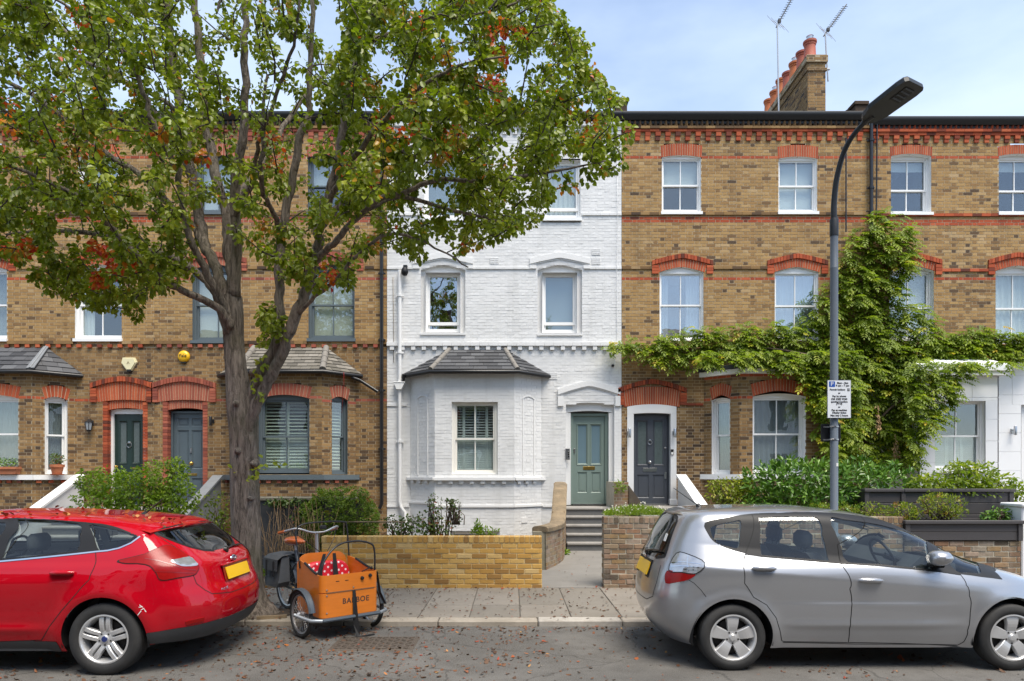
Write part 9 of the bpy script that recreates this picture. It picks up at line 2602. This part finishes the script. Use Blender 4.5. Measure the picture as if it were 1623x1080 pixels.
m = MB(); m.lathe([(0.0, -0.01), (0.085, -0.008), (0.085, 0.008), (0.0, 0.01)], (-0.82, -0.05, 0.33), 'y', 24); BL(m, 'chainring', M.wheeldark)
for sg_, a in ((1, 0.6), (-1, 0.6 + pi)): tube('crank', [(-0.82, sg_ * 0.07, 0.33), (-0.82 + 0.16 * cos(a), sg_ * 0.09, 0.33 + 0.16 * sin(a)), (-0.82 + 0.16 * cos(a), sg_ * 0.17, 0.33 + 0.16 * sin(a))], 0.011, M.alu, 6)
pn = emp('pannier', mw(bk) @ Vector((-1.25, 0, 0.75)), 'grey double pannier bag over the rear rack of the cargo bike', 'bag', rz=bk.rotation_euler[2])
for sg_ in (1, -1):
 m = MB(); y0, y1 = (0.075, 0.22)
 Pn = [(-0.20, 0.0), (0.17, 0.0), (0.19, -0.30), (0.15, -0.36), (-0.19, -0.36), (-0.22, -0.30)]
 A = [m.vert((x, sg_ * y0, z)) for x, z in Pn]; Bq = [m.vert((x * 1.0, sg_ * (y1 - 0.05 * (z > -0.05)), z - 0.01)) for x, z in Pn]
 for k in range(6): m.face((A[k], A[(k + 1) % 6], Bq[(k + 1) % 6], Bq[k]))
 m.face(A); m.face(Bq[::-1]); m.build('bag', M.bagcloth, pn, world=False)
 m = MB(); m.prism([(-0.215, sg_ * 0.05, 0.03), (0.185, sg_ * 0.05, 0.03), (0.19, sg_ * 0.19, 0.0), (0.195, sg_ * 0.235, -0.16), (-0.225, sg_ * 0.235, -0.16), (-0.22, sg_ * 0.19, 0.0)], (0, 0, 0.012)); 
 m = MB(); m.strip([(-0.215, sg_ * 0.0, 0.035), (-0.22, sg_ * 0.17, 0.012), (-0.225, sg_ * 0.232, -0.03), (-0.225, sg_ * 0.24, -0.17)], [(0.185, sg_ * 0.0, 0.035), (0.19, sg_ * 0.17, 0.012), (0.195, sg_ * 0.232, -0.03), (0.195, sg_ * 0.24, -0.17)]); m.build('flap', M.bagcloth, pn, world=False)
 for x in (-0.12, 0.09):
  m = MB(); m.box(x - 0.015, x + 0.015, min(sg_ * 0.236, sg_ * 0.246), max(sg_ * 0.236, sg_ * 0.246), -0.24, -0.05); m.build('strap', M.strap, pn, world=False)
# ------------------------------------------------------------------ road cover, litter, fallen leaves
mh = emp('manhole_cover', (PX(595, 1020, 7.1).x, 7.1, 0), 'worn rectangular iron manhole cover in the road before the cargo bike', 'manhole cover')
M.iron = paint('worn_iron', (0.10, 0.082, 0.066), 0.7, 0.35, var=0.3, scale=14, bmp=0.5, bscale=70)
cx, cy = PX(596, 1020, 7.12).x, 7.08
m = MB(); m.cbox(cx - 0.43, cx + 0.43, cy - 0.30, cy + 0.30, -0.03, 0.005, 0.006); m.build('frame', M.iron, mh)
m = MB(); m.cbox(cx - 0.39, cx + 0.39, cy - 0.26, cy + 0.26, -0.03, 0.009, 0.004); m.build('cover', M.iron, mh)
m = MB()
for i in range(11):
 for j in range(8):
  x, y = cx - 0.35 + i * 0.07, cy - 0.23 + j * 0.066
  a = 0.6 if (i + j) % 2 else -0.6; dx, dy = 0.026 * cos(a), 0.026 * sin(a)
  m.prism([(x - dx + 0.008 * sin(a), y - dy - 0.008 * cos(a), 0.009), (x + dx + 0.008 * sin(a), y + dy - 0.008 * cos(a), 0.009), (x + dx - 0.008 * sin(a), y + dy + 0.008 * cos(a), 0.009), (x - dx - 0.008 * sin(a), y - dy + 0.008 * cos(a), 0.009)], (0, 0, 0.006))
m.build('tread_pattern', M.iron, mh, kind='stuff')
lt_ = MB(); p = PX(430, 983, 8.0); lt_.prism([(p.x - 0.16, p.y - 0.02, ZP + 0.004), (p.x + 0.16, p.y + 0.07, ZP + 0.004), (p.x + 0.17, p.y + 0.03, ZP + 0.004), (p.x - 0.15, p.y - 0.06, ZP + 0.004)], (0, 0, 0.035)); tag(lt_.build('broken_trim', M.stone), 'broken grey strip lying on the kerb by the red car', 'litter')
M.litter = leafmat('fallen_leaf_colours', [(0.0, (0.05, 0.028, 0.018)), (0.35, (0.12, 0.06, 0.03)), (0.6, (0.20, 0.075, 0.03)), (0.75, (0.30, 0.045, 0.025)), (0.88, (0.40, 0.15, 0.035)), (1.0, (0.48, 0.30, 0.12))], gloss=0.6, trans=0.15)
def leaves_on(n, x0, x1, y0, y1, z, weight, name, label):
 P = []
 while len(P) < n:
  x, y = RN.uniform(x0, x1), RN.uniform(y0, y1)
  if RN.random() < weight(x, y): P.append((x, y, z(x, y) + RN.uniform(0.002, 0.010)))
 P = np.array(P)
 a = RN.uniform(0, 2 * pi, n)
 T = np.stack([np.cos(a), np.sin(a), RN.normal(0, 0.25, n)], 1); Nn = unit(RN.normal(0, 0.35, (n, 3)) + [0, 0, 1])
 L = RN.uniform(0.02, 0.062, n) * np.where(RN.random(n) < 0.55, 0.6, 1.0)
 V, F = leaf_arrays(P, T, Nn, L, L * RN.uniform(0.2, 0.42, n), RN.uniform(-0.2, 0.8), -0.2)
 V[:, 2] = np.maximum(V[:, 2], np.repeat(P[:, 2], 6) - 0.004)
 o = mesh_np(name, V, F, M.litter, None, np.repeat(np.clip(RN.beta(1.15, 1.9, n), 0, 1), 2), kind='stuff')
 tag(o, label, 'leaves', None, 'stuff')
clump = lambda x, y: 0.35 + 0.65 * max(0, sin(x * 3.1 + 2 * sin(y * 2.3)) * sin(y * 4.1 + sin(x * 1.7)))
leaves_on(5000, -5.5, 6.5, 3.6, YK, lambda x, y: 0.0, lambda x, y: clump(x, y) * (1.0 if x < 0.3 else 0.40) * (1.0 if y > 6.6 or x < 0 else 0.7) + (0.7 * max(0, 1 - abs(y - 7.72) / 0.25) if x < 1.6 else 0), 'fallen_leaves', 'brown and red fallen leaves scattered over the road')
leaves_on(1500, -5.5, 2.2, YK + 0.02, YW - 0.02, lambda x, y: ZP + 0.004, lambda x, y: clump(x, y) * (0.5 if x > -1.5 else 1.0) + 0.6 * max(0, 1 - abs(y - YW + 0.06) / 0.12), 'fallen_leaves', 'dark fallen leaves scattered over the pavement')
leaves_on(60, 0.5, 1.9, YW, 14.3, lambda x, y: 0.07 + 0.08 * (y - YW) / 4.3 + 0.004, lambda x, y: 1.0, 'fallen_leaves', 'few fallen leaves on the concrete garden path')
# leaves lying on the red car's roof
rl_pts = []
for k in range(75):
 x, y = RN.uniform(-4.9, -3.1), RN.uniform(6.3, 7.4)
 h = RED.Bn.ray_cast(mw(red).inverted() @ Vector((x, y, 3)), Vector((0, 0, -1)))
 if h[0] is not None and h[0].z > 1.2:
  w = mw(red) @ h[0]; rl_pts.append((w.x, w.y, w.z + 0.006))
P = np.array(rl_pts); n = len(P); a = RN.uniform(0, 2 * pi, n)
V, F = leaf_arrays(P, np.stack([np.cos(a), np.sin(a), RN.uniform(0, 0.5, n)], 1), unit(RN.normal(0, 0.3, (n, 3)) + [0, 0, 1]), RN.uniform(0.035, 0.065, n), RN.uniform(0.012, 0.022, n), 0.5, -0.25)
o = mesh_np('fallen_leaves', V, F, M.litter, None, np.repeat(np.clip(RN.beta(2.2, 1.2, n), 0, 1), 2)); tag(o, 'orange and pink fallen leaves on the red car roof', 'leaves', None, 'stuff')
# ------------------------------------------------------------------ the other side of the street, seen in glass and paint
def far_house(x0, x1, mat, label):
 y = -9.2
 r = emp('terraced_house', ((x0 + x1) / 2, y, 0), label, 'house', 'terrace across the street')
 m = MB(); m.box(x0, x1, y - 8, y, 0, 9.6); m.build('wall', mat, r)
 m = MB(); m.prism([(x0, y + 0.1, 9.6), (x0, y - 4, 11.6), (x0, y - 8.1, 9.6)], (x1 - x0, 0, 0)); m.build('roof', M.slateb, r)
 m = MB(); m.box(x0 + 0.1, x0 + 0.6, y - 5, y - 2, 9.6, 12.6); m.build('chimney', M.stockd, r)
 w = x1 - x0
 for zz, hh in ((1.2, 1.9), (4.6, 1.7), (7.4, 1.4)):
  for f in (0.22, 0.72):
   c = x0 + w * f
   m = MB(); m.box(c - 0.58, c + 0.58, y - 0.03, y + 0.05, zz - 0.08, zz + hh + 0.08); o = m.build('window', M.white, r)
   m = MB(); m.box(c - 0.5, c + 0.5, y + 0.052, y + 0.06, zz, zz + hh); m.build('pane', M.trimblack, o)
 m = MB(); m.box(x0 + w * 0.45, x0 + w * 0.45 + 0.9, y - 0.03, y + 0.06, 0.3, 2.5); m.build('door', M.navy, r)
for x, mt, lb in ((-23.5, M.stockd, 'brown house across the street far behind the red car'), (-14.1, M.masonry, 'white house across the street behind the red car'), (-4.7, M.stock, 'yellow brick house across the street behind the viewer'), (4.7, M.stockd, 'dark brick house across the street behind the silver car'), (14.1, M.masonry, 'white house across the street far behind the silver car')):
 far_house(x, x + 9.38, mt, lb)
